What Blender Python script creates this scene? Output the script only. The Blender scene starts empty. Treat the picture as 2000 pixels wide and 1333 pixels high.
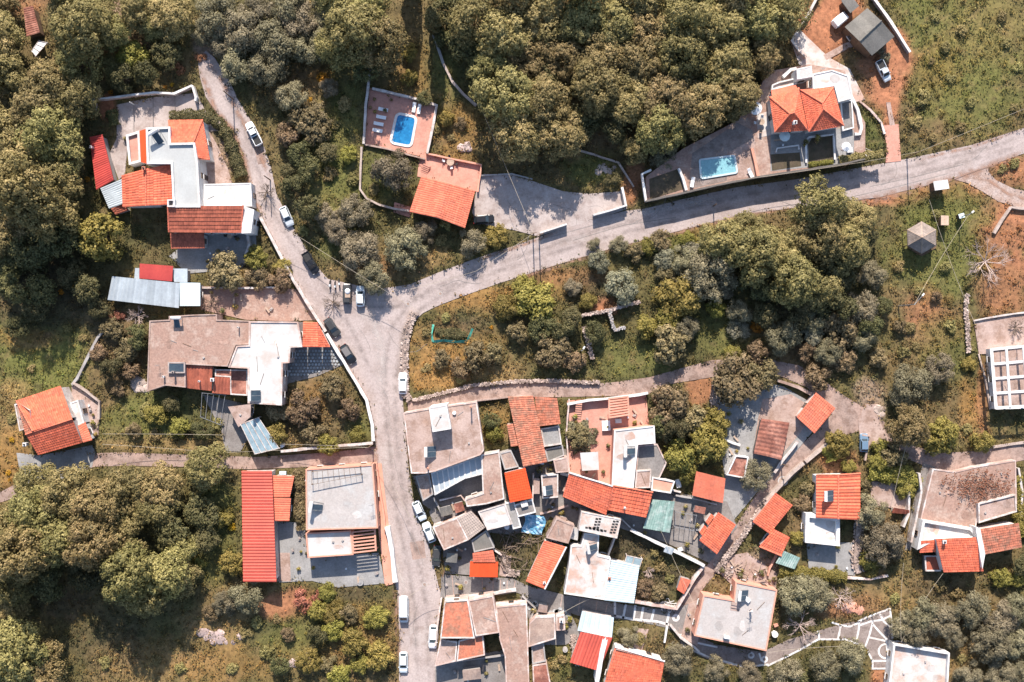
import bpy, bmesh, math, random
import numpy as np
from mathutils import Vector, Matrix

# ---------------------------------------------------------------- camera, sky, sun, exposure
SC = bpy.context.scene
COL = SC.collection
LENS = 38.0
H = 200.0 * LENS / 36.0            # drone height: the ground in view is 200 m wide
cam = bpy.data.cameras.new('camera')
cam.lens = LENS; cam.sensor_width = 36; cam.clip_end = 6000; cam.clip_start = 1
camo = bpy.data.objects.new('camera', cam); COL.objects.link(camo)
camo.location = (0, 0, H); camo.rotation_euler = (0, 0, 0)
SC.camera = camo
SUN_EL = 37.0
W = bpy.data.worlds.new('World'); SC.world = W; W.use_nodes = True
nt = W.node_tree
sky = nt.nodes.new('ShaderNodeTexSky'); sky.sky_type = 'NISHITA'; sky.sun_disc = False
sky.sun_elevation = math.radians(SUN_EL); sky.sun_rotation = math.radians(-2.0)
bg = nt.nodes['Background']; bg.inputs['Strength'].default_value = 0.11
nt.links.new(sky.outputs[0], bg.inputs['Color'])
sl = bpy.data.lights.new('sun', 'SUN'); sl.energy = 4.4; sl.angle = math.radians(0.5); sl.color = (1.0, .90, .80)
so = bpy.data.objects.new('sun', sl); COL.objects.link(so)
e = math.radians(SUN_EL)
so.rotation_euler = Vector((0.035 * math.cos(e), -math.cos(e), -math.sin(e))).to_track_quat('-Z', 'Y').to_euler()
SC.view_settings.view_transform = 'Standard'; SC.view_settings.look = 'None'
SC.view_settings.gamma = 1; SC.view_settings.use_curve_mapping = False
SC.view_settings.exposure = 1.12
SC.render.engine = 'CYCLES'
SC.cycles.max_bounces = 5; SC.cycles.transparent_max_bounces = 4

rnd = random.Random(7)
RNG = np.random.default_rng(11)
ORG = {}
FP = []          # building footprints (world polygon, height)
PAVED = []       # paved polygons

def P(px, py, z=0.0):
    """world point at height z that the photograph shows at (px, py)"""
    k = (H - z) / H * 0.1
    return ((px - 1000) * k, (666.5 - py) * k, z)
def XY(poly, z=0.0): return [P(a, b, z)[:2] for a, b in poly]
def area(p): return 0.5 * sum(p[i][0] * p[(i + 1) % len(p)][1] - p[(i + 1) % len(p)][0] * p[i][1] for i in range(len(p)))
def ccw(p): return list(p) if area(p) > 0 else list(p)[::-1]
def offset(p, d):
    """offset a CCW polygon outward; d a number or one distance per edge"""
    n = len(p); ds = d if isinstance(d, (list, tuple)) else [d] * n
    L = []
    for i in range(n):
        a, b = p[i], p[(i + 1) % n]
        dx, dy = b[0] - a[0], b[1] - a[1]; l = math.hypot(dx, dy) or 1e-6
        nx, ny = dy / l, -dx / l
        L.append((a[0] + nx * ds[i], a[1] + ny * ds[i], dx / l, dy / l))
    out = []
    for i in range(n):
        x1, y1, u1, v1 = L[i - 1]; x2, y2, u2, v2 = L[i]
        cr = u1 * v2 - v1 * u2
        if abs(cr) < 0.05: out.append((x2, y2))
        else:
            t = ((x2 - x1) * v2 - (y2 - y1) * u2) / cr
            out.append((x1 + u1 * t, y1 + v1 * t))
    return out
def rounded(p, r, n=4):
    p = ccw(p); out = []
    for i in range(len(p)):
        a, b, c = Vector(p[i - 1]), Vector(p[i]), Vector(p[(i + 1) % len(p)])
        u = (a - b).normalized() * r; v = (c - b).normalized() * r
        for k in range(n + 1):
            t = k / n; q = (b + u) * (1 - t) ** 2 + b * 2 * t * (1 - t) + (b + v) * t * t
            out.append((q.x, q.y))
    return out
def inside(x, y, poly):
    c = False; j = len(poly) - 1
    for i in range(len(poly)):
        xi, yi = poly[i]; xj, yj = poly[j]
        if (yi > y) != (yj > y) and x < (xj - xi) * (y - yi) / (yj - yi) + xi: c = not c
        j = i
    return c

# ---------------------------------------------------------------- mesh builder
class MB:
    def __init__(s): s.v = []; s.f = []; s.t = []; s.tone = .5
    def add(s, vs, fs):
        o = len(s.v); s.v += [tuple(q) for q in vs]
        for f in fs: s.f.append([i + o for i in f]); s.t.append(s.tone)
        return s
    def quad(s, *p): return s.add(p, [list(range(len(p)))])
    def box(s, c, sz, rz=0, M=None):
        hx, hy, hz = sz[0] / 2, sz[1] / 2, sz[2] / 2
        R = M or Matrix.Rotation(rz, 3, 'Z'); c = Vector(c)
        vs = [c + R @ Vector((x * hx, y * hy, z * hz)) for z in (-1, 1) for x, y in ((-1, -1), (1, -1), (1, 1), (-1, 1))]
        return s.add(vs, [[0, 3, 2, 1], [4, 5, 6, 7], [0, 1, 5, 4], [1, 2, 6, 5], [2, 3, 7, 6], [3, 0, 4, 7]])
    def prism(s, poly, z0, z1, top=True, bottom=False):
        """z1: number or per-vertex list"""
        poly2 = list(poly); n = len(poly2)
        zt = z1 if isinstance(z1, (list, tuple)) else [z1] * n
        zb = z0 if isinstance(z0, (list, tuple)) else [z0] * n
        if area(poly2) < 0: poly2 = poly2[::-1]; zt = list(zt)[::-1]; zb = list(zb)[::-1]
        vs = [(x, y, zb[i]) for i, (x, y) in enumerate(poly2)] + [(x, y, zt[i]) for i, (x, y) in enumerate(poly2)]
        fs = [[i, (i + 1) % n, n + (i + 1) % n, n + i] for i in range(n)]
        if top: fs.append(list(range(n, 2 * n)))
        if bottom: fs.append(list(range(n))[::-1])
        return s.add(vs, fs)
    def ring(s, pin, pout, z0, z1):
        n = len(pin)
        vs = [(x, y, z0) for x, y in pin] + [(x, y, z1) for x, y in pin] + [(x, y, z1) for x, y in pout] + [(x, y, z0) for x, y in pout]
        fs = []
        for i in range(n):
            j = (i + 1) % n
            fs += [[i, n + i, n + j, j], [n + i, 2 * n + i, 2 * n + j, n + j], [2 * n + i, 3 * n + i, 3 * n + j, 2 * n + j]]
        return s.add(vs, fs)
    def tube(s, p, q, r0, r1=None, n=6, cap=True):
        r1 = r0 if r1 is None else r1
        p, q = Vector(p), Vector(q); d = (q - p)
        if d.length < 1e-5: return s
        d.normalize(); a = d.orthogonal().normalized(); b = d.cross(a)
        vs = []
        for c, r in ((p, r0), (q, r1)):
            for i in range(n):
                t = 2 * math.pi * i / n; vs.append(c + (a * math.cos(t) + b * math.sin(t)) * r)
        fs = [[i, (i + 1) % n, n + (i + 1) % n, n + i] for i in range(n)]
        if cap: fs += [list(range(n))[::-1], list(range(n, 2 * n))]
        return s.add(vs, fs)
    def cyl(s, c, r, h, n=12): return s.tube(c, (c[0], c[1], c[2] + h), r, r, n)
    def ball(s, c, r, seg=8, rings=5, sz=1.0):
        vs = []; fs = []
        for j in range(rings + 1):
            a = math.pi * j / rings
            for i in range(seg):
                t = 2 * math.pi * i / seg
                vs.append((c[0] + r * math.sin(a) * math.cos(t), c[1] + r * math.sin(a) * math.sin(t), c[2] + r * sz * math.cos(a)))
        for j in range(rings):
            for i in range(seg):
                k = (i + 1) % seg
                fs.append([j * seg + i, (j + 1) * seg + i, (j + 1) * seg + k, j * seg + k])
        return s.add(vs, fs)
    def strip(s, pts, w, z):
        """flat painted band along a polyline (world xy)"""
        for a, b in zip(pts[:-1], pts[1:]):
            d = Vector((b[0] - a[0], b[1] - a[1])); l = d.length
            if l < 1e-4: continue
            d /= l; nrm = Vector((-d.y, d.x)) * w / 2; e_ = d * w * .35
            A = Vector(a[:2]) - e_; B = Vector(b[:2]) + e_; z += .0006
            s.quad((A.x - nrm.x, A.y - nrm.y, z), (B.x - nrm.x, B.y - nrm.y, z), (B.x + nrm.x, B.y + nrm.y, z), (A.x + nrm.x, A.y + nrm.y, z))
        return s
    def mesh(s, name, mat, org=(0, 0, 0), smooth=False):
        me = bpy.data.meshes.new(name)
        me.from_pydata([(x - org[0], y - org[1], z - org[2]) for x, y, z in s.v], [], s.f)
        at = me.attributes.new('tone', 'FLOAT', 'FACE'); at.data.foreach_set('value', np.array(s.t, dtype=np.float32))
        if mat: me.materials.append(mat)
        if smooth: me.shade_smooth()
        me.update(); return me
    def build(s, name, mat, parent=None, smooth=False, **props):
        org = ORG[parent.name] if parent else (0, 0, 0)
        if not parent and props.get('kind') not in ('structure', 'stuff'):
            xs = np.array(s.v); org = ((xs[:, 0].min() + xs[:, 0].max()) / 2, (xs[:, 1].min() + xs[:, 1].max()) / 2, xs[:, 2].min())
        o = bpy.data.objects.new(name, s.mesh(name, mat, org, smooth)); COL.objects.link(o)
        if parent: o.parent = parent
        else: o.location = org
        ORG[o.name] = org
        for k, v in props.items(): o[k] = v
        return o
def thing(name, label, cat, loc, rz=0, group=None):
    o = bpy.data.objects.new(name, None); COL.objects.link(o); o.location = loc; o.rotation_euler[2] = rz
    o.empty_display_size = .3
    o['label'] = label; o['category'] = cat
    if group: o['group'] = group
    ORG[o.name] = tuple(loc); return o
def copy_tree(root, loc, rz=0, sc=1.0, mats=None):
    r = root.copy(); COL.objects.link(r); r.location = loc; r.rotation_euler = (0, 0, rz); r.scale = (sc, sc, sc)
    ORG[r.name] = tuple(loc)
    for c in list(root.children):
        d = c.copy(); COL.objects.link(d); d.parent = r
        for g in list(c.children):
            h_ = g.copy(); COL.objects.link(h_); h_.parent = d
    return r

# ---------------------------------------------------------------- materials
def mat(name, c1, c2=None, scale=.5, rough=.9, bump=.25, bscale=5.0, tone=.5, fine=.25, metal=0, stain=None, sscale=.35, spec=.3, objvar=0.0, lo=.35, hi=.65):
    m = bpy.data.materials.new(name); m.use_nodes = True
    t = m.node_tree; N = t.nodes; L = t.links
    b = N['Principled BSDF']; b.inputs['Roughness'].default_value = rough; b.inputs['Metallic'].default_value = metal
    b.inputs['Specular IOR Level'].default_value = spec
    geo = N.new('ShaderNodeNewGeometry')
    def noise(sc_, det=4, ro=.6):
        n = N.new('ShaderNodeTexNoise'); n.inputs['Scale'].default_value = sc_; n.inputs['Detail'].default_value = det
        n.inputs['Roughness'].default_value = ro; L.new(geo.outputs['Position'], n.inputs['Vector']); return n
    def mrange(src, a, b_, c, d):
        r = N.new('ShaderNodeMapRange'); L.new(src, r.inputs[0])
        for i, v in enumerate((a, b_, c, d)): r.inputs[i + 1].default_value = v
        return r.outputs[0]
    def mix(f, A, B, mode='MIX'):
        x = N.new('ShaderNodeMix'); x.data_type = 'RGBA'; x.blend_type = mode
        for k, v in ((0, f), (6, A), (7, B)):
            if isinstance(v, (int, float)): x.inputs[k].default_value = v
            elif isinstance(v, tuple): x.inputs[k].default_value = (*v, 1)
            else: L.new(v, x.inputs[k])
        return x.outputs[2]
    c2 = c2 or tuple(v * .72 for v in c1)
    col = mix(mrange(noise(scale).outputs[0], lo, hi, 0, 1), c1, c2)
    if stain: col = mix(mrange(noise(sscale, 6, .7).outputs[0], .47, .62, 0, .85), col, stain)
    def scalev(col, val):
        cc = N.new('ShaderNodeCombineColor')
        for i in range(3): L.new(val, cc.inputs[i])
        return mix(1.0, col, cc.outputs[0], 'MULTIPLY')
    if fine: col = scalev(col, mrange(noise(bscale, 5, .75).outputs[0], .25, .75, 1 - fine * 1.3, 1 + fine * 1.3))
    if tone:
        a = N.new('ShaderNodeAttribute'); a.attribute_name = 'tone'
        col = scalev(col, mrange(a.outputs['Fac'], 0, 1, 1 - tone, 1 + tone))
    if objvar:
        oi = N.new('ShaderNodeObjectInfo')
        col = scalev(col, mrange(oi.outputs['Random'], 0, 1, 1 - objvar, 1 + objvar))
    L.new(col, b.inputs['Base Color'])
    if bump:
        bp = N.new('ShaderNodeBump'); bp.inputs['Strength'].default_value = bump; bp.inputs['Distance'].default_value = .05
        L.new(noise(bscale * 1.7, 4, .7).outputs[0], bp.inputs['Height']); L.new(bp.outputs[0], b.inputs['Normal'])
    return m
def leafmat(name, c1, c2, c3, objvar=.22, trans=.18):
    m = bpy.data.materials.new(name); m.use_nodes = True
    t = m.node_tree; N = t.nodes; L = t.links; b = N['Principled BSDF']
    b.inputs['Roughness'].default_value = .65; b.inputs['Specular IOR Level'].default_value = .25
    a = N.new('ShaderNodeAttribute'); a.attribute_name = 'tone'
    cr = N.new('ShaderNodeValToRGB'); el = cr.color_ramp.elements
    el[0].color = (*c1, 1); el[1].color = (*c3, 1); k = el.new(.5); k.color = (*c2, 1)
    oi = N.new('ShaderNodeObjectInfo')
    hs = N.new('ShaderNodeHueSaturation')
    def mr(src, lo, hi):
        r = N.new('ShaderNodeMapRange'); L.new(src, r.inputs[0]); r.inputs[3].default_value = lo; r.inputs[4].default_value = hi; return r.outputs[0]
    L.new(a.outputs['Fac'], cr.inputs[0]); L.new(cr.outputs[0], hs.inputs['Color'])
    L.new(mr(oi.outputs['Random'], 1 - objvar, 1 + objvar), hs.inputs['Value'])
    mm = N.new('ShaderNodeMath'); mm.operation = 'FRACT'; m2 = N.new('ShaderNodeMath'); m2.operation = 'MULTIPLY'; m2.inputs[1].default_value = 7.31
    L.new(oi.outputs['Random'], m2.inputs[0]); L.new(m2.outputs[0], mm.inputs[0])
    L.new(mr(mm.outputs[0], .482, .522), hs.inputs['Hue'])
    L.new(hs.outputs[0], b.inputs['Base Color'])
    if trans:
        tr = N.new('ShaderNodeBsdfTranslucent'); L.new(hs.outputs[0], tr.inputs[0])
        mx = N.new('ShaderNodeMixShader'); mx.inputs[0].default_value = trans
        L.new(b.outputs[0], mx.inputs[1]); L.new(tr.outputs[0], mx.inputs[2]); L.new(mx.outputs[0], N['Material Output'].inputs[0])
    return m
def colmat(name, fine=.35, bump=.6, bscale=1.6, trans=0):
    """base colour from the mesh's own 'col' attribute (what grows or lies there, and painted shade), with grain"""
    m = mat(name, (1, 1, 1), (.8, .8, .8), scale=.8, bump=bump, bscale=bscale, fine=fine, tone=.35 if trans else 0)
    t = m.node_tree; N = t.nodes; L = t.links; b = N['Principled BSDF']; src = b.inputs['Base Color'].links[0].from_socket
    a = N.new('ShaderNodeAttribute'); a.attribute_name = 'col'
    x = N.new('ShaderNodeMix'); x.data_type = 'RGBA'; x.blend_type = 'MULTIPLY'; x.inputs[0].default_value = 1
    L.new(src, x.inputs[6]); L.new(a.outputs['Color'], x.inputs[7]); L.new(x.outputs[2], b.inputs['Base Color'])
    return m
MT = {}
def defmats():
    T = MT
    T['asphalt'] = mat('pale_asphalt', (.385, .325, .305), (.33, .275, .26), .12, stain=(.29, .235, .215), sscale=.22, bscale=2.6, bump=.2, fine=.22, tone=0)
    T['gravel'] = mat('grey_gravel', (.36, .29, .26), (.29, .20, .16), .5, bscale=3, bump=.6, fine=.4, tone=0)
    T['conc'] = mat('pale_concrete', (.40, .345, .325), (.32, .27, .25), .25, stain=(.26, .205, .185), sscale=.4, bscale=3, fine=.15, tone=.3)
    T['concgrey'] = mat('grey_concrete', (.395, .365, .35), (.31, .275, .255), .3, stain=(.40, .395, .39), sscale=.3, bscale=3, fine=.15, tone=.3)
    T['concbrown'] = mat('reddish_concrete', (.315, .205, .165), (.235, .145, .112), .35, stain=(.39, .295, .25), sscale=.35, bscale=2.5, fine=.25, tone=.3)
    T['concpink'] = mat('pinkish_concrete', (.40, .305, .27), (.31, .22, .185), .3, stain=(.235, .155, .12), sscale=.5, bscale=3, fine=.2, tone=.3)
    T['concwhite'] = mat('whitish_concrete', (.50, .47, .45), (.41, .36, .33), .3, stain=(.42, .27, .21), sscale=.3, bscale=3, fine=.1, tone=.3)
    T['dirtlane'] = mat('brown_lane', (.34, .24, .20), (.25, .19, .165), .3, stain=(.19, .125, .10), sscale=.6, bscale=3, fine=.25, tone=0)
    T['shadepave'] = mat('shade_toned_grey_paving', (.285, .28, .275), (.215, .21, .205), .4, bscale=3, fine=.2, tone=0)  # plain grey, its tone set darker for yards lying in shade
    T['greypave'] = mat('shade_darkened_grey_paving', (.225, .208, .198), (.165, .148, .138), .4, bscale=3, fine=.25, tone=.3)  # dark paving, with the shade of tall walls worked into its colour
    T['pebble'] = mat('round_paving_stone', (.33, .35, .36), (.22, .23, .235), .6, bscale=5, fine=.2, tone=.4)
    T['redpave'] = mat('reddish_paving', (.52, .265, .205), (.43, .21, .16), .5, bscale=3, fine=.15, tone=.2)
    T['soil'] = mat('red_soil', (.34, .15, .085), (.25, .12, .07), .5, bscale=2, bump=.8, fine=.4, tone=.2)
    T['white'] = mat('whitewash', (.64, .64, .635), (.57, .56, .55), .5, stain=(.48, .43, .40), sscale=.7, bscale=4, fine=.06, tone=.15, bump=.1)
    T['whitedirty'] = mat('dirty_whitewash', (.56, .53, .51), (.44, .39, .365), .7, stain=(.32, .24, .20), sscale=.8, bscale=4, fine=.12, tone=.2)
    T['salmonwall'] = mat('salmon_plaster', (.58, .30, .22), (.5, .24, .17), .5, bscale=4, fine=.15, tone=.2)
    T['pinkwall'] = mat('pink_grey_plaster', (.45, .335, .295), (.36, .25, .21), .5, stain=(.62, .58, .56), bscale=4, fine=.2, tone=.2)
    T['greywall'] = mat('grey_plaster', (.36, .34, .33), (.26, .24, .23), .5, bscale=4, fine=.2, tone=.2)
    T['darkwall'] = mat('dark_wall', (.14, .125, .115), (.10, .09, .08), .5, bscale=4, fine=.2, tone=.2)
    T['orange'] = mat('orange_tile', (.64, .15, .078), (.52, .115, .062), .35, stain=(.48, .125, .075), sscale=.55, bscale=2.5, fine=.25, tone=.45, rough=.8)
    T['bright'] = mat('vivid_orange_tile', (.66, .085, .022), (.58, .075, .02), .3, bscale=2.5, fine=.1, tone=.15, rough=.7)
    T['salmon'] = mat('salmon_tile', (.64, .18, .105), (.55, .145, .085), .4, stain=(.46, .14, .09), sscale=.6, bscale=2.5, fine=.2, tone=.3)
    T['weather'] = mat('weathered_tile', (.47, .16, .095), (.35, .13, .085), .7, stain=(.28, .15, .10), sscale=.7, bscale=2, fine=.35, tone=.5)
    T['darktile'] = mat('dark_red_tile', (.34, .10, .06), (.24, .07, .045), .5, bscale=2.5, fine=.25, tone=.45)
    T['rust'] = mat('rusty_sheet', (.25, .095, .065), (.15, .06, .045), .35, stain=(.40, .19, .14), sscale=.4, bscale=2, fine=.35, tone=.2, rough=.8)
    T['redmetal'] = mat('red_metal_sheet', (.50, .07, .055), (.40, .05, .045), .2, bscale=2, fine=.1, tone=.3, rough=.55, spec=.4)
    T['redorange'] = mat('orange_red_metal_sheet', (.55, .095, .062), (.46, .08, .055), .2, bscale=2, fine=.1, tone=.3, rough=.55, spec=.4)  # a red-orange sheet, its own colour
    T['greymetal'] = mat('grey_corrugated_sheet', (.40, .45, .48), (.32, .36, .39), .3, bscale=2, fine=.12, tone=.3, rough=.55, spec=.4)
    T['bluemetal'] = mat('pale_blue_corrugated_sheet', (.50, .59, .62), (.43, .52, .55), .3, bscale=2, fine=.1, tone=.3, rough=.55)
    T['green'] = mat('green_corrugated_sheet', (.23, .34, .30), (.17, .26, .23), .4, stain=(.36, .42, .39), sscale=.6, bscale=2, fine=.2, tone=.3, rough=.6)
    T['gazebo'] = mat('grey_brown_shingle', (.25, .205, .18), (.19, .155, .135), .5, bscale=3, fine=.2, tone=.3)
    T['square'] = mat('brown_grey_lane', (.27, .225, .205), (.205, .165, .15), .4, stain=(.16, .125, .11), sscale=.7, bscale=3, fine=.2, tone=0)
    T['slate'] = mat('dark_grey_shingle', (.165, .155, .14), (.125, .12, .11), .4, bscale=4, fine=.25, tone=.3)
    T['beigeroof'] = mat('beige_shingle', (.38, .31, .27), (.31, .25, .215), .4, bscale=4, fine=.15, tone=.25)
    T['brownroof'] = mat('brown_grey_roof', (.36, .27, .22), (.27, .19, .155), .5, stain=(.22, .17, .15), bscale=3, fine=.25, tone=.2)
    T['roofwhite'] = mat('white_roof_coating', (.50, .505, .50), (.44, .43, .42), .25, stain=(.40, .345, .31), sscale=.22, bscale=3, fine=.06, tone=.1, bump=.1)
    T['roofgrey'] = mat('pale_grey_roof_coating', (.40, .415, .41), (.355, .365, .36), .25, bscale=3, fine=.08, tone=.1)
    T['stone'] = mat('field_stone', (.34, .27, .235), (.22, .165, .14), .6, bscale=4, fine=.3, tone=.6, bump=.5)
    T['palestone'] = mat('pale_stone', (.42, .345, .305), (.31, .245, .21), .6, bscale=4, fine=.3, tone=.5, bump=.5)
    T['rock'] = mat('pale_rock', (.38, .30, .28), (.33, .25, .23), .8, bscale=2, fine=.35, tone=.4, bump=.8)
    T['wood'] = mat('brown_wood', (.16, .10, .065), (.11, .07, .045), 1.0, bscale=6, fine=.3, tone=.3)
    T['palewood'] = mat('pale_wood', (.42, .32, .25), (.33, .24, .18), 1.0, bscale=6, fine=.3, tone=.3)
    T['metal'] = mat('grey_metal', (.35, .35, .35), (.28, .28, .28), 1, rough=.45, metal=.6, tone=.1)
    T['dark'] = mat('dark_paint', (.035, .033, .032), (.025, .025, .025), 1, rough=.5, tone=.1)
    T['glass'] = mat('dark_glass', (.03, .045, .055), (.02, .03, .04), 1, rough=.08, spec=.6, tone=0, fine=0, bump=0)
    T['solar'] = mat('solar_glass', (.05, .075, .095), (.035, .05, .07), 1, rough=.25, spec=.4, tone=0, fine=.1, bump=0)
    T['poly'] = mat('blue_grey_polycarbonate', (.24, .32, .36), (.18, .25, .29), .8, rough=.35, tone=.2)
    T['cloth'] = mat('white_cloth', (.74, .75, .76), (.68, .69, .70), 1, tone=.1, fine=.05)
    T['tarp'] = mat('blue_tarpaulin', (.05, .22, .36), (.16, .36, .52), 1.2, stain=(.5, .62, .72), sscale=.9, rough=.5, fine=.2, tone=.2)
    T['net'] = mat('turquoise_net', (.12, .50, .38), (.08, .36, .28), 2, tone=.2)
    T['bark'] = mat('brown_bark', (.17, .125, .095), (.10, .075, .055), 2, bscale=6, fine=.3, tone=.2)
    T['dead'] = mat('pale_dead_wood', (.46, .36, .32), (.34, .26, .225), 2, bscale=6, fine=.3, tone=.3)
    T['rubber'] = mat('black_rubber', (.025, .025, .025), rough=.8, tone=0)
    T['skin'] = mat('skin', (.55, .32, .22), rough=.6, tone=0, fine=.05)
    T['shirt'] = mat('pale_pink_cloth', (.70, .60, .56), tone=0, fine=.05)
    T['lamp_red'] = mat('red_plastic', (.45, .02, .015), rough=.35, tone=0)
    T['lamp_clear'] = mat('clear_lens', (.7, .7, .68), rough=.15, tone=0)
    T['poolblue'] = mat('deep_blue_pool_water', (.012, .13, .31), (.022, .19, .40), 1.2, rough=.12, tone=0, fine=.2, bscale=3, bump=.15, spec=.5)
    T['poolpale'] = mat('pale_turquoise_pool_water', (.17, .36, .41), (.21, .41, .45), .8, rough=.12, tone=0, fine=.18, bscale=3, bump=.15, spec=.5)
    T['wire'] = mat('pale_cable', (.42, .36, .28), tone=0)
    T['moss'] = mat('dark_garden_bed', (.10, .075, .05), (.06, .05, .03), 1, bscale=2, fine=.4, tone=0, bump=.8)
    for k, c in (('p_white', (.78, .79, .80)), ('p_silver', (.50, .54, .57)), ('p_dark', (.045, .045, .045)), ('p_grey', (.16, .15, .145)), ('p_black', (.015, .015, .017)), ('p_blue', (.12, .19, .27)), ('p_pale', (.60, .66, .69))):
        T[k] = mat(k[2:] + '_car_paint', c, c, rough=.28, spec=.5, tone=0, fine=.04, bump=0)
    T['L_broad'] = leafmat('olive_green_leaves', (0.065, 0.06, 0.021), (0.205, 0.168, 0.064), (0.4, 0.31, 0.135))
    T['L_bright'] = leafmat('yellow_green_leaves', (0.07, 0.064, 0.014), (0.205, 0.172, 0.04), (0.37, 0.29, 0.085))
    T['L_olive'] = leafmat('grey_olive_leaves', (0.08, 0.068, 0.044), (0.195, 0.168, 0.1), (0.335, 0.285, 0.18))
    T['L_silver'] = leafmat('silver_green_leaves', (0.095, 0.094, 0.06), (0.215, 0.205, 0.135), (0.35, 0.325, 0.22))
    T['L_brown'] = leafmat('brownish_leaves', (0.065, 0.05, 0.026), (0.175, 0.13, 0.066), (0.34, 0.24, 0.135))
    T['L_dark'] = leafmat('dark_green_leaves', (0.032, 0.036, 0.016), (0.095, 0.09, 0.036), (0.19, 0.16, 0.068))
    T['L_rust'] = leafmat('rust_coloured_leaves', (.14, .06, .03), (.30, .13, .07), (.42, .21, .13))
    T['L_yellow'] = leafmat('orange_yellow_blossom', (.20, .12, .02), (.55, .26, .02), (.75, .40, .05))
    T['terrain'] = colmat('scrub_ground', .45, .9, 1.3)
    T['undergrowth'] = colmat('scrub_leaves', .1, 0, 2, trans=.2)
defmats()

# ---------------------------------------------------------------- generic builders
_z = [0.03]
def slab(name, poly, m, z=None, base=-.35, label=None, world=False, **kw):
    """a paved area: a thin slab of its own, each a few mm above its neighbours"""
    if z is None: _z[0] += .005; z = _z[0]
    w = poly if world else XY(poly, z)
    PAVED.append(w)
    b = MB().prism(ccw(w), base, z)
    kw.setdefault('kind', 'structure')
    if label: kw['label'] = label
    return b.build(name, MT[m], **kw), z

WIN = {}
def win_mesh(w, h):
    k = (round(w, 1), round(h, 1))
    if k not in WIN:
        w, h = k; fr = MB(); pn = MB(); si = MB()
        for x in (-w / 2 + .05, w / 2 - .05): fr.box((x, .03, h / 2), (.1, .16, h))
        for z in (.05, h - .05): fr.box((0, .03, z), (w - .2, .16, .1))
        fr.box((0, .02, h / 2), (.06, .1, h - .2))
        pn.box((0, .01, h / 2), (w - .19, .04, h - .19))
        si.box((0, .12, -.05), (w + .2, .3, .08))
        WIN[k] = (fr.mesh('window', MT['wood']), pn.mesh('pane', MT['glass']), si.mesh('sill', MT['white']))
    return WIN[k]
def add_window(root, x, y, z, ang, w=1.0, h=1.2, door=False):
    """ang: direction of the outward normal"""
    o = bpy.data.objects.new('door' if door else 'window', win_mesh(w, h)[0]); COL.objects.link(o)
    o.parent = root; g = ORG[root.name]
    o.location = (x - g[0], y - g[1], z - g[2]); o.rotation_euler = (0, 0, ang - math.pi / 2)
    for nm, me in (('pane', win_mesh(w, h)[1]), ('sill', win_mesh(w, h)[2])):
        if door and nm == 'sill': continue
        c = bpy.data.objects.new(nm, me); COL.objects.link(c); c.parent = o
WALLS = []       # (root, CCW polygon, base, top) to be given windows where they show
def flat(poly, h, roof='conc', wall='white', par=.35, parm=None, z0=0, root=None, name='flat_roofed_house', label='', cat='house', pt=.22, win=True, rz=None, fp=True):
    w = ccw(XY(poly, h)); cx = sum(p[0] for p in w) / len(w); cy = sum(p[1] for p in w) / len(w)
    if root is None: root = thing(name, label, cat, (cx, cy, z0))
    if fp: FP.append((w, h, root.name))
    zr = h - par
    b = MB(); b.prism(w, z0 - .2, zr, top=False); b.build('wall', MT[wall], root)
    MB().prism(offset(w, .02 if par else .12), zr - .12, zr + .004).build('roof', MT[roof], root)
    if par: MB().ring(offset(w, -pt), offset(w, .035), zr - .1, h).build('parapet', MT[parm or wall], root)
    if win: WALLS.append((root, w, z0, zr))
    if roof.startswith('conc') or roof == 'roofwhite':
        xs = [p[0] for p in w]; ys = [p[1] for p in w]; A_ = abs(area(w)); n = 0
        for _ in range(60):
            if n >= min(6, A_ / 14): break
            x, y = rnd.uniform(min(xs), max(xs)), rnd.uniform(min(ys), max(ys)); s1, s2, rz_ = rnd.uniform(.5, 1.5), rnd.uniform(.4, 1.2), rnd.uniform(0, 3)
            if not inside(x, y, offset(w, -1.3)): continue
            n += 1; pb = MB(); pb.tone = rnd.choice((.2, .35, .8))
            k = rnd.random()
            if k < .55:
                pg = [(x + s1 * math.cos(t_) * rnd.uniform(.7, 1.1), y + s2 * math.sin(t_) * rnd.uniform(.7, 1.1)) for t_ in [i * .57 for i in range(11)]]
                pb.prism(ccw(pg), zr, zr + .012 + n * .003); pb.build('roof_patch', MT[roof if roof != 'roofwhite' else 'concwhite'], root)
            elif k < .85:
                d_ = Vector((math.cos(rz_), math.sin(rz_))) * s1; pb.tube((x - d_.x, y - d_.y, zr + .05), (x + d_.x, y + d_.y, zr + .06), .04, n=5); pb.build('pipe', MT['metal' if rnd.random() < .5 else 'wood'], root)
            else: pb.box((x, y, zr + .12), (.35, .3, .24), rz_).build('vent_box', MT['greywall'], root)
    return root

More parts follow.
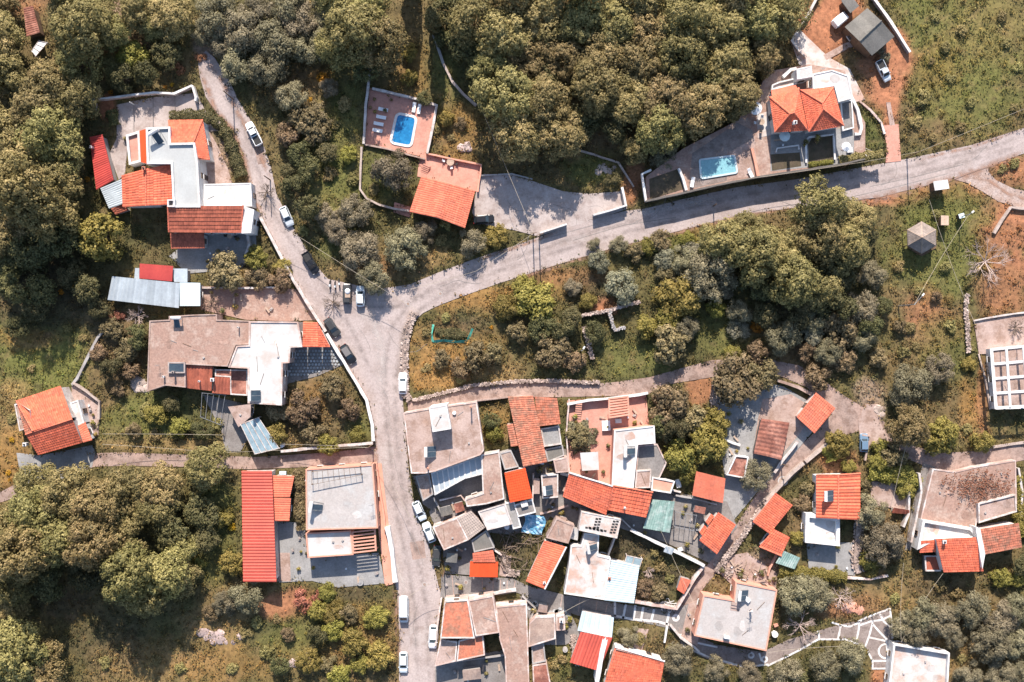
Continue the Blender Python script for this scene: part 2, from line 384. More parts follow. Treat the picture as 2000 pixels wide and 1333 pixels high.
def tile_grid(b, pts, col, row, amp, step, rng, tone_amp=.5, bad=.0):
    e0, e1, r1, r0 = [Vector(p) for p in pts]
    nrm = (e1 - e0).cross(r0 - e0 if (r0 - e0).length > 1e-3 else r1 - e0).normalized()
    if nrm.z < 0: nrm = -nrm
    Ls = ((r0 - e0).length + (r1 - e1).length) / 2
    nr = max(1, int(round(Ls / row))) if row else 1
    vs = []; fs = []; ts = []
    for j in range(nr):
        t0, t1 = j / nr, (j + 1) / nr
        a0, a1 = e0.lerp(r0, t0), e1.lerp(r1, t0); c0, c1 = e0.lerp(r0, t1), e1.lerp(r1, t1)
        wd = ((a1 - a0).length + (c1 - c0).length) / 2
        nc = max(1, int(round(wd / col)))
        base = len(vs); n = 2 * nc + 1
        for i in range(n):
            u = i / (2 * nc); hgt = amp if i % 2 else 0.0
            p = a0.lerp(a1, u); q = c0.lerp(c1, u)
            vs.append(p + nrm * (hgt + step)); vs.append(q + nrm * hgt)
            if row: vs.append(p + nrm * (.0))
        k = 3 if row else 2
        rt = rng.gauss(0, .12)
        for i in range(n - 1):
            if i % 2 == 0: tt = .5 + rt * tone_amp + rng.gauss(0, .24) * tone_amp
            A = base + i * k
            fs.append([A, A + k, A + k + 1, A + 1]); ts.append(tt)
            if row: fs.append([A + 2, A + k + 2, A + k, A]); ts.append(tt - .25)
    o = len(b.v); b.v += [tuple(v) for v in vs]
    for f, t in zip(fs, ts): b.f.append([i + o for i in f]); b.t.append(min(1, max(0, t)))
def plane_z(pts):
    a, b, c = [Vector(p) for p in pts[:3]]; n = (b - a).cross(c - a)
    return lambda x, y: a.z - (n.x * (x - a.x) + n.y * (y - a.y)) / n.z
STY = {'tile': (.42, .50, .055, .05), 'bigtile': (.5, .72, .07, .085), 'corr': (.42, 0, .06, .0), 'wide': (.8, 0, .07, .0), 'flat': (2.0, 0, .012, 0), 'rib': (.6, 0, .11, 0)}
def pitched(planes, roof='orange', wall='white', style='tile', z0=0, over=.3, root=None, name='tile_roofed_house', label='', cat='house', ridge=None, ridgem=None, open_=False, win=True, th=.13, posts=True, fp=True):
    """planes: [[eave, eave, top, top] as (px, py, z)]; walls rise under every plane to its underside"""
    W3 = []
    for pl in planes:
        q = [P(*p) for p in pl]
        if len(q) == 3: q = [q[0], q[1], q[2], q[2]]
        W3.append(q)
    allp = [p for q in W3 for p in q]; cx = sum(p[0] for p in allp) / len(allp); cy = sum(p[1] for p in allp) / len(allp)
    if root is None: root = thing(name, label, cat, (cx, cy, z0))
    mids = {}
    def ek(a, b): return (round((a[0] + b[0]) / 2, 1), round((a[1] + b[1]) / 2, 1))
    for q in W3:
        for i in range(4): 
            k = ek(q[i], q[(i + 1) % 4]); mids[k] = mids.get(k, 0) + 1
    sb = MB(); tb = MB(); wb = MB()
    colw, roww, amp, step = STY[style]
    for qi, q in enumerate(W3):
        poly = []; zs = []
        for p in q:
            if not poly or math.hypot(p[0] - poly[-1][0], p[1] - poly[-1][1]) > .05: poly.append(p[:2]); zs.append(p[2])
        f = plane_z([q[0], q[1], q[2]])
        sb.prism(poly, [z - th for z in zs], [z - .012 for z in zs], bottom=True)
        tile_grid(tb, q, colw, roww, amp, step, rnd)
        c = ccw(poly); n = len(c)
        ds = []
        for i in range(n):
            a, b2 = c[i], c[(i + 1) % n]
            ds.append(-.0 if mids.get(ek(a, b2), 0) > 1 else -over)
        ins = offset(c, ds)
        if fp: FP.append((c, max(zs), root.name))
        if not open_: wb.prism(ins, z0 - .2, [f(*p) - th for p in ins], top=False)
        if not open_ and win: WALLS.append((root, ins, z0, min(f(*p) - th for p in ins)))
        if open_ and posts:
            for p in offset(c, -.25):
                MB().box((p[0], p[1], (z0 + f(*p) - th) / 2), (.14, .14, f(*p) - th - z0)).build('post', MT['wood'], root)
    ro = sb.build('roof', MT[roof], root)
    tn = {'tile': 'roof_tiles', 'bigtile': 'roof_tiles', 'flat': 'roof_sheet'}.get(style, 'corrugated_sheet')
    tl = tb.build(tn, MT[roof], ro, kind='stuff' if 'tile' in style else 'thing')
    if tl['kind'] == 'thing': del tl['kind']
    if not open_: wb.build('wall', MT[wall], root)
    for seg in (ridge or []):
        a, b2 = P(*seg[0]), P(*seg[1])
        d = Vector(b2) - Vector(a); nseg = max(1, int(d.length / .55)); rb = MB()
        for k in range(nseg):
            rb.tone = .5 + rnd.gauss(0, .12)
            p = Vector(a) + d * (k / nseg); qd = Vector(a) + d * ((k + 1.06) / nseg)
            rb.tube(p + Vector((0, 0, .07)), qd + Vector((0, 0, .1)), .15, .17, 6)
        rb.build('ridge_cap', MT[ridgem or roof], ro)
    return root
def lowwall(pts, h, m='white', t=.3, name='garden_wall', label='', cat='wall', z0=0, closed=False, cap=None, hz=None, root=None):
    """pts in px seen at the wall's top"""
    w0 = XY(pts, z0 + h); w = []
    for i in range(len(w0) - (0 if closed else 1)):
        p_, q_ = w0[i], w0[(i + 1) % len(w0)]; k_ = max(1, int(math.hypot(q_[0] - p_[0], q_[1] - p_[1]) / 1.6))
        for j in range(k_):
            s_ = .045 if j else .0
            w.append((p_[0] + (q_[0] - p_[0]) * j / k_ + rnd.uniform(-s_, s_), p_[1] + (q_[1] - p_[1]) * j / k_ + rnd.uniform(-s_, s_)))
    if not closed: w.append(w0[-1])
    n = len(w)
    if root is None and (cap):
        root = thing(name, label, cat, (*w[n // 2], z0))
    nr = []
    for i in range(n):
        a = w[i - 1] if (i or closed) else w[i]; b = w[(i + 1) % n] if (i < n - 1 or closed) else w[i]
        d = Vector((b[0] - a[0], b[1] - a[1])).normalized(); nr.append(Vector((-d.y, d.x)))
    def body(b, tt, za, zb):
        vs = []
        for i in range(n):
            p = Vector(w[i]); q = nr[i] * tt / 2 * rnd.uniform(.82, 1.15)
            j1 = rnd.uniform(-.05, .04) if not cap else rnd.uniform(-.02, .02)
            vs += [(p.x - q.x, p.y - q.y, za), (p.x - q.x, p.y - q.y, zb + j1), (p.x + q.x, p.y + q.y, zb + j1), (p.x + q.x, p.y + q.y, za)]
        fs = []
        for i in range(n if closed else n - 1):
            A = 4 * i; B = 4 * ((i + 1) % n)
            fs += [[A, A + 1, B + 1, B], [A + 1, A + 2, B + 2, B + 1], [A + 2, A + 3, B + 3, B + 2]]
        if not closed: fs += [[0, 3, 2, 1], [4 * n - 4, 4 * n - 3, 4 * n - 2, 4 * n - 1]]
        b.add(vs, fs)
    b = MB(); body(b, t, z0 - .2, z0 + h - (.08 if cap else 0))
    if root is not None:
        o = b.build('wall', MT[m], root)
        if cap:
            c = MB(); body(c, t + .1, z0 + h - .079, z0 + h); c.build('coping', MT[cap], root)
        return root
    return b.build(name, MT[m], label=label, category=cat)
def stonewall(pts, h, m='stone', t=.6, name='dry_stone_wall', label='', size=.38, z0=0, spread=1.0, cat='wall'):
    """loose stones laid along a line, larger ones as stones of their own"""
    w = XY(pts, z0 + h * .8); root = thing(name, label, cat, (*w[len(w) // 2], z0))
    core = MB(); loose = MB(); big = 0
    meshes = STONES
    for a, b2 in zip(w[:-1], w[1:]):
        d = Vector((b2[0] - a[0], b2[1] - a[1])); L = d.length; d.normalize(); nv = Vector((-d.y, d.x))
        A = Vector(a); B = Vector(b2)
        core.add([(*(A - nv * t * .4), z0 - .2), (*(A + nv * t * .4), z0 - .2), (*(B + nv * t * .4), z0 - .2), (*(B - nv * t * .4), z0 - .2),
                  (*(A - nv * t * .33), z0 + h * .85), (*(A + nv * t * .33), z0 + h * .85), (*(B + nv * t * .33), z0 + h * .85), (*(B - nv * t * .33), z0 + h * .85)],
                 [[4, 5, 6, 7], [0, 1, 5, 4], [1, 2, 6, 5], [2, 3, 7, 6], [3, 0, 4, 7]])
        x = 0
        while x < L:
            for s in (-1, 0, 1):
                if rnd.random() < .12: continue
                sz = size * rnd.uniform(.55, 1.25)
                p = A + d * (x + rnd.uniform(-.1, .1)) + nv * (s * t * .33 * spread + rnd.uniform(-.08, .08) * spread)
                z = z0 + h - sz * .35 + rnd.uniform(-.08, .05)
                if sz > size * 1.1 and big < 24:
                    big += 1
                    o = bpy.data.objects.new('stone', meshes[rnd.randrange(len(meshes))]); COL.objects.link(o); o.parent = root
                    g = ORG[root.name]; o.location = (p.x - g[0], p.y - g[1], z - g[2]); o.rotation_euler = (rnd.uniform(-.3, .3), rnd.uniform(-.3, .3), rnd.uniform(0, 6)); o.scale = (sz * 1.1, sz * .9, sz * .7)
                else:
                    loose.tone = rnd.uniform(.15, .95)
                    M_ = Matrix.Rotation(rnd.uniform(0, 6), 3, 'Z') @ Matrix.Rotation(rnd.uniform(-.35, .35), 3, 'X') @ Matrix.Rotation(rnd.uniform(-.35, .35), 3, 'Y')
                    loose.box((p.x, p.y, z), (sz, sz * rnd.uniform(.6, .95), sz * .7), M=M_)
            x += size * .85
    core.build('wall_core', MT[m], root); loose.build('small_stones', MT[m], root, kind='stuff')
    return root
def stone_mesh(seed, m='palestone'):
    r = random.Random(seed); b = MB(); b.tone = r.uniform(.4, .8)
    b.ball((0, 0, 0), .5, 7, 4); b.v = [(x * r.uniform(.8, 1.15), y * r.uniform(.8, 1.15), z * r.uniform(.8, 1.1)) for x, y, z in b.v]
    return b.mesh('stone', MT[m])
STONES = [stone_mesh(i) for i in range(6)]
# ---------------------------------------------------------------- the setting: roads, lanes, paved plots
ROAD = [(2030,240),(2000,250),(1900,283),(1780,309),(1640,335),(1560,350),(1440,366),(1340,388),(1260,408),(1222,412),(1160,428),(1100,447),(1045,466),(1000,482),(930,505),(870,527),(800,556),(730,566),(690,556),(640,545),(617,518),(600,490),(570,440),(540,380),(530,330),(512,275),(490,236),(465,195),(445,152),(418,112),(402,100),(386,112),(390,150),(402,190),(425,222),(455,250),(475,300),(484,340),(494,385),(508,415),(524,450),(548,500),(575,550),(610,600),(640,650),(668,695),(700,750),(722,792),(731,850),(734,905),(742,960),(752,1050),(768,1110),(776,1165),(780,1250),(779,1360),(853,1360),(852,1290),(858,1230),(862,1165),(848,1110),(836,1060),(815,1012),(806,965),(799,925),(793,860),(788,800),(786,770),(784,715),(788,670),(800,636),(826,612),(850,600),(900,580),(980,552),(1080,520),(1180,490),(1300,458),(1450,420),(1560,405),(1640,398),(1720,385),(1840,355),(1930,325),(2000,300),(2030,290)]
slab('road', ROAD, 'asphalt', z=.05, label='pale grey village road running between the houses')
slab('gravel_track', [(1862,350),(1900,325),(1932,318),(1930,335),(1945,352),(1978,368),(2030,380),(2030,408),(1985,404),(1950,394),(1918,374),(1890,358)], 'gravel', z=.036, label='grey gravel track branching off the road at the right')
slab('driveway', [(934,355),(945,340),(1000,342),(1040,354),(1100,374),(1150,379),(1215,374),(1226,408),(1160,430),(1105,446),(1050,462),(1005,450),(934,438),(922,415)], 'conc', z=.058, label='pale concrete driveway off the road')
slab('lane', [(796,785),(850,777),(930,757),(1000,750),(1080,747),(1140,751),(1200,747),(1270,737),(1330,720),(1390,704),(1440,701),(1500,702),(1560,714),(1610,744),(1650,774),(1688,797),(1716,838),(1700,850),(1680,842),(1640,853),(1600,882),(1566,915),(1525,955),(1492,990),(1462,1033),(1425,1085),(1397,1122),(1372,1152),(1345,1200),(1330,1215),(1312,1205),(1330,1180),(1362,1130),(1398,1082),(1438,1026),(1478,965),(1518,920),(1556,878),(1590,846),(1625,810),(1600,782),(1575,757),(1530,737),(1450,724),(1390,737),(1300,752),(1262,772),(1180,774),(1100,776),(1000,776),(930,787),(850,797),(797,803)], 'dirtlane', z=.042, label='narrow brown lane curving round the old houses')
slab('lane', [(1690,795),(1725,822),(1760,862),(1830,886),(1900,882),(1960,870),(2030,862),(2030,893),(1985,902),(1880,922),(1830,918),(1806,910),(1740,884),(1700,850)], 'dirtlane', z=.047, label='grey lane leading to the right edge')
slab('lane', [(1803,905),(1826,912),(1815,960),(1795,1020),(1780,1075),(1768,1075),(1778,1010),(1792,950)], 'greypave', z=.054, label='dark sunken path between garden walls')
slab('lane', [(734,872),(650,884),(500,893),(400,890),(230,884),(180,886),(140,895),(60,930),(0,962),(-30,975),(-30,990),(0,982),(60,962),(110,937),(185,912),(240,910),(400,913),(480,917),(620,912),(735,903)], 'dirtlane', z=.036, label='brown lane running left from the street')
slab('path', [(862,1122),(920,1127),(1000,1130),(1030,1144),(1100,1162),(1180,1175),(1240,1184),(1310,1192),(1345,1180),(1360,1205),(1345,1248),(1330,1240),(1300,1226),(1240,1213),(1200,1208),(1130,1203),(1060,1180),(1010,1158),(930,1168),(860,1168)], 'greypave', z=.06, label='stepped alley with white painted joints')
slab('path', [(1325,1225),(1400,1260),(1490,1274),(1540,1250),(1598,1233),(1640,1221),(1678,1213),(1738,1188),(1744,1248),(1732,1270),(1732,1308),(1703,1308),(1703,1285),(1690,1262),(1655,1248),(1600,1250),(1560,1270),(1500,1300),(1455,1306),(1380,1287),(1330,1262)], 'square', z=.066, label='path widening into a little square with white painted joints')
for nm, poly, m, lb in [
 ('yard_slab', [(978,1084),(999,1086),(996,1128),(975,1125)], 'concpink', 'pale concrete slab beside the rubble garden'),
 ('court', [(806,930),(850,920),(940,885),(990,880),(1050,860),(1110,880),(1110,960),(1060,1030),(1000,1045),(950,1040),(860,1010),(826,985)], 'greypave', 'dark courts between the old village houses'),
 ('forecourt', [(228,205),(300,190),(384,182),(400,215),(440,245),(440,255),(330,262),(250,275),(244,340),(232,352),(214,300),(228,270)], 'conc', 'pale concrete forecourt of the white villa'),
 ('terrace', [(405,250),(425,285),(445,330),(455,362),(398,362),(392,300)], 'concpink', 'pinkish concrete strip right of the villa'),
 ('courtyard', [(398,450),(500,452),(500,500),(470,525),(365,535),(330,500)], 'shadepave', 'shaded courtyard in front of the brown roofed house'),
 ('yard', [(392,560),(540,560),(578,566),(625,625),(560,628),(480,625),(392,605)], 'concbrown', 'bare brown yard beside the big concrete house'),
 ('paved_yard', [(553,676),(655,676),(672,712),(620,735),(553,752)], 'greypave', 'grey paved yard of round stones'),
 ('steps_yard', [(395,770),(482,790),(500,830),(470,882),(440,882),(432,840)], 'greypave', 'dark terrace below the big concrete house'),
 ('forecourt', [(32,885),(80,890),(180,870),(186,884),(180,912),(120,936),(55,955),(40,930)], 'shadepave', 'shaded forecourt of the orange house'),
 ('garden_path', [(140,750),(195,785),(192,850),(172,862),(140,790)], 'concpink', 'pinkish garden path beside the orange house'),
 ('courtyard', [(531,1018),(595,1022),(600,1090),(740,1080),(752,1140),(660,1148),(610,1135),(545,1138)], 'shadepave', 'shaded concrete courtyard between red roof and street'),
 ('side_path', [(541,1080),(566,1080),(568,1136),(541,1136)], 'concpink', 'pale path beside the long red roof'),
 ('pool_terrace', [(722,172),(856,206),(832,308),(711,281)], 'redpave', 'reddish terrace round the deep blue pool'),
 ('terrace', [(820,300),(940,322),(932,375),(815,345)], 'redpave', 'reddish terrace behind the orange roofed house'),
 ('terrace', [(770,395),(803,405),(800,425),(768,415)], 'redpave', 'dark red paved corner left of the orange roof'),
 ('garden_path', [(1545,80),(1562,58),(1618,112),(1660,135),(1690,195),(1670,200),(1600,150),(1560,125)], 'concwhite', 'pale crazy paved path curving behind the villa'),
 ('garden_path', [(1608,108),(1650,85),(1664,80),(1668,90),(1655,96),(1614,118)], 'concpink', 'pale path to the grey roofed shed'),
 ('drive', [(1726,245),(1755,243),(1760,315),(1730,318),(1732,290)], 'redpave', 'pink brick drive up to the shed'),
 ('garden_path', [(1731,200),(1739,200),(1748,245),(1738,246)], 'concpink', 'narrow pink track up to the shed'),
 ('yard', [(1108,783),(1262,772),(1268,832),(1205,842),(1195,950),(1112,925)], 'redpave', 'terracotta paved garden yard'),
 ('yard', [(1395,775),(1460,740),(1530,755),(1590,790),(1590,840),(1540,900),(1480,960),(1430,1020),(1400,1005),(1416,935),(1405,850)], 'shadepave', 'shaded stone yard under the big tree'),
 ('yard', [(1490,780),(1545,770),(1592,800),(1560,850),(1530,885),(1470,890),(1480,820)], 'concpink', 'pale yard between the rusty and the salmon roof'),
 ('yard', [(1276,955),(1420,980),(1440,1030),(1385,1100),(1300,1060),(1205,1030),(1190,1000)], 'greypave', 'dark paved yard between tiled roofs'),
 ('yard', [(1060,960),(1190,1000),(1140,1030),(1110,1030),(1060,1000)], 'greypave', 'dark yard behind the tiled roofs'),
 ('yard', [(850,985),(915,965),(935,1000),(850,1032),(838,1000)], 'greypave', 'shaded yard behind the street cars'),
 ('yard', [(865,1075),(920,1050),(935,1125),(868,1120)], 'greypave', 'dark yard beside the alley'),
 ('yard', [(1575,1060),(1670,1060),(1670,1125),(1580,1115)], 'shadepave', 'shaded paved yard below the white terrace'),
 ('yard', [(1700,940),(1775,948),(1768,995),(1702,988)], 'concpink', 'pinkish yard behind the hedge'),
 ('yard', [(1395,1110),(1430,1085),(1460,1080),(1518,1120),(1515,1160),(1432,1145)], 'concpink', 'pale cluttered yard above the concrete house'),
 ('yard', [(1345,1180),(1378,1165),(1362,1262),(1330,1245)], 'concpink', 'pale wedge beside the concrete house'),
 ('plot', [(1690,790),(1712,790),(1722,830),(1740,870),(1720,880),(1680,862),(1676,820)], 'concpink', 'pale concrete parking corner'),
 ('yard', [(1902,626),(2030,608),(2030,690),(1912,692)], 'concpink', 'pale concrete yard at the right edge'),
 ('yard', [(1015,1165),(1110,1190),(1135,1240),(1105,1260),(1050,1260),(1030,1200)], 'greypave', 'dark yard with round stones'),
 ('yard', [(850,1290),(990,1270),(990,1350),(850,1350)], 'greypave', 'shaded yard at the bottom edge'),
 ('garden_path', [(1243,1228),(1267,1230),(1252,1278),(1236,1275)], 'concpink', 'pale garden path between bushes'),
 ('pavement', [(796,803),(806,800),(822,925),(812,930)], 'concpink', 'strip of pavement along the street'),
 ('pavement', [(722,910),(745,905),(772,1140),(752,1145),(738,1030)], 'salmonwall', 'orange stained pavement edge beside the street'),
]: slab(nm, poly, m, label=lb)
# raised villa plot above the road (retained by a wall)
ZT = 2.4
slab('villa_terrace', [(1262,394),(1340,376),(1480,346),(1560,334),(1640,322),(1690,312),(1690,240),(1662,190),(1650,138),(1580,126),(1500,140),(1470,200),(1440,236),(1335,290),(1262,345)], 'concbrown', z=ZT, base=-.3, label='raised stone terrace of the villa above the road')
def tsl(nm, poly, m, dz, lb): return slab(nm, poly, m, z=ZT + dz, base=ZT - .1, label=lb)
tsl('terrace', [(1352,300),(1440,240),(1470,255),(1474,342),(1345,370)], 'square', .012, 'grey stone paving round the pale pool')
tsl('terrace', [(1420,300),(1474,270),(1478,343),(1420,353)], 'concpink', .018, 'pink paving at the end of the pale pool')
tsl('courtyard', [(1505,262),(1650,250),(1668,255),(1668,318),(1505,335)], 'shadepave', .024, 'shade-toned grey front court of the villa')
tsl('garden_bed', [(1578,282),(1586,270),(1628,263),(1630,312),(1580,321)], 'moss', .03, 'dark square garden bed in front of the villa')
tsl('garden_bed', [(1505,302),(1562,298),(1565,325),(1508,334)], 'moss', .036, 'planted bed along the road wall')
tsl('garden_bed', [(1268,350),(1325,330),(1340,368),(1270,390)], 'moss', .042, 'dry planted bed at the terrace end')
tsl('terrace', [(1478,225),(1508,215),(1515,262),(1480,270)], 'concwhite', .048, 'pale terrace with garden furniture')
# painted joints, lettering-free
def lines(pls, w, z, nm, lb, m='white'):
    b = MB()
    for pl in pls: b.strip([P(*p)[:2] for p in pl], w, z)
    return b.build(nm, MT[m], kind='structure', label=lb)
def arc(cx, cy, r, a0, a1, n=10): return [(cx + r * math.cos(math.radians(a0 + (a1 - a0) * i / n)), cy + r * math.sin(math.radians(a0 + (a1 - a0) * i / n))) for i in range(n + 1)]
lines([[(1677,1214),(1690,1207),(1738,1189)],[(1680,1221),(1700,1214),(1722,1211),(1737,1204)],[(1738,1189),(1742,1222),(1743,1247)],[(1719,1201),(1726,1214),(1743,1229)],[(1704,1217),(1698,1240),(1690,1263)],[(1705,1220),(1718,1235),(1731,1248)],[(1697,1245),(1729,1252)],[(1678,1215),(1677,1230),(1672,1254)],arc(1730,1272,14,80,280),[(1731,1250),(1734,1290)],[(1695,1274),(1704,1290),(1704,1307)],[(1704,1291),(1731,1291)],[(1705,1306),(1731,1306)],[(1732,1290),(1732,1306)],[(1625,1216),(1645,1222),(1660,1224),(1676,1217)],[(1500,1300),(1530,1286),(1565,1268),(1598,1249),(1650,1249),(1684,1261)],[(1642,1222),(1637,1247)],[(1598,1233),(1600,1248)],[(1330,1240),(1362,1256),(1400,1264)],[(1335,1262),(1385,1284),(1455,1303),(1500,1298)],arc(1467,1280,5,0,360),arc(1493,1288,5,0,360),[(1483,1277),(1487,1290)]], .36, .069, 'painted_joints', 'white painted joints on the little square')
lines([[(1201,1178),(1201,1203)],[(1222,1182),(1217,1207)],[(1241,1184),(1237,1210)],[(1256,1187),(1252,1211)],[(1277,1192),(1272,1213)],[(1307,1196),(1302,1219)],[(1200,1203),(1237,1210),(1283,1214)],[(1283,1214),(1305,1220)],arc(1320,1207,5,0,360,14)], .45, .064, 'painted_joints', 'white painted step edges and ring in the alley')
lines([[(942,1130),(942,1155)],[(963,1130),(963,1153)],[(978,1133),(977,1152)],[(991,1135),(990,1151)],[(1006,1136),(1004,1150)],[(1098,1163),(1094,1190)],[(1132,1172),(1130,1195)],[(1166,1176),(1163,1200)],[(1186,1180),(1182,1200)],[(883,1125),(886,1162)]], .16, .063, 'step_edges', 'pale step edges in the stepped alley', 'concpink')
lines([[(1010,478),(1080,462),(1160,440)],[(1120,470),(1220,440),(1320,425)],[(1700,365),(1790,345),(1880,322)],[(1650,388),(1740,368),(1850,340)]], .12, .053, 'road_cracks', 'dark cracks in the road', 'greypave')
lines([[(300,190),(300,258)],[(342,185),(344,255)],[(262,196),(262,268)],[(230,268),(245,272)]], .07, _z[0] + .02, 'paving_joints', 'joints between concrete bays of the forecourt', 'greypave')

# worn and dusty bands on the road, fading out at their sides
def wearmat(name, c, k):
    m = mat(name, c, tuple(v * .9 for v in c), .4, bump=0, tone=0, fine=.1); t = m.node_tree; N = t.nodes; L = t.links
    at = N.new('ShaderNodeAttribute'); at.attribute_name = 'fade'; ns = N.new('ShaderNodeTexNoise'); ns.inputs['Scale'].default_value = .7; ns.inputs['Detail'].default_value = 5
    g = N.new('ShaderNodeNewGeometry'); L.new(g.outputs['Position'], ns.inputs['Vector'])
    r = N.new('ShaderNodeMapRange'); L.new(ns.outputs[0], r.inputs[0]); r.inputs[1].default_value = .35; r.inputs[2].default_value = .62; r.inputs[4].default_value = k
    mu = N.new('ShaderNodeMath'); mu.operation = 'MULTIPLY'; L.new(at.outputs['Fac'], mu.inputs[0]); L.new(r.outputs[0], mu.inputs[1]); L.new(mu.outputs[0], N['Principled BSDF'].inputs['Alpha']); return m
MT['wear'] = wearmat('tyre_wear', (.22, .185, .17), .34); MT['dust'] = wearmat('road_dust', (.36, .215, .155), .85); MT['pale'] = wearmat('pale_wear', (.52, .46, .43), .7)
def wear(pts, w, m, nm, lb, z):
    W_ = [Vector(P(x, y, z)) for x, y in pts]; V = []; F = []; fd = []
    for i, p in enumerate(W_):
        dr = (W_[min(i + 1, len(W_) - 1)] - W_[max(i - 1, 0)]).normalized(); nv = Vector((-dr.y, dr.x, 0)) * w / 2; e_ = 0 if i in (0, len(W_) - 1) else 1
        V += [tuple(p - nv), tuple(p), tuple(p + nv)]; fd += [0, e_, 0]
        if i: k = 3 * i; F += [[k - 3, k, k + 1, k - 2], [k - 2, k + 1, k + 2, k - 1]]
    me = bpy.data.meshes.new(nm); me.from_pydata(V, [], F); at = me.attributes.new('fade', 'FLOAT', 'POINT'); at.data.foreach_set('value', fd); me.materials.append(MT[m])
    o = bpy.data.objects.new(nm, me); COL.objects.link(o); o['kind'] = 'structure'; o['label'] = lb
z_ = .0545
for i, (pts, w, m) in enumerate([
 ([(2000,268),(1900,297),(1780,327),(1640,352),(1450,382),(1300,418),(1160,452),(1040,492),(930,528),(850,560),(800,590),(765,640),(752,720),(752,800),(762,900),(774,1000),(795,1100),(812,1200),(812,1333)], 1.5, 'wear'),
 ([(2000,285),(1900,312),(1780,343),(1640,370),(1450,400),(1300,436),(1160,470),(1040,508),(930,543),(870,572),(820,605),(786,660),(773,740),(773,830),(782,920),(796,1010),(818,1100),(836,1200),(835,1333)], 1.5, 'wear'),
 ([(430,170),(470,240),(498,310),(520,390),(560,460),(605,520),(650,580),(690,650),(730,740)], 1.4, 'wear'), ([(640,560),(720,600),(770,600),(840,575),(930,538)], 1.6, 'wear'),
 ([(700,600),(735,640),(745,700),(742,780)], 3.0, 'pale'), ([(1150,440),(1300,405),(1440,380)], 2.0, 'pale'), ([(760,1050),(790,1150),(800,1260)], 1.6, 'pale'),
 ([(408,120),(440,170),(462,215),(490,265),(508,300),(525,350)], 1.3, 'dust'), ([(390,130),(420,215),(455,255),(480,320),(492,385),(515,425)], 1.6, 'dust'), ([(1000,548),(1080,523),(1180,493),(1300,461),(1450,422),(1560,408)], 1.1, 'dust'), ([(1640,400),(1720,387),(1840,357),(1930,327),(2000,303)], 2.4, 'dust'),
 ([(1890,345),(1930,352),(1970,380),(2020,396)], .9, 'dust'), ([(2000,254),(1900,287),(1790,312)], 1.0, 'dust'), ([(930,508),(1000,486),(1100,452)], 1.0, 'dust'), ([(792,790),(796,860),(802,925)], .9, 'dust'), ([(726,800),(736,900),(752,1040),(772,1160),(782,1330)], 1.2, 'dust'), ([(640,645),(690,735),(722,790)], .9, 'dust')]):
    d2 = []
    for p, q in zip(pts[:-1], pts[1:]): d2 += [p, tuple((p[j] + q[j]) / 2 for j in (0, 1))]
    wear(d2 + [pts[-1]], w, m, 'road_wear', 'tyre darkened wear on the road' if m == 'wear' else 'pale worn band on the road' if m == 'pale' else 'earth and dust washed onto the road edge', z_); z_ += .0007

# cracks and mended patches of the road
ck = MB()
for sx, sy, ang, n in [(760,650,80,14),(748,760,85,12),(770,900,80,12),(800,1040,70,10),(815,1180,92,12),(700,640,40,8),(860,560,-18,12),(1010,508,-15,14),(1230,440,-14,14),(1500,395,-10,12),(1720,362,-12,12),(1900,312,-16,8),(520,360,70,9),(470,230,60,8),(590,490,55,9),(1080,400,10,10),(990,390,70,8),(1150,405,-30,6)]:
    px, py = sx, sy; pts = [(px, py)]
    for k in range(n):
        ang += rnd.uniform(-32, 32) * .7; px += 7 * math.cos(math.radians(ang)); py += 7 * math.sin(math.radians(ang)); pts.append((px, py))
    ck.strip([P(*p)[:2] for p in pts], .07, .0665)
ck.build('road_cracks', MT['greypave'], kind='structure', label='thin wandering cracks in road and driveway')
for k, (pg, m) in enumerate([([(742,865),(768,862),(770,905),(744,908)],'conc'),([(800,1060),(828,1056),(832,1090),(806,1094)],'dirtlane'),([(1090,470),(1150,455),(1154,468),(1094,484)],'conc'),([(700,596),(728,590),(735,618),(708,624)],'conc'),([(1585,372),(1632,364),(1636,384),(1588,392)],'conc'),([(800,1225),(842,1222),(843,1262),(801,1264)],'conc'),([(495,285),(512,282),(522,318),(504,322)],'dirtlane')]):
    slab('road_patch', pg, m, z=.0515 + k * .0003, base=.0, label='mended patch in the road surface')
# ---------------------------------------------------------------- buildings
# villa, upper left
v = flat([(285,250),(332,248),(333,280),(380,279),(386,318),(391,405),(338,405),(334,320),(287,320)], 6.2, 'roofgrey', 'white', .45, name='villa', label='white villa with L-shaped flat roof and orange tiled wings', cat='house', pt=.35)
pitched([[(328,235,4.6),(396,234,4.6),(378,279,5.9),(332,280,5.9)],[(410,313,4.6),(396,234,4.6),(378,279,5.9),(384,311,5.4)]], 'orange', 'white', root=v, ridge=[((396,234,4.6),(378,279,5.9))], ridgem='salmon')
pitched([[(238,343,4.2),(240,405,4.2),(285,402,5.6),(285,330,5.6)],[(337,400,4.6),(333,321,4.6),(285,330,5.6),(285,402,5.6)]], 'orange', 'white', 'bigtile', root=v, ridge=[((285,330,5.6),(285,402,5.6))], ridgem='salmon')
pitched([[(272,256,5.2),(275,317,5.2),(287,320,5.7),(285,252,5.7)]], 'bright', 'white', 'flat', root=v, over=.05)
flat([(246,264),(272,256),(275,316),(252,322)], 3.2, 'redpave', 'white', .5, root=v, pt=.4, win=False)
flat([(327,390),(341,390),(341,404),(327,404)], 6.6, 'greypave', 'white', .6, root=v, win=False)
flat([(398,360),(490,358),(492,403),(398,404)], 3.6, 'roofwhite', 'white', .08, name='flat_roofed_annex', label='annex with blinding white flat roof right of the white villa', cat='annex')
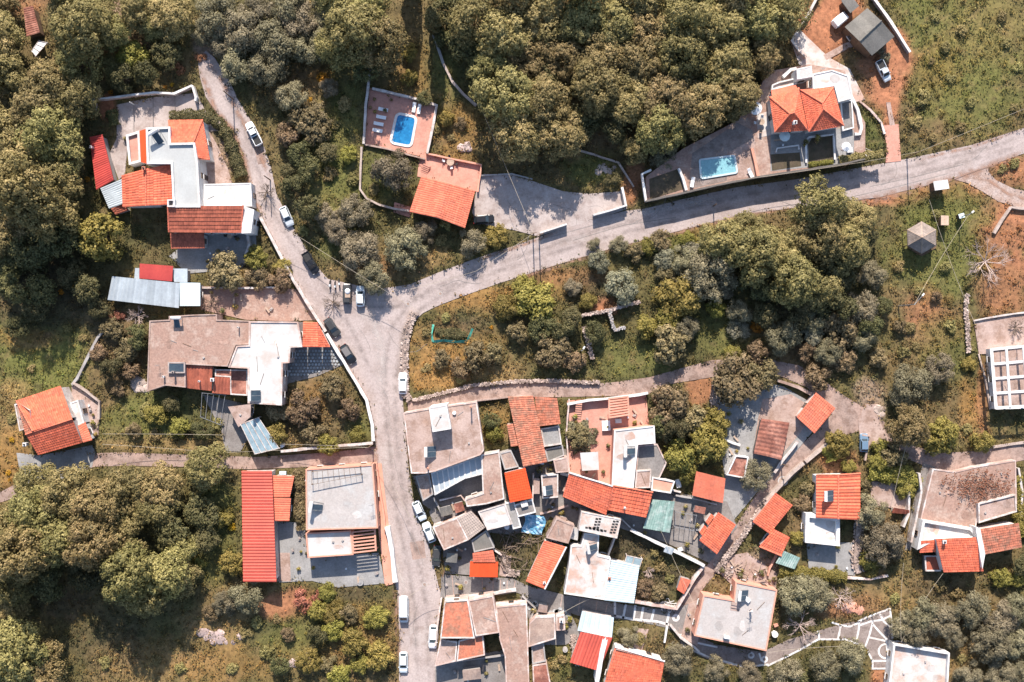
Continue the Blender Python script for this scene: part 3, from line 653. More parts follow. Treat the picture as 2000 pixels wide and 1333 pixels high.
h = pitched([[(330,454,4.9),(471,455,4.9),(475,402,6.0),(328,403,6.0)]], 'darktile', 'white', 'bigtile', name='tile_roofed_house', label='white house with long dark red tiled roof below the villa', ridge=[((471,455,4.9),(475,402,6.0)),((330,454,4.9),(328,403,6.0))], ridgem='salmon', over=.15)
pitched([[(334,486,2.9),(400,485,2.9),(398,455,3.6),(332,456,3.6)]], 'darktile', 'white', root=h)
flat([(475,403),(496,410),(490,455),(472,456)], 5.5, 'white', 'white', .05, root=h)
pitched([[(188,371,2.2),(175,268,2.2),(200,263,2.9),(222,352,2.9)]], 'redmetal', 'greywall', 'corr', name='lean_to', label='long narrow red metal lean-to left of the villa', cat='shed')
pitched([[(213,408,2.3),(196,368,2.3),(238,350,3.0),(241,398,3.0)]], 'greymetal', 'greywall', 'corr', name='lean_to', label='lean-to with grey corrugated sheet left of the villa', cat='shed', open_=True)
pitched([[(226,420,2.0),(217,408,2.4),(241,397,2.6),(252,411,2.0)]], 'darktile', 'greywall', name='lean_to', label='little dark red tiled lean-to below the grey sheet', cat='shed')
# sheds
pitched([[(272,544,3.0),(336,550,3.0),(338,520,3.5),(273,515,3.5)]], 'redmetal', 'greywall', 'flat', name='shed', label='shed with plain dark red roof below the dark red tiled house', cat='shed')
pitched([[(340,551,2.6),(366,552,2.6),(366,525,2.9),(338,525,2.9)]], 'greymetal', 'greywall', 'flat', name='shed', label='small grey roofed shed right of the dark red shed', cat='shed')
pitched([[(262,546,2.4),(272,545,2.4),(272,524,2.6),(264,524,2.6)]], 'greymetal', 'greywall', 'flat', name='shed', label='narrow pale sheet roof left of the dark red shed', cat='shed')
pitched([[(210,586,2.6),(349,602,2.6),(351,553,3.1),(219,540,3.1)]], 'greymetal', 'greywall', 'wide', name='shed', label='long grey sheet roofed shed above the big concrete house', cat='shed')
pitched([[(351,598,2.7),(391,598,2.7),(391,553,3.2),(351,552,3.2)]], 'bluemetal', 'greywall', 'flat', name='shed', label='pale blue sheet roof at the right end of the long grey shed', cat='shed')
# big concrete house
b3 = flat([(292,627),(330,625),(330,618),(382,615),(423,614),(424,625),(487,627),(486,673),(460,674),(444,716),(362,712),(362,757),(322,753),(287,765)], 4.2, 'concbrown', 'concpink', .16, name='flat_roofed_house', label='big house with brown bare concrete roof beside the street', pt=.2)
flat([(487,628),(582,629),(590,678),(567,679),(565,709),(552,710),(550,792),(484,788),(484,720),(446,718),(462,676),(486,675)], 5.0, 'roofwhite', 'pinkwall', .2, root=b3, pt=.25)
pitched([[(622,678,3.6),(620,630,3.6),(592,629,4.2),(591,678,4.2)]], 'orange', 'white', root=b3)
pitched([[(645,678,3.4),(622,678,3.4),(621,632,4.4)]], 'orange', 'white', root=b3)
pitched([[(362,758,3.0),(413,764,3.0),(415,716,3.7),(363,713,3.7)]], 'darktile', 'white', 'rib', root=b3)
pitched([[(414,768,3.0),(449,771,3.0),(449,738,3.6),(420,736,3.6)]], 'darktile', 'white', 'rib', root=b3)
flat([(420,722),(483,723),(483,773),(450,771),(449,737),(420,735)], 3.2, 'rust', 'whitedirty', .1, root=b3, win=False)
flat([(328,708),(361,708),(361,729),(328,729)], 4.6, 'solar', 'conc', .06, root=b3, win=False)
flat([(447,796),(489,791),(488,814),(466,833)], 2.8, 'concpink', 'greywall', .0, name='outbuilding', label='small outbuilding with bare concrete roof below the white roof', cat='outbuilding')
# orange house at the left
w = pitched([[(118,754,4.2),(32,783,4.2),(64,842,5.9),(141,819,5.9)],[(74,889,3.6),(160,865,3.6),(141,819,5.9),(50,849,5.5)]], 'orange', 'whitedirty', name='tile_roofed_house', label='orange tiled house at the left edge beside the lane', ridge=[((50,849,5.5),(141,819,5.9)),((32,783,4.2),(64,842,5.9))], ridgem='salmon')
pitched([[(32,783,4.2),(50,849,3.9),(66,843,5.5),(62,800,5.0)]], 'weather', 'whitedirty', root=w, over=.2)  # west-facing hip plane drawn in a darker tile
flat([(137,787),(152,782),(164,826),(150,832)], 3.0, 'roofwhite', 'white', .1, root=w)
pitched([[(180,860,2.8),(166,824,2.8),(152,832,3.3),(162,865,3.3)]], 'salmon', 'white', root=w)
flat([(28,790),(36,788),(50,838),(38,842)], 2.2, 'concpink', 'whitedirty', .2, root=w, win=False)
# red metal building and neighbours
r = pitched([[(475,1137,3.2),(472,920,3.2),(531,920,4.4),(540,1137,4.4)]], 'redorange', 'whitedirty', 'rib', name='metal_roofed_house', label='long building with ribbed red metal roof beside the wood', cat='building')
pitched([[(566,972,3.0),(575,930,3.0),(532,929,3.6),(531,972,3.6)]], 'salmon', 'whitedirty', 'corr', root=r)
pitched([[(565,1018,2.9),(568,974,2.9),(532,973,3.5),(531,1018,3.5)]], 'salmon', 'whitedirty', 'corr', root=r)
g = flat([(597,917),(728,908),(738,1032),(598,1036)], 4.6, 'concgrey', 'salmonwall', .15, 'salmonwall', name='flat_roofed_house', label='house with wide grey concrete roof left of the street')
flat([(597,1042),(685,1037),(690,1084),(601,1090)], 3.6, 'roofwhite', 'salmonwall', .25, 'salmonwall', name='flat_roofed_annex', label='white roofed annex with salmon rim below the grey concrete roof', cat='annex')
# village core
c = flat([(788,807),(840,798),(931,785),(945,880),(938,889),(850,921),(830,925),(803,925)], 5.4, 'concpink', 'pinkwall', .12, name='flat_roofed_house', label='street corner house with stained concrete roof and white stairhouse')
flat([(838,796),(872,791),(881,838),(845,844)], 8.3, 'roofwhite', 'white', .06, root=c, win=False)
flat([(812,931),(838,925),(846,966),(826,979)], 3.0, 'gravel', 'greywall', .12, name='outbuilding', label='outbuilding with gravelly dark roof beside the street', cat='outbuilding')
k9 = flat([(940,889),(975,882),(985,975),(950,985),(912,990),(908,976),(943,964)], 4.4, 'concbrown', 'whitedirty', .12, name='flat_roofed_house', label='house with brown concrete roof left of the vivid orange roof')
k10 = pitched([[(1022,912,4.4),(992,775,4.4),(1041,773,5.6),(1069,903,5.6)]], 'weather', 'pinkwall', name='tile_roofed_house', label='long house with weathered salmon tiles in the old village', over=.2)
pitched([[(998,873,4.2),(990,830,4.2),(1002,828,4.4),(1012,871,4.4)]], 'weather', 'pinkwall', root=k10, over=.1, win=False)
pitched([[(1052,833,3.6),(1095,828,3.6),(1088,778,4.4),(1044,775,4.4)]], 'weather', 'pinkwall', name='tile_roofed_house', label='small square tiled house right of the long weathered roof')
flat([(1056,838),(1092,832),(1097,868),(1063,873)], 3.0, 'shadepave', 'whitedirty', .35, name='flat_roofed_annex', label='annex with blue grey sunken flat roof below the square tiled house', cat='annex')
flat([(1064,878),(1099,871),(1102,890),(1078,900),(1070,902)], 2.4, 'slate', 'greywall', .15, name='shed', label='low dark roofed shed right of the long weathered roof', cat='shed')
flat([(1081,900),(1108,893),(1111,922),(1086,924)], 3.6, 'concpink', 'pinkwall', .06, name='outbuilding', label='small house with bare pinkish roof above the long orange tiles', cat='outbuilding')
pitched([[(996,982,4.2),(1040,973,4.2),(1026,914,5.0),(985,924,5.0)]], 'bright', 'white', name='tile_roofed_house', label='small house with vivid red-orange roof in the village core', over=.1)
flat([(976,886),(998,880),(1013,912),(986,918)], 4.0, 'brownroof', 'greywall', .1, name='outbuilding', label='dark brown flat roof above the vivid red-orange roof', cat='outbuilding')
flat([(934,1000),(986,984),(1001,1024),(952,1036)], 4.0, 'roofwhite', 'whitedirty', .12, name='flat_roofed_house', label='whitewashed flat roof below the brown concrete roof')
flat([(985,984),(1004,979),(1018,1030),(1002,1034)], 3.0, 'shadepave', 'white', .12, name='flat_roofed_annex', label='narrow blue grey annex right of the whitewashed roof', cat='annex')
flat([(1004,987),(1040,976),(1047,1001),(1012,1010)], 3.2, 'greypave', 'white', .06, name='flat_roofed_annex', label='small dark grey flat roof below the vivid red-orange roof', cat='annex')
flat([(1057,929),(1090,926),(1090,972),(1060,974)], 3.4, 'concpink', 'whitedirty', .35, name='flat_roofed_house', label='small cluttered roof terrace left of the long orange tiles')
pitched([[(1099,970,4.4),(1184,1006,4.4),(1196,950,5.6),(1112,924,5.6)]], 'orange', 'whitedirty', name='tile_roofed_house', label='orange tiled house, left half of the long pair in the village', ridge=[((1112,924,5.6),(1196,950,5.6))], ridgem='white')
pitched([[(1187,996,4.3),(1262,1011,4.3),(1275,962,5.4),(1198,949,5.4)]], 'orange', 'whitedirty', 'bigtile', name='tile_roofed_house', label='orange tiled house, right half of the long pair in the village', ridge=[((1198,949,5.4),(1275,962,5.4)),((1187,996,4.3),(1198,949,5.4))], ridgem='salmon')
flat([(1200,841),(1278,832),(1280,866),(1246,869),(1237,954),(1195,950)], 4.6, 'roofwhite', 'salmonwall', .15, 'white', name='flat_roofed_house', label='house with clean white L-shaped roof and solar heater')
flat([(1247,871),(1284,868),(1302,905),(1288,935),(1238,955)], 2.6, 'greypave', 'pinkwall', .15, name='flat_roofed_annex', label='shaded grey annex right of the clean white roof', cat='annex')
flat([(1243,920),(1272,918),(1270,953),(1240,954)], 3.8, 'concpink', 'whitedirty', .12, name='outbuilding', label='small pinkish roof above the right orange tiles', cat='outbuilding')
flat([(1274,932),(1318,941),(1310,964),(1272,958)], 3.0, 'salmonwall', 'white', .2, name='outbuilding', label='little white walled terrace with red floor beside the big vine', cat='outbuilding')
pitched([[(1137,920,2.6),(1170,918,2.6),(1168,883,2.9),(1133,885,2.9)]], 'roofwhite', 'white', 'flat', name='canopy', label='square white canopy in the terracotta yard', cat='canopy', open_=True)
pitched([[(1352,968,2.8),(1412,983,2.8),(1417,935,3.4),(1360,921,3.4)]], 'salmon', 'pinkwall', 'flat', name='canopy', label='square salmon roof below the big green vine', cat='canopy', open_=True)
pitched([[(1472,886,2.6),(1487,818,2.6),(1516,822,3.3),(1500,892,3.3)],[(1526,899,2.6),(1542,826,2.6),(1516,822,3.3),(1500,892,3.3)]], 'rust', 'darkwall', 'wide', name='shed', label='rusty brown sheet roofed shed under the big tree', cat='shed')
pitched([[(1556,815,2.7),(1591,847,2.7),(1632,798,3.5),(1594,767,3.5)]], 'salmon', 'pinkwall', name='tile_roofed_shed', label='square salmon tiled roof beside the curve of the lane', cat='shed')
flat([(1437,890),(1462,893),(1455,935),(1419,928)], 2.4, 'rust', 'white', .3, name='outbuilding', label='brown roofed outbuilding with white rim in the shaded yard', cat='outbuilding', win=False)
pitched([[(1256,1032,2.9),(1308,1041,2.9),(1318,980,3.4),(1275,976,3.4)]], 'green', 'white', 'corr', name='canopy', label='pale green corrugated canopy below the orange tiles', cat='canopy', open_=True)
o = pitched([[(1400,1083,2.8),(1437,1025,2.8),(1403,1001,3.7),(1366,1056,3.7)]], 'orange', 'whitedirty', name='tile_roofed_house', label='orange tiled house left of the sloping lane')
pitched([[(1371,1046,2.6),(1381,1031,2.6),(1376,1026,2.7),(1366,1040,2.7)]], 'orange', 'whitedirty', root=o, win=False, over=.05)
pitched([[(1383,1026,2.6),(1395,1009,2.6),(1389,1004,2.7),(1378,1020,2.7)]], 'orange', 'whitedirty', root=o, win=False, over=.05)
pitched([[(1503,1043,2.8),(1548,987,2.8),(1515,963,3.6),(1470,1020,3.6)]], 'orange', 'pinkwall', name='tile_roofed_house', label='orange tiled house right of the sloping lane')
pitched([[(1483,1068,2.6),(1526,1086,2.6),(1543,1050,3.2),(1512,1034,3.2)]], 'orange', 'pinkwall', name='tile_roofed_shed', label='small orange tiled shed below the lane side house', cat='shed', ridge=[((1483,1068,2.6),(1526,1086,2.6))], ridgem='salmon')
pitched([[(1515,1100,2.2),(1552,1112,2.2),(1563,1090,2.7),(1530,1076,2.7)]], 'green', 'wood', 'corr', name='canopy', label='dark green sheet canopy below the small orange shed', cat='canopy', open_=True)
e1 = pitched([[(1594,1012,3.6),(1594,928,3.6),(1637,928,4.9),(1637,1014,4.9)],[(1680,925,3.6),(1680,1016,3.6),(1637,1014,4.9),(1637,928,4.9)]], 'orange', 'white', 'rib', name='tile_roofed_house', label='house with striped bright orange gable roof and solar heater', ridge=[((1637,928,4.9),(1637,1014,4.9)),((1594,928,3.6),(1637,928,4.9)),((1637,928,4.9),(1680,925,3.6))], ridgem='salmon')
flat([(1574,1003),(1640,1012),(1640,1067),(1573,1060)], 3.2, 'roofwhite', 'white', .8, root=e1, pt=.7)
flat([(1136,1000),(1213,1015),(1205,1052),(1130,1036)], 5.2, 'concwhite', 'whitedirty', .1, name='flat_roofed_house', label='pale flat roof pierced by rows of dark slots', pt=.12)
t33 = pitched([[(1063,1056,3.9),(1027,1136,3.9),(1064,1151,4.9),(1106,1069,4.9)]], 'orange', 'white', name='tile_roofed_house', label='slanting orange tiled house with white gutter wall', ridge=[((1064,1151,4.9),(1106,1069,4.9))], ridgem='white')
flat([(1087,1013),(1122,1027),(1110,1062),(1067,1051)], 4.2, 'concbrown', 'concpink', .1, name='flat_roofed_annex', label='bare concrete roof at the top of the slanting orange tiles', cat='annex')
k34 = flat([(1115,1068),(1122,1066),(1135,1066),(1142,1042),(1170,1045),(1168,1085),(1193,1091),(1180,1172),(1102,1160),(1112,1100)], 4.0, 'concwhite', 'white', .12, name='flat_roofed_house', label='house with stained whitish roof beside pale blue sheet')
pitched([[(1238,1179,3.0),(1249,1106,3.0),(1194,1094,3.8),(1180,1173,3.8)]], 'bluemetal', 'whitedirty', 'corr', name='metal_roofed_shed', label='pale blue corrugated roof beside the alley', cat='shed')
b36 = flat([(845,1030),(893,1012),(915,1055),(867,1075)], 3.9, 'concbrown', 'pinkwall', .06, name='flat_roofed_house', label='house with plain brown roof behind the parked pale car')
pitched([[(915,1055,3.6),(948,1030,3.6),(920,998,3.95),(893,1012,3.95)]], 'beigeroof', 'pinkwall', root=b36, over=.05)
flat([(921,1056),(950,1036),(966,1070),(926,1079)], 2.8, 'slate', 'greywall', .06, name='shed', label='small dark grey shed below the beige tiled roof', cat='shed')
q = pitched([[(917,1127,2.8),(972,1128,2.8),(973,1098,3.3),(918,1097,3.3)]], 'bright', 'white', 'flat', name='canopy', label='bright red-orange canopy beside the alley', cat='canopy', open_=True)
pitched([[(924,1098,3.4),(968,1098,3.4),(963,1075,3.9),(923,1081,3.9)]], 'salmon', 'pinkwall', name='tile_roofed_shed', label='pale salmon tiled shed behind the bright canopy', cat='shed')
# block at the bottom
m39 = flat([(868,1175),(914,1172),(927,1247),(860,1247)], 4.8, 'weather', 'pinkwall', .15, 'whitedirty', name='flat_roofed_house', label='house with speckled orange flat roof at the lower street corner')
flat([(915,1173),(963,1164),(975,1236),(929,1243)], 4.6, 'concbrown', 'pinkwall', .12, root=m39)
flat([(929,1244),(943,1240),(947,1280),(892,1292),(896,1252)], 3.6, 'weather', 'pinkwall', .1, root=m39)
flat([(860,1250),(893,1254),(890,1292),(849,1302)], 3.4, 'concpink', 'pinkwall', .06, root=m39)
m40 = flat([(968,1186),(1029,1180),(1030,1220),(1034,1350),(989,1350),(986,1282),(976,1250)], 4.0, 'concbrown', 'pinkwall', .1, name='flat_roofed_house', label='long house with brown concrete roof at the bottom edge')
flat([(1034,1218),(1046,1206),(1084,1204),(1085,1248),(1032,1264)], 3.4, 'brownroof', 'pinkwall', .06, name='outbuilding', label='brown concrete roofed outbuilding in the lower village', cat='outbuilding')
flat([(1086,1205),(1102,1200),(1104,1231),(1087,1232)], 3.0, 'concbrown', 'pinkwall', .05, name='outbuilding', label='tiny concrete roof right of the brown outbuilding', cat='outbuilding')
flat([(1038,1262),(1062,1256),(1066,1292),(1040,1298)], 2.6, 'concpink', 'greywall', .3, name='outbuilding', label='little open roofed pen in the lower village', cat='outbuilding', win=False)
flat([(1040,1300),(1068,1296),(1076,1340),(1042,1345)], 2.8, 'rust', 'pinkwall', .05, name='shed', label='rust brown shed roof at the bottom edge', cat='shed')
pitched([[(1128,1232,3.0),(1195,1246,3.0),(1199,1207,3.6),(1137,1194,3.6)]], 'bluemetal', 'whitedirty', 'corr', name='metal_roofed_shed', label='pale corrugated roof chequered with orange below the alley', cat='shed')
pitched([[(1113,1294,3.2),(1171,1311,3.2),(1196,1246,4.2),(1134,1235,4.2)]], 'redorange', 'whitedirty', 'rib', name='metal_roofed_house', label='red-orange ribbed roof below the chequered sheet', cat='building')
pitched([[(1178,1345,3.8),(1288,1345,3.8),(1298,1292,4.8),(1201,1264,4.8)]], 'orange', 'white', name='tile_roofed_house', label='orange tiled house at the bottom edge beside ribbed roof', ridge=[((1201,1264,4.8),(1298,1292,4.8))], ridgem='white')
n43 = flat([(1374,1163),(1433,1173),(1437,1137),(1518,1153),(1497,1272),(1356,1242)], 3.8, 'concgrey', 'salmonwall', .15, 'salmonwall', name='flat_roofed_house', label='concrete roofed house with outside stair and person on roof')
# right side
y44 = flat([(1822,916),(1866,922),(1905,912),(1984,899),(1986,985),(1910,1010),(1905,1034),(1797,1019)], 2.0, 'concbrown', 'pinkwall', .1, name='walled_terrace', label='wide bare concrete terrace with dry vines at the right', cat='terrace', win=False)
flat([(1911,984),(1984,966),(1986,1000),(1912,1022)], 3.0, 'concpink', 'whitedirty', .3, name='flat_roofed_annex', label='small pinkish roof with balustrade on the wide terrace', cat='annex')
z44 = flat([(1803,1016),(1898,1032),(1912,1052),(1826,1056),(1792,1074)], 3.4, 'roofwhite', 'white', .7, name='tile_roofed_house', label='white house with stepped orange roofs at the right', cat='house', pt=.45)
pitched([[(1796,1080,2.9),(1828,1078,2.9),(1826,1055,3.5),(1799,1057,3.5)]], 'orange', 'white', root=z44)
pitched([[(1843,1118,3.8),(1921,1116,3.8),(1906,1050,5.0),(1828,1053,5.0)]], 'orange', 'white', root=z44, over=.2)
flat([(1906,1030),(1914,1032),(1924,1082),(1919,1110),(1912,1070)], 5.0, 'white', 'white', .05, root=z44, win=False)
flat([(1806,1086),(1838,1086),(1838,1116),(1808,1116)], 1.6, 'darktile', 'darkwall', .25, 'whitedirty', root=z44, win=False)
pitched([[(1923,1083,3.6),(1996,1069,3.6),(1990,1022,4.6),(1912,1034,4.6)]], 'weather', 'pinkwall', name='tile_roofed_house', label='weathered salmon tiled house at the right edge')
flat([(1746,1258),(1855,1276),(1851,1350),(1735,1350)], 3.0, 'concwhite', 'white', .9, name='flat_roofed_house', label='white walled flat roof at the bottom right below the square', pt=.3)
p46 = flat([(1936,683),(2030,672),(2030,797),(1945,800)], 2.6, 'concpink', 'white', .35, name='flat_roofed_house', label='roof terrace under a white beam frame at the right edge')
pitched([[(1746,992,1.9),(1776,997,1.9),(1777,1005,1.4),(1742,1002,1.4)][::-1]], 'darktile', 'whitedirty', 'rib', name='lean_to', label='narrow ribbed orange lean-to below the pinkish yard', cat='shed')
# villa with hipped roofs
vz = 6.2; va = 8.1
nv = pitched([[(1503,190,vz),(1513,259,vz),(1543,223,va)],[(1513,259,vz),(1577,255,vz),(1551,221,va),(1543,223,va)],[(1577,255,vz),(1560,172,vz),(1551,221,va)],[(1560,172,vz),(1503,190,vz),(1543,223,va),(1551,221,va)]], 'orange', 'white', 'tile', z0=ZT, name='villa', label='villa with twin hipped orange roofs above the road', ridge=[((1503,190,vz),(1543,223,va)),((1513,259,vz),(1543,223,va)),((1577,255,vz),(1551,221,va)),((1560,172,vz),(1551,221,va)),((1543,223,va),(1551,221,va))], ridgem='salmon')
pitched([[(1563,176,vz),(1580,258,vz),(1608,214,va),(1606,202,va)],[(1580,258,vz),(1648,246,vz),(1608,214,va)],[(1648,246,vz),(1627,171,vz),(1606,202,va),(1608,214,va)],[(1627,171,vz),(1563,176,vz),(1606,202,va)]], 'orange', 'white', 'tile', z0=ZT, root=nv, ridge=[((1563,176,vz),(1606,202,va)),((1627,171,vz),(1606,202,va)),((1580,258,vz),(1608,214,va)),((1648,246,vz),(1608,214,va)),((1606,202,va),(1608,214,va))], ridgem='salmon')
flat([(1587,145),(1625,137),(1657,148),(1666,192),(1638,199),(1630,168),(1588,174)], 5.6, 'roofwhite', 'white', .12, z0=ZT, root=nv)
flat([(1556,135),(1585,129),(1587,150),(1557,155)], 6.6, 'roofwhite', 'white', .05, z0=ZT, root=nv)
pitched([[(1558,180,6.0),(1556,166,5.6),(1506,176,5.6),(1508,190,6.0)]], 'salmon', 'white', 'flat', z0=ZT, root=nv, win=False)
flat([(1642,200),(1664,194),(1668,250),(1646,256)], 3.4, 'greypave', 'white', .3, z0=ZT, root=nv, win=False)
flat([(1522,160),(1556,152),(1556,164),(1507,176),(1508,166)], 4.0, 'concwhite', 'white', .4, z0=ZT, root=nv, win=False)
# grey shed in the red garden
pitched([[(1694,16,3.2),(1650,53,3.2),(1679,81,4.8),(1721,41,4.8)],[(1703,109,3.2),(1747,72,3.2),(1721,41,4.8),(1679,81,4.8)]], 'slate', 'wood', 'flat', name='barn', label='large grey roofed barn in the red soil garden', cat='barn', ridge=[((1679,81,4.8),(1721,41,4.8))], ridgem='slate')
pitched([[(1643,2,2.6),(1661,26,2.6),(1678,12,2.9),(1660,-12,2.9)]], 'slate', 'wood', 'flat', name='shed', label='small grey shed at the top edge beside the barn', cat='shed')
# house with two plain orange planes
n49 = pitched([[(800,414,3.6),(823,345,3.6),(873,358,4.9),(853,425,4.9)],[(928,373,3.6),(908,446,3.6),(853,425,4.9),(873,358,4.9)]], 'salmon', 'salmonwall', 'tile', name='tile_roofed_house', label='salmon orange gabled house beside the concrete driveway', over=.25)
# top left
pitched([[(52,72,2.4),(46,16,2.4),(64,12,3.0),(78,64,3.0)]], 'rust', 'wood', 'corr', name='shed', label='rusty red roofed shed among trees in the top left corner', cat='shed')
# gazebo
gp = [(1772,449),(1800,433),(1828,449),(1828,480),(1800,496),(1773,480)]
gz = thing('gazebo', 'hexagonal wooden gazebo with beige shingle roof in the meadow', 'gazebo', P(1800, 466))
ap = P(1801, 464, 5.3); rb = MB(); tb = MB()
for i in range(6):
    a = P(*gp[i], 2.8); b2 = P(*gp[(i + 1) % 6], 2.8)
    rb.add([a, b2, ap, (a[0], a[1], 2.68), (b2[0], b2[1], 2.68)], [[0, 1, 2], [3, 4, 1, 0]])
    tile_grid(tb, [a, b2, ap, ap], .45, .4, .02, .03, rnd)
    MB().tube((a[0] * .985 + ap[0] * .015, a[1] * .985 + ap[1] * .015, 0), (a[0] * .97 + ap[0] * .03, a[1] * .97 + ap[1] * .03, 2.7), .09).build('post', MT['wood'], gz)
    MB().tube(tuple(a), tuple(ap), .07, .07, 5).build('ridge_cap', MT['palewood'], gz)
ro = rb.build('roof', MT['gazebo'], gz); tb.build('roof_shingles', MT['gazebo'], ro, kind='stuff')
fl = MB(); fl.prism(ccw(XY([(x, y + 5) for x, y in gp], 0)), -.1, .2); fl.build('floor', MT['wood'], gz)
FP.append((ccw(XY(gp, 2.8)), 3, gz.name))
for (x, y, wd, dp, hh, ang, m, lb) in [(1838,362,28,18,2.6,8,'roofwhite','white roofed kiosk beside the road in the meadow'),(1845,431,15,19,2.0,-3,'palewood','small brown hut right of the gazebo'),(1878,422,11,9,1.5,15,'bluemetal','tiny box with blue lid in the meadow')]:
    rr = thing('hut', lb, 'hut', P(x, y, 0)); X, Y, _ = P(x, y, hh); rz = math.radians(ang)
    MB().box((X, Y, hh / 2), (wd * .085, dp * .085, hh), rz).build('wall', MT['wood'], rr)
    MB().box((X, Y, hh + .06), (wd * .1, dp * .1, .12), rz, Matrix.Rotation(rz, 3, 'Z') @ Matrix.Rotation(-.12, 3, 'X')).build('roof', MT[m], rr)
    MB().box((X - .02, Y - dp * .0425, hh * .42), (.7 if wd > 12 else .4, .06, hh * .75), rz).build('door', MT['palewood'], rr)

for pl, m, st, lb in [([[(1322,1152,1.8),(1336,1161,1.8),(1350,1134,2.2),(1330,1128,2.2)]],'salmon','flat','little red sheet roof in the garden corner at the sloping lane'),([[(1112,1052,2.4),(1128,1056,2.4),(1131,1034,2.8),(1117,1031,2.8)]],'roofwhite','flat','small white sheet roof beside the pierced flat roof'),([[(1090,1025,2.2),(1104,1029,2.2),(1107,1012,2.5),(1094,1009,2.5)]],'brownroof','flat','tiny brown shed roof above the slanting orange tiles'),([[(862,1010,2.0),(884,1004,2.0),(879,988,2.3),(858,993,2.3)]],'slate','wide','low dark lean-to in the shaded yard behind the street cars'),([[(890,1003,2.1),(908,997,2.1),(903,980,2.4),(886,985,2.4)]],'rust','wide','low rusty lean-to in the shaded yard behind the street cars'),([[(870,1098,2.2),(892,1100,2.2),(894,1082,2.5),(873,1080,2.5)]],'slate','wide','dark sheet lean-to in the dark yard beside the alley'),([[(1045,905,2.4),(1062,908,2.4),(1064,888,2.7),(1048,885,2.7)]],'greymetal','wide','grey sheet lean-to left of the low dark roofed shed'),([[(1042,965,2.2),(1054,965,2.2),(1054,935,2.5),(1042,935,2.5)]],'concpink','flat','narrow pale roof between vivid orange roof and cluttered terrace'),([[(1355,1000,2.2),(1376,1005,2.2),(1379,992,2.4),(1358,988,2.4)]],'rust','flat','rusty sheet lean-to below the square salmon roof'),([[(1296,1078,1.8),(1312,1084,1.8),(1317,1072,2.0),(1301,1067,2.0)]],'greymetal','wide','grey sheet hutch in the dark garden below the curving wall'),([[(1050,1195,2.2),(1068,1198,2.2),(1070,1184,2.5),(1053,1181,2.5)]],'concpink','flat','small square concrete roof beside the stepped alley'),([[(905,1330,2.2),(940,1326,2.2),(938,1306,2.6),(903,1310,2.6)]],'brownroof','wide','brown lean-to in the shaded yard at the bottom edge')]:
    pitched(pl, m, 'greywall', st, name='lean_to', label=lb, cat='shed', over=.1, win=False)
# ---------------------------------------------------------------- windows and doors on the walls the camera can see
def blocked(x, y, h, own):
    return any(hh > h * .55 and rn != own and inside(x, y, pg) for pg, hh, rn in FP)
for root, w, z0, z1 in WALLS:
    if z1 - z0 < 2.0: continue
    n = len(w); done_door = False
    for i in range(n):
        a, b = Vector(w[i]), Vector(w[(i + 1) % n]); d = b - a; L = d.length
        if L < 2.2: continue
        d /= L; nv = Vector((d.y, -d.x)); m = (a + b) / 2
        if (-m.dot(nv)) * (z1 - z0) / H < .45: continue
        if any(inside(m.x + nv.x * .3, m.y + nv.y * .3, pg) for pg, hh, rn in FP if rn == root.name): continue
        k = max(1, int(L / 3.6))
        for j in range(k):
            p = a + d * (L * (j + .5) / k)
            if blocked(p.x + nv.x * .9, p.y + nv.y * .9, z1, root.name): continue
            ang = math.atan2(nv.y, nv.x); q = p + nv * .0
            if not done_door and L > 4 and z1 - z0 > 2.5:
                add_window(root, q.x, q.y, z0 + .02, ang, 1.0, 2.1, True); done_door = True
            else: add_window(root, q.x, q.y, z0 + .95, ang, 1.0, min(1.2, z1 - z0 - 1.2))
            if z1 - z0 > 4.6: add_window(root, q.x, q.y, z0 + 3.3, ang, 1.0, 1.1)

# ---------------------------------------------------------------- garden and retaining walls
lowwall([(183,217),(183,194),(225,190),(262,185),(300,181),(340,183),(375,167)], 1.6, 'pinkwall', .3, label='wavy white topped wall along the top of the villa forecourt', cap='white')
lowwall([(375,167),(382,190),(381,197)], 1.7, 'white', .35, label='white gate pillar wall at the end of the villa forecourt')
lowwall([(508,424),(528,462),(548,500),(574,550),(600,592),(636,648)], 1.3, 'pinkwall', .45, label='upper stretch of the pink street wall above the junction', cap='whitedirty')
lowwall([(638,652),(662,692),(690,738),(716,782),(727,830),(729,862)], 1.3, 'pinkwall', .5, label='lower stretch of the white topped street wall below the junction', cap='white')
lowwall([(728,866),(690,869),(620,875),(548,882)], 1.6, 'pinkwall', .4, label='wall above the brown lane beside the street', cap='whitedirty')
lowwall([(603,919),(660,912),(735,905),(742,960),(750,1010),(752,1035)], 1.0, 'salmonwall', .35, label='salmon wall round the wide grey concrete roof')
lowwall([(756,1030),(764,1070),(772,1138)], 1.5, 'white', .9, label='white wedge shaped wall beside the street')
lowwall([(722,135),(719,170),(714,205),(710,281)], 1.2, 'greywall', .35, label='long wall left of the deep blue pool', cap='whitedirty')
lowwall([(711,282),(760,292),(830,311)], .8, 'concpink', .3, label='low wall below the deep blue pool')
lowwall([(727,173),(770,183),(820,195),(853,206),(847,240),(834,300)], 1.1, 'greywall', .4, label='wall above and right of the deep blue pool', cap='whitedirty')
lowwall([(706,287),(704,330),(703,370),(716,388),(740,400),(770,408),(800,412)], 1.0, 'palestone', .4, label='curving pale wall left of the salmon orange house')
lowwall([(832,300),(940,322),(933,375)], .9, 'salmonwall', .3, label='salmon parapet of the reddish terrace')
lowwall([(846,66),(856,95),(866,125)], .8, 'greywall', .5, label='upper part of the slanting field wall, below the cypress')
lowwall([(866,125),(884,160),(905,184),(930,206)], .8, 'palestone', .5, label='pale lower part of the slanting field wall')
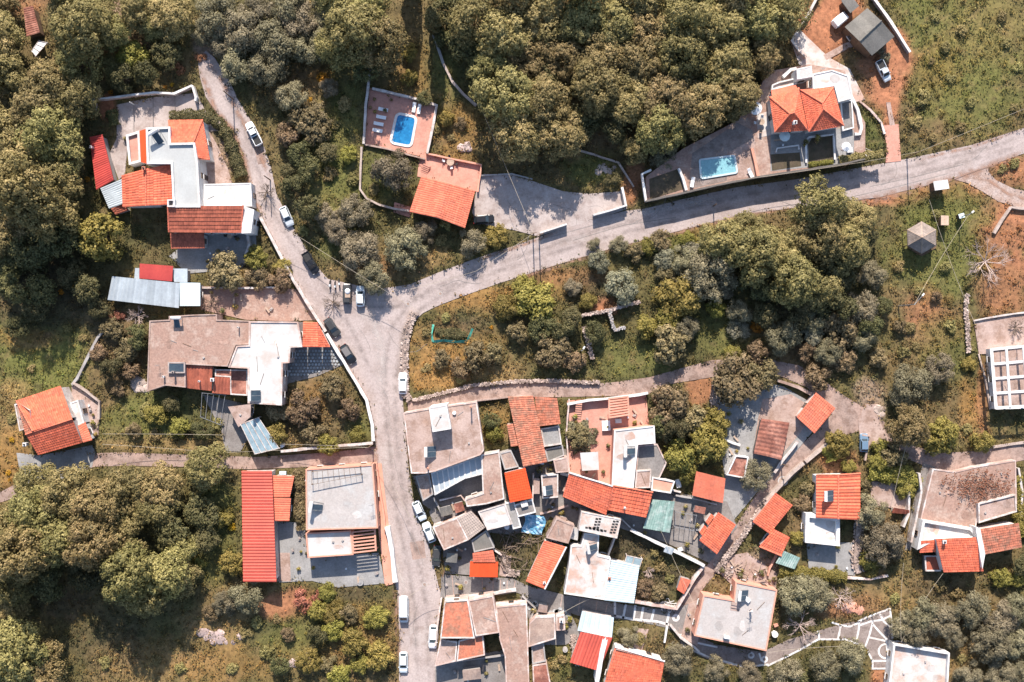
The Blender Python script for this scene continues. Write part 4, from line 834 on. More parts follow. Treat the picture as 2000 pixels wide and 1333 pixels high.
lowwall([(1120,290),(1160,302),(1208,318),(1222,340),(1238,365)], .6, 'palestone', .35, label='low pale garden wall above the driveway')
lowwall([(1215,366),(1223,403)], 1.5, 'white', .45, label='short white pillar wall at the right end of the driveway')
lowwall([(1159,420),(1190,412),(1221,402)], 1.9, 'white', .3, label='white parapet between driveway and road, right one')
lowwall([(1055,455),(1080,447),(1107,438)], 1.6, 'white', .3, label='white parapet between driveway and road, left one')
lowwall([(940,343),(1000,340),(1040,350)], .5, 'greywall', .3, label='low kerb wall along the top of the driveway')
lowwall([(1262,393),(1340,376),(1400,362),(1480,346),(1560,334),(1640,322),(1690,311)], 1.3, 'darkwall', .35, label='long dark retaining wall above the road', z0=ZT)
lowwall([(1262,393),(1258,366),(1254,340),(1272,332)], .9, 'white', .4, label='white corner wall at the end of the dry bed', z0=ZT)
lowwall([(1326,329),(1334,348),(1341,372)], .9, 'white', .5, label='white wall left of the pale pool', z0=ZT)
lowwall([(1469,290),(1475,315),(1481,345)], .7, 'salmonwall', .5, label='rust stained wall right of the pale pool', z0=ZT)
lowwall([(1664,190),(1676,215),(1683,250),(1680,262),(1670,262)], .7, 'white', .6, label='white curb wall right of the twin roofed villa', z0=ZT)
lowwall([(1575,318),(1574,275),(1581,268),(1628,263),(1631,312)], .5, 'white', .35, label='white rim of the square garden bed', z0=ZT)
lowwall([(1516,298),(1518,290),(1560,284),(1561,292)], .5, 'white', .3, label='white planter rim below the blue parasol', z0=ZT)
lowwall([(1680,198),(1700,215),(1722,240),(1728,262)], .6, 'pinkwall', .4, label='low wall between lawn and brick drive')
lowwall([(1530,150),(1545,136),(1556,134)], 1.0, 'white', .6, label='white curved wall at the upper left of the villa', z0=ZT)
lowwall([(1701,-12),(1740,42),(1778,102)], 1.2, 'greywall', .4, label='white topped wall right of the barn', cap='white')
lowwall([(1600,-12),(1580,26),(1561,56),(1547,80),(1560,98),(1575,112)], 1.0, 'pinkwall', .4, label='pale wall left of the red soil garden', cap='whitedirty')
lowwall([(1942,456),(1958,430),(1975,405),(2030,410)], .7, 'palestone', .5, label='pale concrete kerb wall in the meadow at the right edge')
lowwall([(1902,627),(1950,618),(2030,606)], .6, 'whitedirty', .3, label='low white wall of the yard at the right edge')
lowwall([(1232,1035),(1262,1050),(1300,1068),(1345,1090),(1376,1106)], 1.8, 'greywall', .45, label='curving white wall below the dark paved yard', cap='white')
lowwall([(1376,1106),(1356,1132),(1340,1160),(1322,1190),(1240,1176)], 1.4, 'pinkwall', .5, label='pink garden wall at the corner of alley and sloping lane')
lowwall([(1180,1110),(1190,1080),(1203,1045)], 2.0, 'whitedirty', .3, label='white wall behind the stained whitish roof')
lowwall([(1310,1222),(1330,1246),(1360,1268),(1366,1274)], .9, 'whitedirty', .4, label='white bending wall below the painted ring')
lowwall([(1303,1225),(1298,1256)], .9, 'white', .35, label='short white wall between bushes below the alley')
lowwall([(868,1172),(915,1166),(965,1160),(1008,1153)], 1.2, 'whitedirty', .45, label='white wall along the bottom of the stepped alley')
lowwall([(862,1170),(856,1210),(850,1262)], 1.2, 'pinkwall', .3, label='thin wall beside the speckled orange roof')
lowwall([(1184,1240),(1176,1275),(1166,1333)], 4.2, 'white', .9, label='white party wall between the two orange roofs at the bottom')
lowwall([(1796,925),(1800,960),(1790,1015),(1780,1060)], 2.0, 'whitedirty', .4, label='white wall left of the wide bare terrace')
lowwall([(1777,946),(1775,1005),(1765,1030)], 1.6, 'whitedirty', .4, label='wall right of the pinkish yard behind the hedge')
lowwall([(1655,1129),(1700,1132),(1735,1125)], .8, 'pinkwall', .4, label='low pink wall right of the long hedge')
lowwall([(1940,874),(1990,866),(2030,862)], .5, 'palestone', .5, label='pale kerb of the lane at the right edge')
lowwall([(1518,1085),(1504,1110),(1500,1125)], 1.0, 'salmonwall', .3, label='salmon wall beside the dark green canopy')
lowwall([(1570,905),(1548,924),(1525,948),(1497,978)], 1.3, 'palestone', .7, label='pale stone faced wall along the sloping lane, upper stretch')
lowwall([(1618,867),(1594,886),(1574,903)], 1.0, 'palestone', .6, label='pale wall beside the ivy at the top of the sloping lane')
lowwall([(1558,862),(1545,880),(1528,900),(1513,924)], 1.2, 'greywall', .5, label='grey wall below the salmon roof beside the lane', cap='whitedirty')
lowwall([(1520,744),(1560,757),(1588,772)], 1.0, 'greywall', .5, label='wall above the salmon roof along the lane', cap='concpink')
lowwall([(1408,855),(1432,866),(1446,870)], .8, 'white', .5, label='short white wall in the shaded stone yard')
lowwall([(1108,790),(1150,782),(1186,779),(1230,774),(1266,768)], 1.4, 'pinkwall', .4, label='wall between lane and terracotta yard', cap='white')
lowwall([(796,806),(838,797),(870,791)], .6, 'brownroof', .3, label='dark edge wall along the top of the corner house')
lowwall([(930,783),(960,780),(992,776)], 1.0, 'concpink', .3, label='wall above the small garden left of the weathered roof')
lowwall([(1684,850),(1700,853),(1694,880),(1690,900)], .9, 'concpink', .35, label='pink wall right of the parked blue car')
lowwall([(1725,866),(1738,872),(1745,880),(1735,900)], 1.8, 'concpink', .35, label='ruined wall corner below the parking corner')
lowwall([(1095,925),(1130,935),(1195,952)], 1.5, 'white', .6, label='white parapet above the left orange tiles')
lowwall([(482,455),(486,480),(478,503)], 1.4, 'whitedirty', .5, label='slanting pale wall right of the shaded courtyard')
lowwall([(390,562),(470,563),(540,562)], .9, 'pinkwall', .25, label='thin wall along the top of the brown yard', cap='whitedirty')
lowwall([(1912,692),(1925,740),(1935,800)], .5, 'palestone', .3, label='pale kerb left of the beam framed terrace')
lowwall([(142,748),(168,765),(193,785),(192,820)], .9, 'palestone', .4, label='wall right of the orange house at the left edge')
lowwall([(215,632),(190,660),(170,700),(150,740),(140,752)], .7, 'greywall', .5, label='old grey wall bending down to the orange house')
lowwall([(1990,915),(1997,960),(1995,1010)], 1.6, 'whitedirty', .4, label='white wall right of the wide bare terrace')
for pts, h_, m_, lb_ in [([(846,972),(856,990),(866,1012)],1.4,'greywall','grey wall left of the shaded yard behind the street cars'),([(858,978),(900,968),(912,985)],1.2,'pinkwall','wall between pergola and shaded yard'),([(934,1052),(940,1090),(936,1122)],1.3,'greywall','wall at the right of the dark yard beside the alley'),([(1055,1005),(1090,995),(1110,988)],1.3,'pinkwall','wall across the yard behind the left orange tiles'),([(1190,1005),(1212,1012),(1232,1032)],1.2,'whitedirty','wall stub above the curving white wall'),([(1320,968),(1352,974),(1400,986)],1.0,'greywall','wall along the top of the dark paved yard'),([(1042,925),(1040,985)],1.6,'pinkwall','narrow wall right of the vivid red-orange roof'),([(1112,930),(1100,960)],1.2,'pinkwall','short wall at the left end of the orange tiles'),([(1020,1165),(1045,1188),(1036,1210)],1.0,'greywall','bent wall beside the round stones below the alley'),([(1300,955),(1330,962)],1.2,'whitedirty','short white wall right of the red floored terrace'),([(952,1040),(965,1075),(980,1085)],1.1,'pinkwall','low wall left of the pole heap'),([(1112,780),(1106,850),(1112,930)],1.4,'pinkwall','long wall left of the terracotta yard'),([(860,1298),(985,1280)],1.1,'greywall','wall along the shaded yard at the bottom edge')]: lowwall(pts, h_, m_, .28, label=lb_)
stonewall([(808,612),(797,640),(790,680),(790,720),(792,770),(800,782)], .7, label='tumbled pale stones along the right side of the street', t=1.3, size=.5, spread=1.4)
stonewall([(806,783),(850,772),(890,762),(925,753)], .7, label='dry stone wall at the corner of street and brown lane', t=.7)
stonewall([(925,753),(1000,746),(1070,744),(1140,747),(1172,747)], .7, label='dry stone wall along the middle of the brown lane', t=.7)
stonewall([(1136,616),(1162,612),(1190,606),(1220,598),(1250,590)], 1.6, label='upper wall of the ruined stone enclosure', t=.6)
stonewall([(1190,606),(1194,625),(1200,645),(1222,640)], 1.6, 'greywall', label='inner wall of the ruined stone enclosure', t=.6)
stonewall([(1141,640),(1146,660),(1152,682),(1158,702)], 1.2, label='tumbled lower wall of the ruined enclosure', t=.6, spread=1.5)
stonewall([(1890,575),(1886,600),(1890,640),(1892,690)], .8, label='dry stone wall in the right meadow', t=.7, spread=1.3)
stonewall([(1497,978),(1480,1002),(1462,1030),(1442,1060),(1418,1090),(1400,1118)], .8, label='rough stones along the right of the sloping lane', t=.9, spread=1.5)
stonewall([(1130,1300),(1128,1280),(1118,1262),(1122,1240)], .5, label='loose pale stones left of the ribbed red roof', t=1.0, spread=1.5)
stonewall([(1395,1102),(1412,1112),(1430,1125)], .5, label='heap of stones at the top of the cluttered yard', t=1.2, spread=1.6)
stonewall([(1680,1010),(1676,1050),(1672,1100),(1678,1120)], .6, label='pale stony bank right of the shaded paved yard', t=1.6, spread=1.6)
stonewall([(978,1080),(985,1100),(992,1118),(1015,1122)], .5, label='loose stones below the rubble garden', t=1.0, spread=1.6)
stonewall([(1398,748),(1394,775),(1398,800),(1404,820)], .7, label='pale rocky bank left of the shaded yard', t=1.2, spread=1.5)
def outcrop(px, py, w, hgt, lb, n=14, m='rock'):
    root = thing('rock_outcrop', lb, 'rocks', P(px, py, 0)); g = ORG[root.name]
    for i in range(n):
        b = MB(); b.tone = rnd.uniform(.3, .8); r = rnd.uniform(.5, 1.1)
        x, y, _ = P(px + rnd.gauss(0, w * .3), py + rnd.gauss(0, hgt * .3), 0)
        b.ball((x, y, .05), r, 7, 4, .35); b.v = [(X + rnd.uniform(-.12, .12), Y + rnd.uniform(-.12, .12), Z) for X, Y, Z in b.v]
        b.build('rock', MT[m], root)
outcrop(425, 1245, 75, 24, 'broad pale rock outcrop in the lower left scrub', 22)
outcrop(590, 1290, 30, 20, 'small pinkish rock patch at the bottom beside the street garden', 9)
outcrop(905, 287, 18, 14, 'round grey boulder patch above the reddish terrace', 6)
outcrop(1180, 330, 34, 14, 'white rocks scattered above the driveway', 9, 'palestone')
outcrop(268, 748, 24, 26, 'rubble heap left of the big concrete house', 14, 'palestone')
outcrop(1665, 1188, 30, 12, 'heap of red brown rubble above the little square', 9, 'salmonwall')
outcrop(1715, 800, 20, 20, 'broken pale concrete lumps beside the parking corner', 8, 'palestone')
outcrop(1830, 975, 30, 12, 'small rubble on the wide bare terrace', 5, 'concpink')

# round stones of the paved yard
pb = MB()
for i in range(16):
    for j in range(8):
        px, py = 566 + i * 6.4 + (j % 2) * 3.2, 686 + j * 6.6
        if inside(px, py, [(572,682),(648,682),(664,712),(620,728),(560,742),(556,712)]):
            pb.tone = rnd.uniform(.2, .9); x, y, z = P(px, py, .1); pb.cyl((x, y, .1), rnd.uniform(.2, .28), rnd.uniform(.1, .16), 8)
pb.build('round_paving_stones', MT['pebble'], kind='structure', label='round stones set in the grey paved yard')
pb = MB()
for i in range(60):
    px, py = rnd.uniform(1020, 1110), rnd.uniform(1170, 1235)
    if inside(px, py, [(1015,1168),(1110,1192),(1130,1236),(1108,1236),(1040,1200)]):
        pb.tone = rnd.uniform(.2, .9); x, y, z = P(px, py, .2); pb.cyl((x, y, .1), rnd.uniform(.25, .5), .18, 9)
pb.build('round_paving_stones', MT['pebble'], kind='structure', label='round stones set in the dark yard below the alley')

# ---------------------------------------------------------------- roof terraces, pergolas, stairs
def beams(name, label, quad, z, n, m_beam, along=0, panel=None, w=.12, wall_posts=True, cat='pergola', z0=0, frame=True, hb=.14):
    """quad px: a,b,c,d; beams run a->d (along 0), set side by side from a to b"""
    q = [Vector(P(x, y, z)) for x, y in quad]; c = sum(q, Vector()) / 4
    root = thing(name, label, cat, (c.x, c.y, z0))
    a, b, c_, d = q
    for i in range(n + 1):
        t = i / n; p0 = a.lerp(b, t); p1 = d.lerp(c_, t); dr = p1 - p0
        MB().box(((p0 + p1) / 2 + Vector((0, 0, .06)))[:], (dr.length, w, hb), math.atan2(dr.y, dr.x)).build('beam', MT[m_beam], root)
        if panel and i < n:
            r0, r1 = a.lerp(b, t + .06 / n), a.lerp(b, t + .94 / n); s0, s1 = d.lerp(c_, t + .06 / n), d.lerp(c_, t + .94 / n)
            pb = MB(); pb.tone = rnd.uniform(.35, .65); pb.prism([v[:2] for v in (r0, r1, s1, s0)], z - .05, z + .01, bottom=True); pb.build('panel', MT[panel], root)
    if frame:
        for p0, p1 in ((a, b), (d, c_)):
            dr = p1 - p0; MB().box(((p0 + p1) / 2)[:], (dr.length + .3, w * 1.2, hb), math.atan2(dr.y, dr.x)).build('rail', MT[m_beam], root)
    if wall_posts:
        for p in q: MB().box((p.x, p.y, (z + z0) / 2), (.14, .14, z - z0 - .07)).build('post', MT[m_beam], root)
    return root
beams('pergola', 'pergola roof of grey panels between white rafters beside the street', [(843,925),(905,904),(908,934),(850,966)], 3.2, 6, 'white', 0, 'greymetal', .22)
beams('pergola', 'short pergola of grey panels and white rafters below the corner house', [(906,903),(938,892),(944,925),(909,934)], 3.25, 3, 'white', 0, 'greymetal', .22)
beams('pergola', 'row of salmon beams over a dark court beside the white annex', [(688,1040),(690,1080),(734,1075),(732,1035)], 3.4, 6, 'salmonwall', 0, None, .28)
beams('pergola', 'white beam frame over the roof terrace at the right edge', [(1936,683),(1945,797),(2030,792),(2030,674)], 4.6, 4, 'white', 0, None, .5, z0=2.4, hb=.25)
beams('pergola', 'pair of white cross beams over the roof terrace at the right edge', [(1965,680),(1998,676),(2008,794),(1973,796)], 4.85, 1, 'white', 0, None, .45, z0=2.4, frame=False, hb=.2)
beams('pergola', 'blue grey glazed pergola below the white roof beside the brown lane', [(470,829),(505,816),(545,876),(498,887)], 2.7, 4, 'whitedirty', 0, 'poly', .14)
beams('pergola', 'striped red awning slats over the terracotta yard', [(1190,779),(1190,816),(1228,810),(1226,775)], 2.7, 7, 'salmonwall', 0, 'weather', .3)
beams('trellis', 'bare metal trellis over the dark paved yard', [(1320,1000),(1360,1007),(1355,1037),(1318,1030)], 2.4, 4, 'metal', 0, None, .07, cat='trellis')
beams('trellis', 'wire trellis on the wide grey concrete roof', [(609,922),(703,912),(706,928),(609,947)], 5.6, 9, 'wood', 0, None, .05, z0=4.4, cat='trellis')
beams('pergola', 'faint pole frame over the steps below the concrete house', [(395,768),(440,772),(430,830),(392,815)], 2.6, 4, 'metal', 0, None, .06)
beams('shelter', 'small glazed white frame near the dark garden', [(1224,1085),(1254,1092),(1250,1106),(1220,1099)], 2.0, 2, 'whitedirty', 0, 'poly', .12, cat='shelter')
beams('shelter', 'plastic covered frame among the trees in the top left corner', [(62,100),(76,80),(92,84),(70,110)], 1.8, 3, 'whitedirty', 0, 'cloth', .1, cat='shelter')
# slots in the pale roof
rs = bpy.data.objects[[o.name for o in bpy.data.objects if o.get('label', '').startswith('pale flat roof pierced')][0]]
for px, py in [(1172 - k * 1.4, 1014 + k * 5.6) for k in range(4)] + [(1152 + k * 7.5, 1031 + k * 1.6) for k in range(5)] + [(1206 - k * 1.6, 1019 + k * 5.4) for k in range(5)]:
    x, y, z = P(px, py, 5.12)
    for dx in (0, -.62): MB().box((x + dx, y, 5.125), (.5, .34, .05), -.2).build('roof_slot', MT['dark'], rs)
def stair(name, label, p0, p1, w, z0, z1, n, m='concpink', root=None):
    a = Vector(P(*p0, z0)); b = Vector(P(*p1, z1)); d = (b - a) / n; ang = math.atan2(d.y, d.x)
    root = root or thing(name, label, 'stairs', a[:])
    for i in range(n):
        c = a + d * (i + .5); top = z0 + (z1 - z0) * (i + 1) / n; bs = MB(); bs.tone = .4 + .2 * (i % 2)
        bs.box((c.x, c.y, (top + z0 - .1) / 2), (math.hypot(d.x, d.y) * .97, w, top - z0 + .1), ang); bs.build('step', MT[m], root)
    return root
stair('stairs', 'outside concrete stair up to the roof with a person on it', (1424,1234), (1438,1178), 1.7, 2.2, 4.0, 11, 'concpink')
stair('stairs', 'narrow steps of the terracotta yard beside the wall', (1128,822), (1131,787), 1.2, .0, 1.3, 8, 'salmonwall')
stair('stairs', 'red steps beside the reddish terrace', (828,338), (834,322), 1.4, .05, .6, 5, 'redpave')
# ---------------------------------------------------------------- roof equipment
def solar(px, py, z, rz, label, two=True, sc=1.0):
    c = P(px, py, z); root = thing('solar_heater', label, 'solar heater', (*c[:2], z), rz)
    for x in ((-.52, .52) if two else (0,)):
        pm = MB(); M_ = Matrix.Rotation(.55, 3, 'X'); pm.box((x * sc, .0, .72 * sc), (1.0 * sc, 1.9 * sc, .09), M=M_.transposed())
        me = pm.mesh('panel', MT['solar']); o = bpy.data.objects.new('panel', me); COL.objects.link(o); o.parent = root
        fr = MB(); 
        for dx in (-.5, .5): fr.box((x * sc + dx * sc, 0, .73 * sc), (.06, 1.94 * sc, .12), M=M_.transposed())
        f = bpy.data.objects.new('frame', fr.mesh('frame', MT['metal'])); COL.objects.link(f); f.parent = o
    tk = MB(); tk.tube((-.95 * sc, -1.0 * sc, 1.45 * sc), (.95 * sc, -1.0 * sc, 1.45 * sc), .32 * sc, n=12)
    o = bpy.data.objects.new('tank', tk.mesh('tank', MT['white'])); COL.objects.link(o); o.parent = root
    st = MB()
    for x in (-.8, .8):
        st.tube((x * sc, -1.0 * sc, 0), (x * sc, -1.0 * sc, 1.3 * sc), .035); st.tube((x * sc, .8 * sc, 0), (x * sc, .8 * sc, .3 * sc), .035); st.tube((x * sc, -1.0 * sc, .05), (x * sc, .8 * sc, .05), .035)
    o = bpy.data.objects.new('stand', st.mesh('stand', MT['metal'])); COL.objects.link(o); o.parent = root
    return root
R_ = math.radians
solar(1619, 968, 4.5, R_(-90), 'solar heater on the striped bright orange roof')
solar(843, 882, 5.3, R_(-90), 'solar heater on the stained corner house roof')
solar(1231, 881, 4.5, R_(-90), 'solar heater on the clean white L-shaped roof', False, 1.1)
solar(1452, 1162, 3.7, R_(-95), 'solar heater on the concrete roof near the person')
solar(501, 773, 4.9, R_(-90), 'solar heater on the white roof of the big concrete house')
solar(621, 990, 4.5, R_(-100), 'solar heater on the wide grey concrete roof', False, 1.1)
solar(1158, 1068, 3.9, R_(-80), 'solar heater on the stained whitish roof', False)
solar(1072, 957, 3.1, R_(-85), 'solar heater on the small cluttered roof terrace', True, .9)
solar(311, 272, 5.8, R_(-150), 'solar heater on the villa roof with white parapet', False, 1.2)
solar(348, 632, 4.1, R_(180), 'solar heater on the brown bare concrete roof', False)
def chimney(px, py, z, h, label, m='white', r=.28, pot=True):
    x, y, _ = P(px, py, z + h / 2); root = thing('chimney', label, 'chimney', (x, y, z))
    MB().box((x, y, z + h / 2 - .15), (r * 2, r * 2, h + .3)).build('shaft', MT[m], root)
    MB().box((x, y, z + h + .05), (r * 2.5, r * 2.5, .1)).build('cap', MT[m], root)
    if pot: MB().cyl((x, y, z + h + .1), r * .6, .3, 8).build('pot', MT['dark'], root)
for a in [(283,330,4.8,1.5,'brown chimney at the ridge of the villa left wing','weather'),(340,727,4.0,1.6,'dark chimney on the brown concrete roof','conc',.18),(416,742,3.2,1.2,'whitewashed chimney between two striped red roofs'),(1552,240,7.6,.9,'chimney between the twin hipped roofs'),(179,288,2.4,1.0,'white flue on the red metal lean-to','white',.18),(920,795,5.3,2.2,'thin red capped flue on the corner house roof','salmonwall',.14),(836,915,5.3,1.2,'red capped vent at the lower edge of the corner house','salmonwall',.15),(1220,992,4.5,.9,'white flue on the right orange tiles','white',.16),(390,745,3.0,1.0,'small flue on the left striped red roof','white',.14),(1096,1212,3.3,.8,'small white chimney on the tiny concrete roof'),(466,640,4.0,1.0,'pipe vent on the brown roof beside the white roof','white',.12),(1843,1058,4.6,.9,'white chimney on the stepped orange roofs'),(320,736,4.1,.9,'white vent at the left of the brown roof','white',.15),(1190,1130,3.2,.6,'rusty vent on the pale blue sheet','rust',.25),(50,868,3.6,.9,'white chimney at the lower left of the orange house'),(1063,1138,4.2,.7,'white vent at the lower end of the slanting tiles','white',.2)]:
    chimney(*a)
def tank(px, py, z, r, h, label, m='cloth'):
    x, y, _ = P(px, py, z + h); root = thing('water_tank', label, 'tank', (x, y, z)); MB().cyl((x, y, z), r, h, 16).build('body', MT[m], root, smooth=False)
    MB().cyl((x, y, z + h), r * .4, .1, 12).build('lid', MT[m], root)
tank(549, 870, 0, .55, 1.3, 'round white tank beside the blue grey glazed pergola')
tank(703, 1138, 0, .7, .5, 'pale round basin in the shaded concrete courtyard', 'shadepave')
tank(1514, 1240, 0, .6, .9, 'round white drum right of the concrete roofed house')
tank(887, 807, 5.2, .35, .5, 'small white drum right of the white stairhouse')
tank(990, 1030, 0, .5, 1.2, 'white drum below the narrow blue grey annex')
tank(1104, 1270, 0, .5, .8, 'grey drum beside the brown shed at the bottom', 'concgrey')
def aerial(px, py, z, h, label):
    x, y, _ = P(px, py, z); root = thing('aerial', label, 'aerial', (x, y, z)); MB().tube((x, y, z - .2), (x, y, z + h), .035).build('mast', MT['metal'], root)
    b = MB(); 
    for k in range(4): b.tube((x - .5, y + .0, z + h - .15 * k), (x + .5, y + .25, z + h - .15 * k), .02, n=4)
    b.build('rods', MT['metal'], root)
for a in [(1603,140,8.0,2.0,'aerial on the white roof of the twin roofed villa'),(648,870,0,2,'aerial beside the wall of the brown lane'),(1463,1215,3.7,1.4,'aerial on the concrete roof right of the person'),(728,985,4.5,2.2,'aerial at the right of the wide grey concrete roof'),(312,715,4.1,1.6,'aerial at the left of the brown concrete roof'),(450,715,4.9,1.4,'aerial on the step of the white roof')]: aerial(*a)
def crate(px, py, z, sx, sy, h, rz, label, m, name='crate', cat='crate'):
    x, y, _ = P(px, py, z + h); root = thing(name, label, cat, (x, y, z)); MB().box((x, y, z + h / 2), (sx, sy, h), rz).build('body', MT[m], root)
    b = MB()
    for s in (-1, 1): b.box((x - s * math.sin(rz) * sy * .3, y + s * math.cos(rz) * sy * .3, z + h + .02), (sx * 1.02, .12, .05), rz)
    b.build('lid', MT[m], root)
for a in [(1024,985,3.2,1.3,1.1,.5,.3,'white board on the small dark grey roof','white'),(1460,1172,3.7,1.1,.8,.5,-.7,'tilted white box on the concrete roof left of the solar heater','cloth'),(1516,1222,0,.8,.6,.6,.4,'orange crate right of the concrete roofed house','salmonwall'),(1184,832,.1,1.6,1.9,.8,.05,'white folding table in the terracotta yard','cloth'),(1208,823,.1,1.2,.8,.4,.05,'pale blue chest in the terracotta yard','bluemetal'),(1325,945,0,.9,1.6,.9,.2,'white tank chest beside the red floored terrace','white'),(1660,293,ZT,1.0,1.0,.7,.1,'white parasol base box in the villa court','cloth'),(1313,1030,0,.8,.8,.1,.3,'dark hatch in the paved yard','dark'),(1329,1074,0,.9,.7,.5,.4,'white sink block by the curving wall','white'),(1425,1225,2.6,.9,.6,.4,-.2,'white tub on the outside stair','cloth'),(1420,1246,3.7,1.1,.5,.9,-.2,'white chest at the lower edge of the concrete roof','white'),(1850,1113,.2,.9,.7,.5,0,'orange box in the dark porch at the right','salmonwall'),(597,938,0,.9,.6,.6,0,'white box at the corner of the wide grey roof','cloth'),(552,925,0,1.3,.7,.7,0,'blue grey chest above the salmon shed','bluemetal')]: crate(*a)

# ---------------------------------------------------------------- pools
def pool(poly, z, m, label, rim='white', rr=1.0, rim_w=.5):
    w = rounded(XY(poly, z + .12), rr); c = Vector((sum(p[0] for p in w) / len(w), sum(p[1] for p in w) / len(w)))
    root = thing('swimming_pool', label, 'pool', (c.x, c.y, z))
    MB().prism(w, z - .02, z + .05).build('water', MT[m], root)
    MB().ring(w, offset(w, rim_w), z - .02, z + .14).build('rim', MT[rim], root)
    st = MB()
    for i in range(3): st.box((w[0][0] + .0, w[0][1] + .3 + .0, z + .06 + i * .0), (.02, .02, .02))
    a = Vector(w[0]); dd = (c - a).normalized()
    ld = MB()
    for s in (-.25, .25):
        p = a + dd * .2 + Vector((-dd.y, dd.x)) * s; ld.tube((p.x - dd.x * .5, p.y - dd.y * .5, z + .1), (p.x - dd.x * .2, p.y - dd.y * .2, z + .8), .03); ld.tube((p.x - dd.x * .2, p.y - dd.y * .2, z + .8), (p.x + dd.x * .2, p.y + dd.y * .2, z + .1), .03)
    ld.build('ladder', MT['metal'], root)
pool([(777,224),(811,231),(801,284),(765,277)], .1, 'poolblue', 'deep blue swimming pool with white rim on the reddish terrace', rr=.7)
pool([(1368,314),(1433,306),(1438,336),(1371,347)], ZT + .1, 'poolpale', 'pale turquoise swimming pool above the road', rr=.25, rim='bluemetal', rim_w=.35)
def lounger(px, py, ang, label, z=.1, L=1.9):
    c = P(px, py, z); root = thing('sun_lounger', label, 'sun lounger', (*c[:2], z), ang, None)
    def part(nm, b, m):
        o = bpy.data.objects.new(nm, b.mesh(nm, MT[m])); COL.objects.link(o); o.parent = root
    part('seat', MB().box((-.3, 0, .34), (1.3, .66, .1)), 'cloth')
    part('backrest', MB().box((.62, 0, .47), (.72, .66, .09), M=Matrix.Rotation(-.42, 3, 'Y')), 'cloth')
    for x in (-.8, .7):
        for y in (-.27, .27): part('leg', MB().box((x, y, .15), (.07, .07, .3)), 'white')
for i, (px, py, a, lb) in enumerate([(749,215,170,'topmost of the four white loungers left of the deep blue pool'),(745,230,170,'second from top of the four loungers left of the deep blue pool'),(740,243,170,'third from top of the four loungers left of the deep blue pool'),(738,256,170,'lowest of the four white loungers left of the deep blue pool')]): lounger(px, py, R_(-10 + 180), lb)
lounger(809, 211, R_(82), 'left of the two white loungers at the top of the deep blue pool'); lounger(819, 214, R_(80), 'right of the two white loungers at the top of the deep blue pool')
lounger(1465, 339, R_(115), 'white lounger at the right end of the pale pool', ZT + .1); lounger(1352, 357, R_(80), 'white lounger left of the pale pool', ZT + .1)
def parasol(px, py, r, z0, label, m='cloth', h=2.3):
    x, y, z = P(px, py, z0 + h); root = thing('parasol', label, 'parasol', (x, y, z0))
    b = MB(); n = 10
    b.add([(x + r * math.cos(2 * math.pi * i / n), y + r * math.sin(2 * math.pi * i / n), z) for i in range(n)] + [(x, y, z + .5)] + [(x + r * math.cos(2 * math.pi * i / n), y + r * math.sin(2 * math.pi * i / n), z - .18) for i in range(n)], [[i, (i + 1) % n, n] for i in range(n)] + [[n + 1 + i, n + 1 + (i + 1) % n, (i + 1) % n, i] for i in range(n)])
    b.build('canopy', MT[m], root); MB().tube((x, y, z0), (x, y, z + .6), .03).build('pole', MT['metal'], root); MB().cyl((x, y, z0), .35, .1).build('base', MT['conc'], root)
parasol(1476, 212, 1.25, ZT + .06, 'big round white parasol left of the twin roofed villa'); parasol(1533, 266, 1.05, ZT + .03, 'pale blue parasol in the villa front court', 'bluemetal')
parasol(1653, 287, .9, ZT + .03, 'small square looking white parasol at the right of the villa court')
def table(px, py, z0, r, label, m='palewood'):
    x, y, _ = P(px, py, z0); root = thing('table', label, 'table', (x, y, z0)); MB().cyl((x, y, z0 + .7), r, .05, 10).build('tabletop', MT[m], root)
    MB().tube((x, y, z0), (x, y, z0 + .7), .06).build('leg', MT['dark'], root)
def chair(px, py, z0, ang, label, m='dark', group=None):
    c = P(px, py, z0); root = thing('chair', label, 'chair', (*c[:2], z0), ang, group)
    def part(nm, b): o = bpy.data.objects.new(nm, b.mesh(nm, MT[m])); COL.objects.link(o); o.parent = root
    part('seat', MB().box((0, 0, .44), (.48, .48, .06))); part('backrest', MB().box((-.23, 0, .7), (.06, .46, .5)))
    for x in (-.2, .2):
        for y in (-.2, .2): part('leg', MB().box((x, y, .21), (.05, .05, .42)))
table(880, 318, .1, .75, 'table on the reddish terrace behind the salmon orange house')
for k, (dx, dy, lb, m) in enumerate([(-13,-3,'white chair left of the table on the reddish terrace','cloth'),(12,3,'dark chair right of the table on the reddish terrace','dark'),(-2,-11,'dark chair above the table on the reddish terrace','dark'),(2,11,'white chair below the table on the reddish terrace','cloth')]):
    chair(880 + dx, 318 + dy, .1, math.atan2(dy, -dx), lb, m)
table(1486, 240, ZT + .05, .6, 'table on the pale terrace beside the white parasol')
chair(1474, 241, ZT + .05, 0, 'white chair left of the table near the white parasol', 'cloth'); chair(1488, 229, ZT + .05, -1.5, 'white chair above the table near the white parasol', 'cloth'); chair(1485, 257, ZT + .05, 1.5, 'dark bench chair below the table near the white parasol', 'dark')
table(451, 462, .1, .55, 'small table in the shaded courtyard', 'palewood'); chair(442, 461, .1, 0, 'dark chair left of the small table in the shaded courtyard'); chair(461, 463, .1, 3.1, 'dark chair right of the small table in the shaded courtyard')

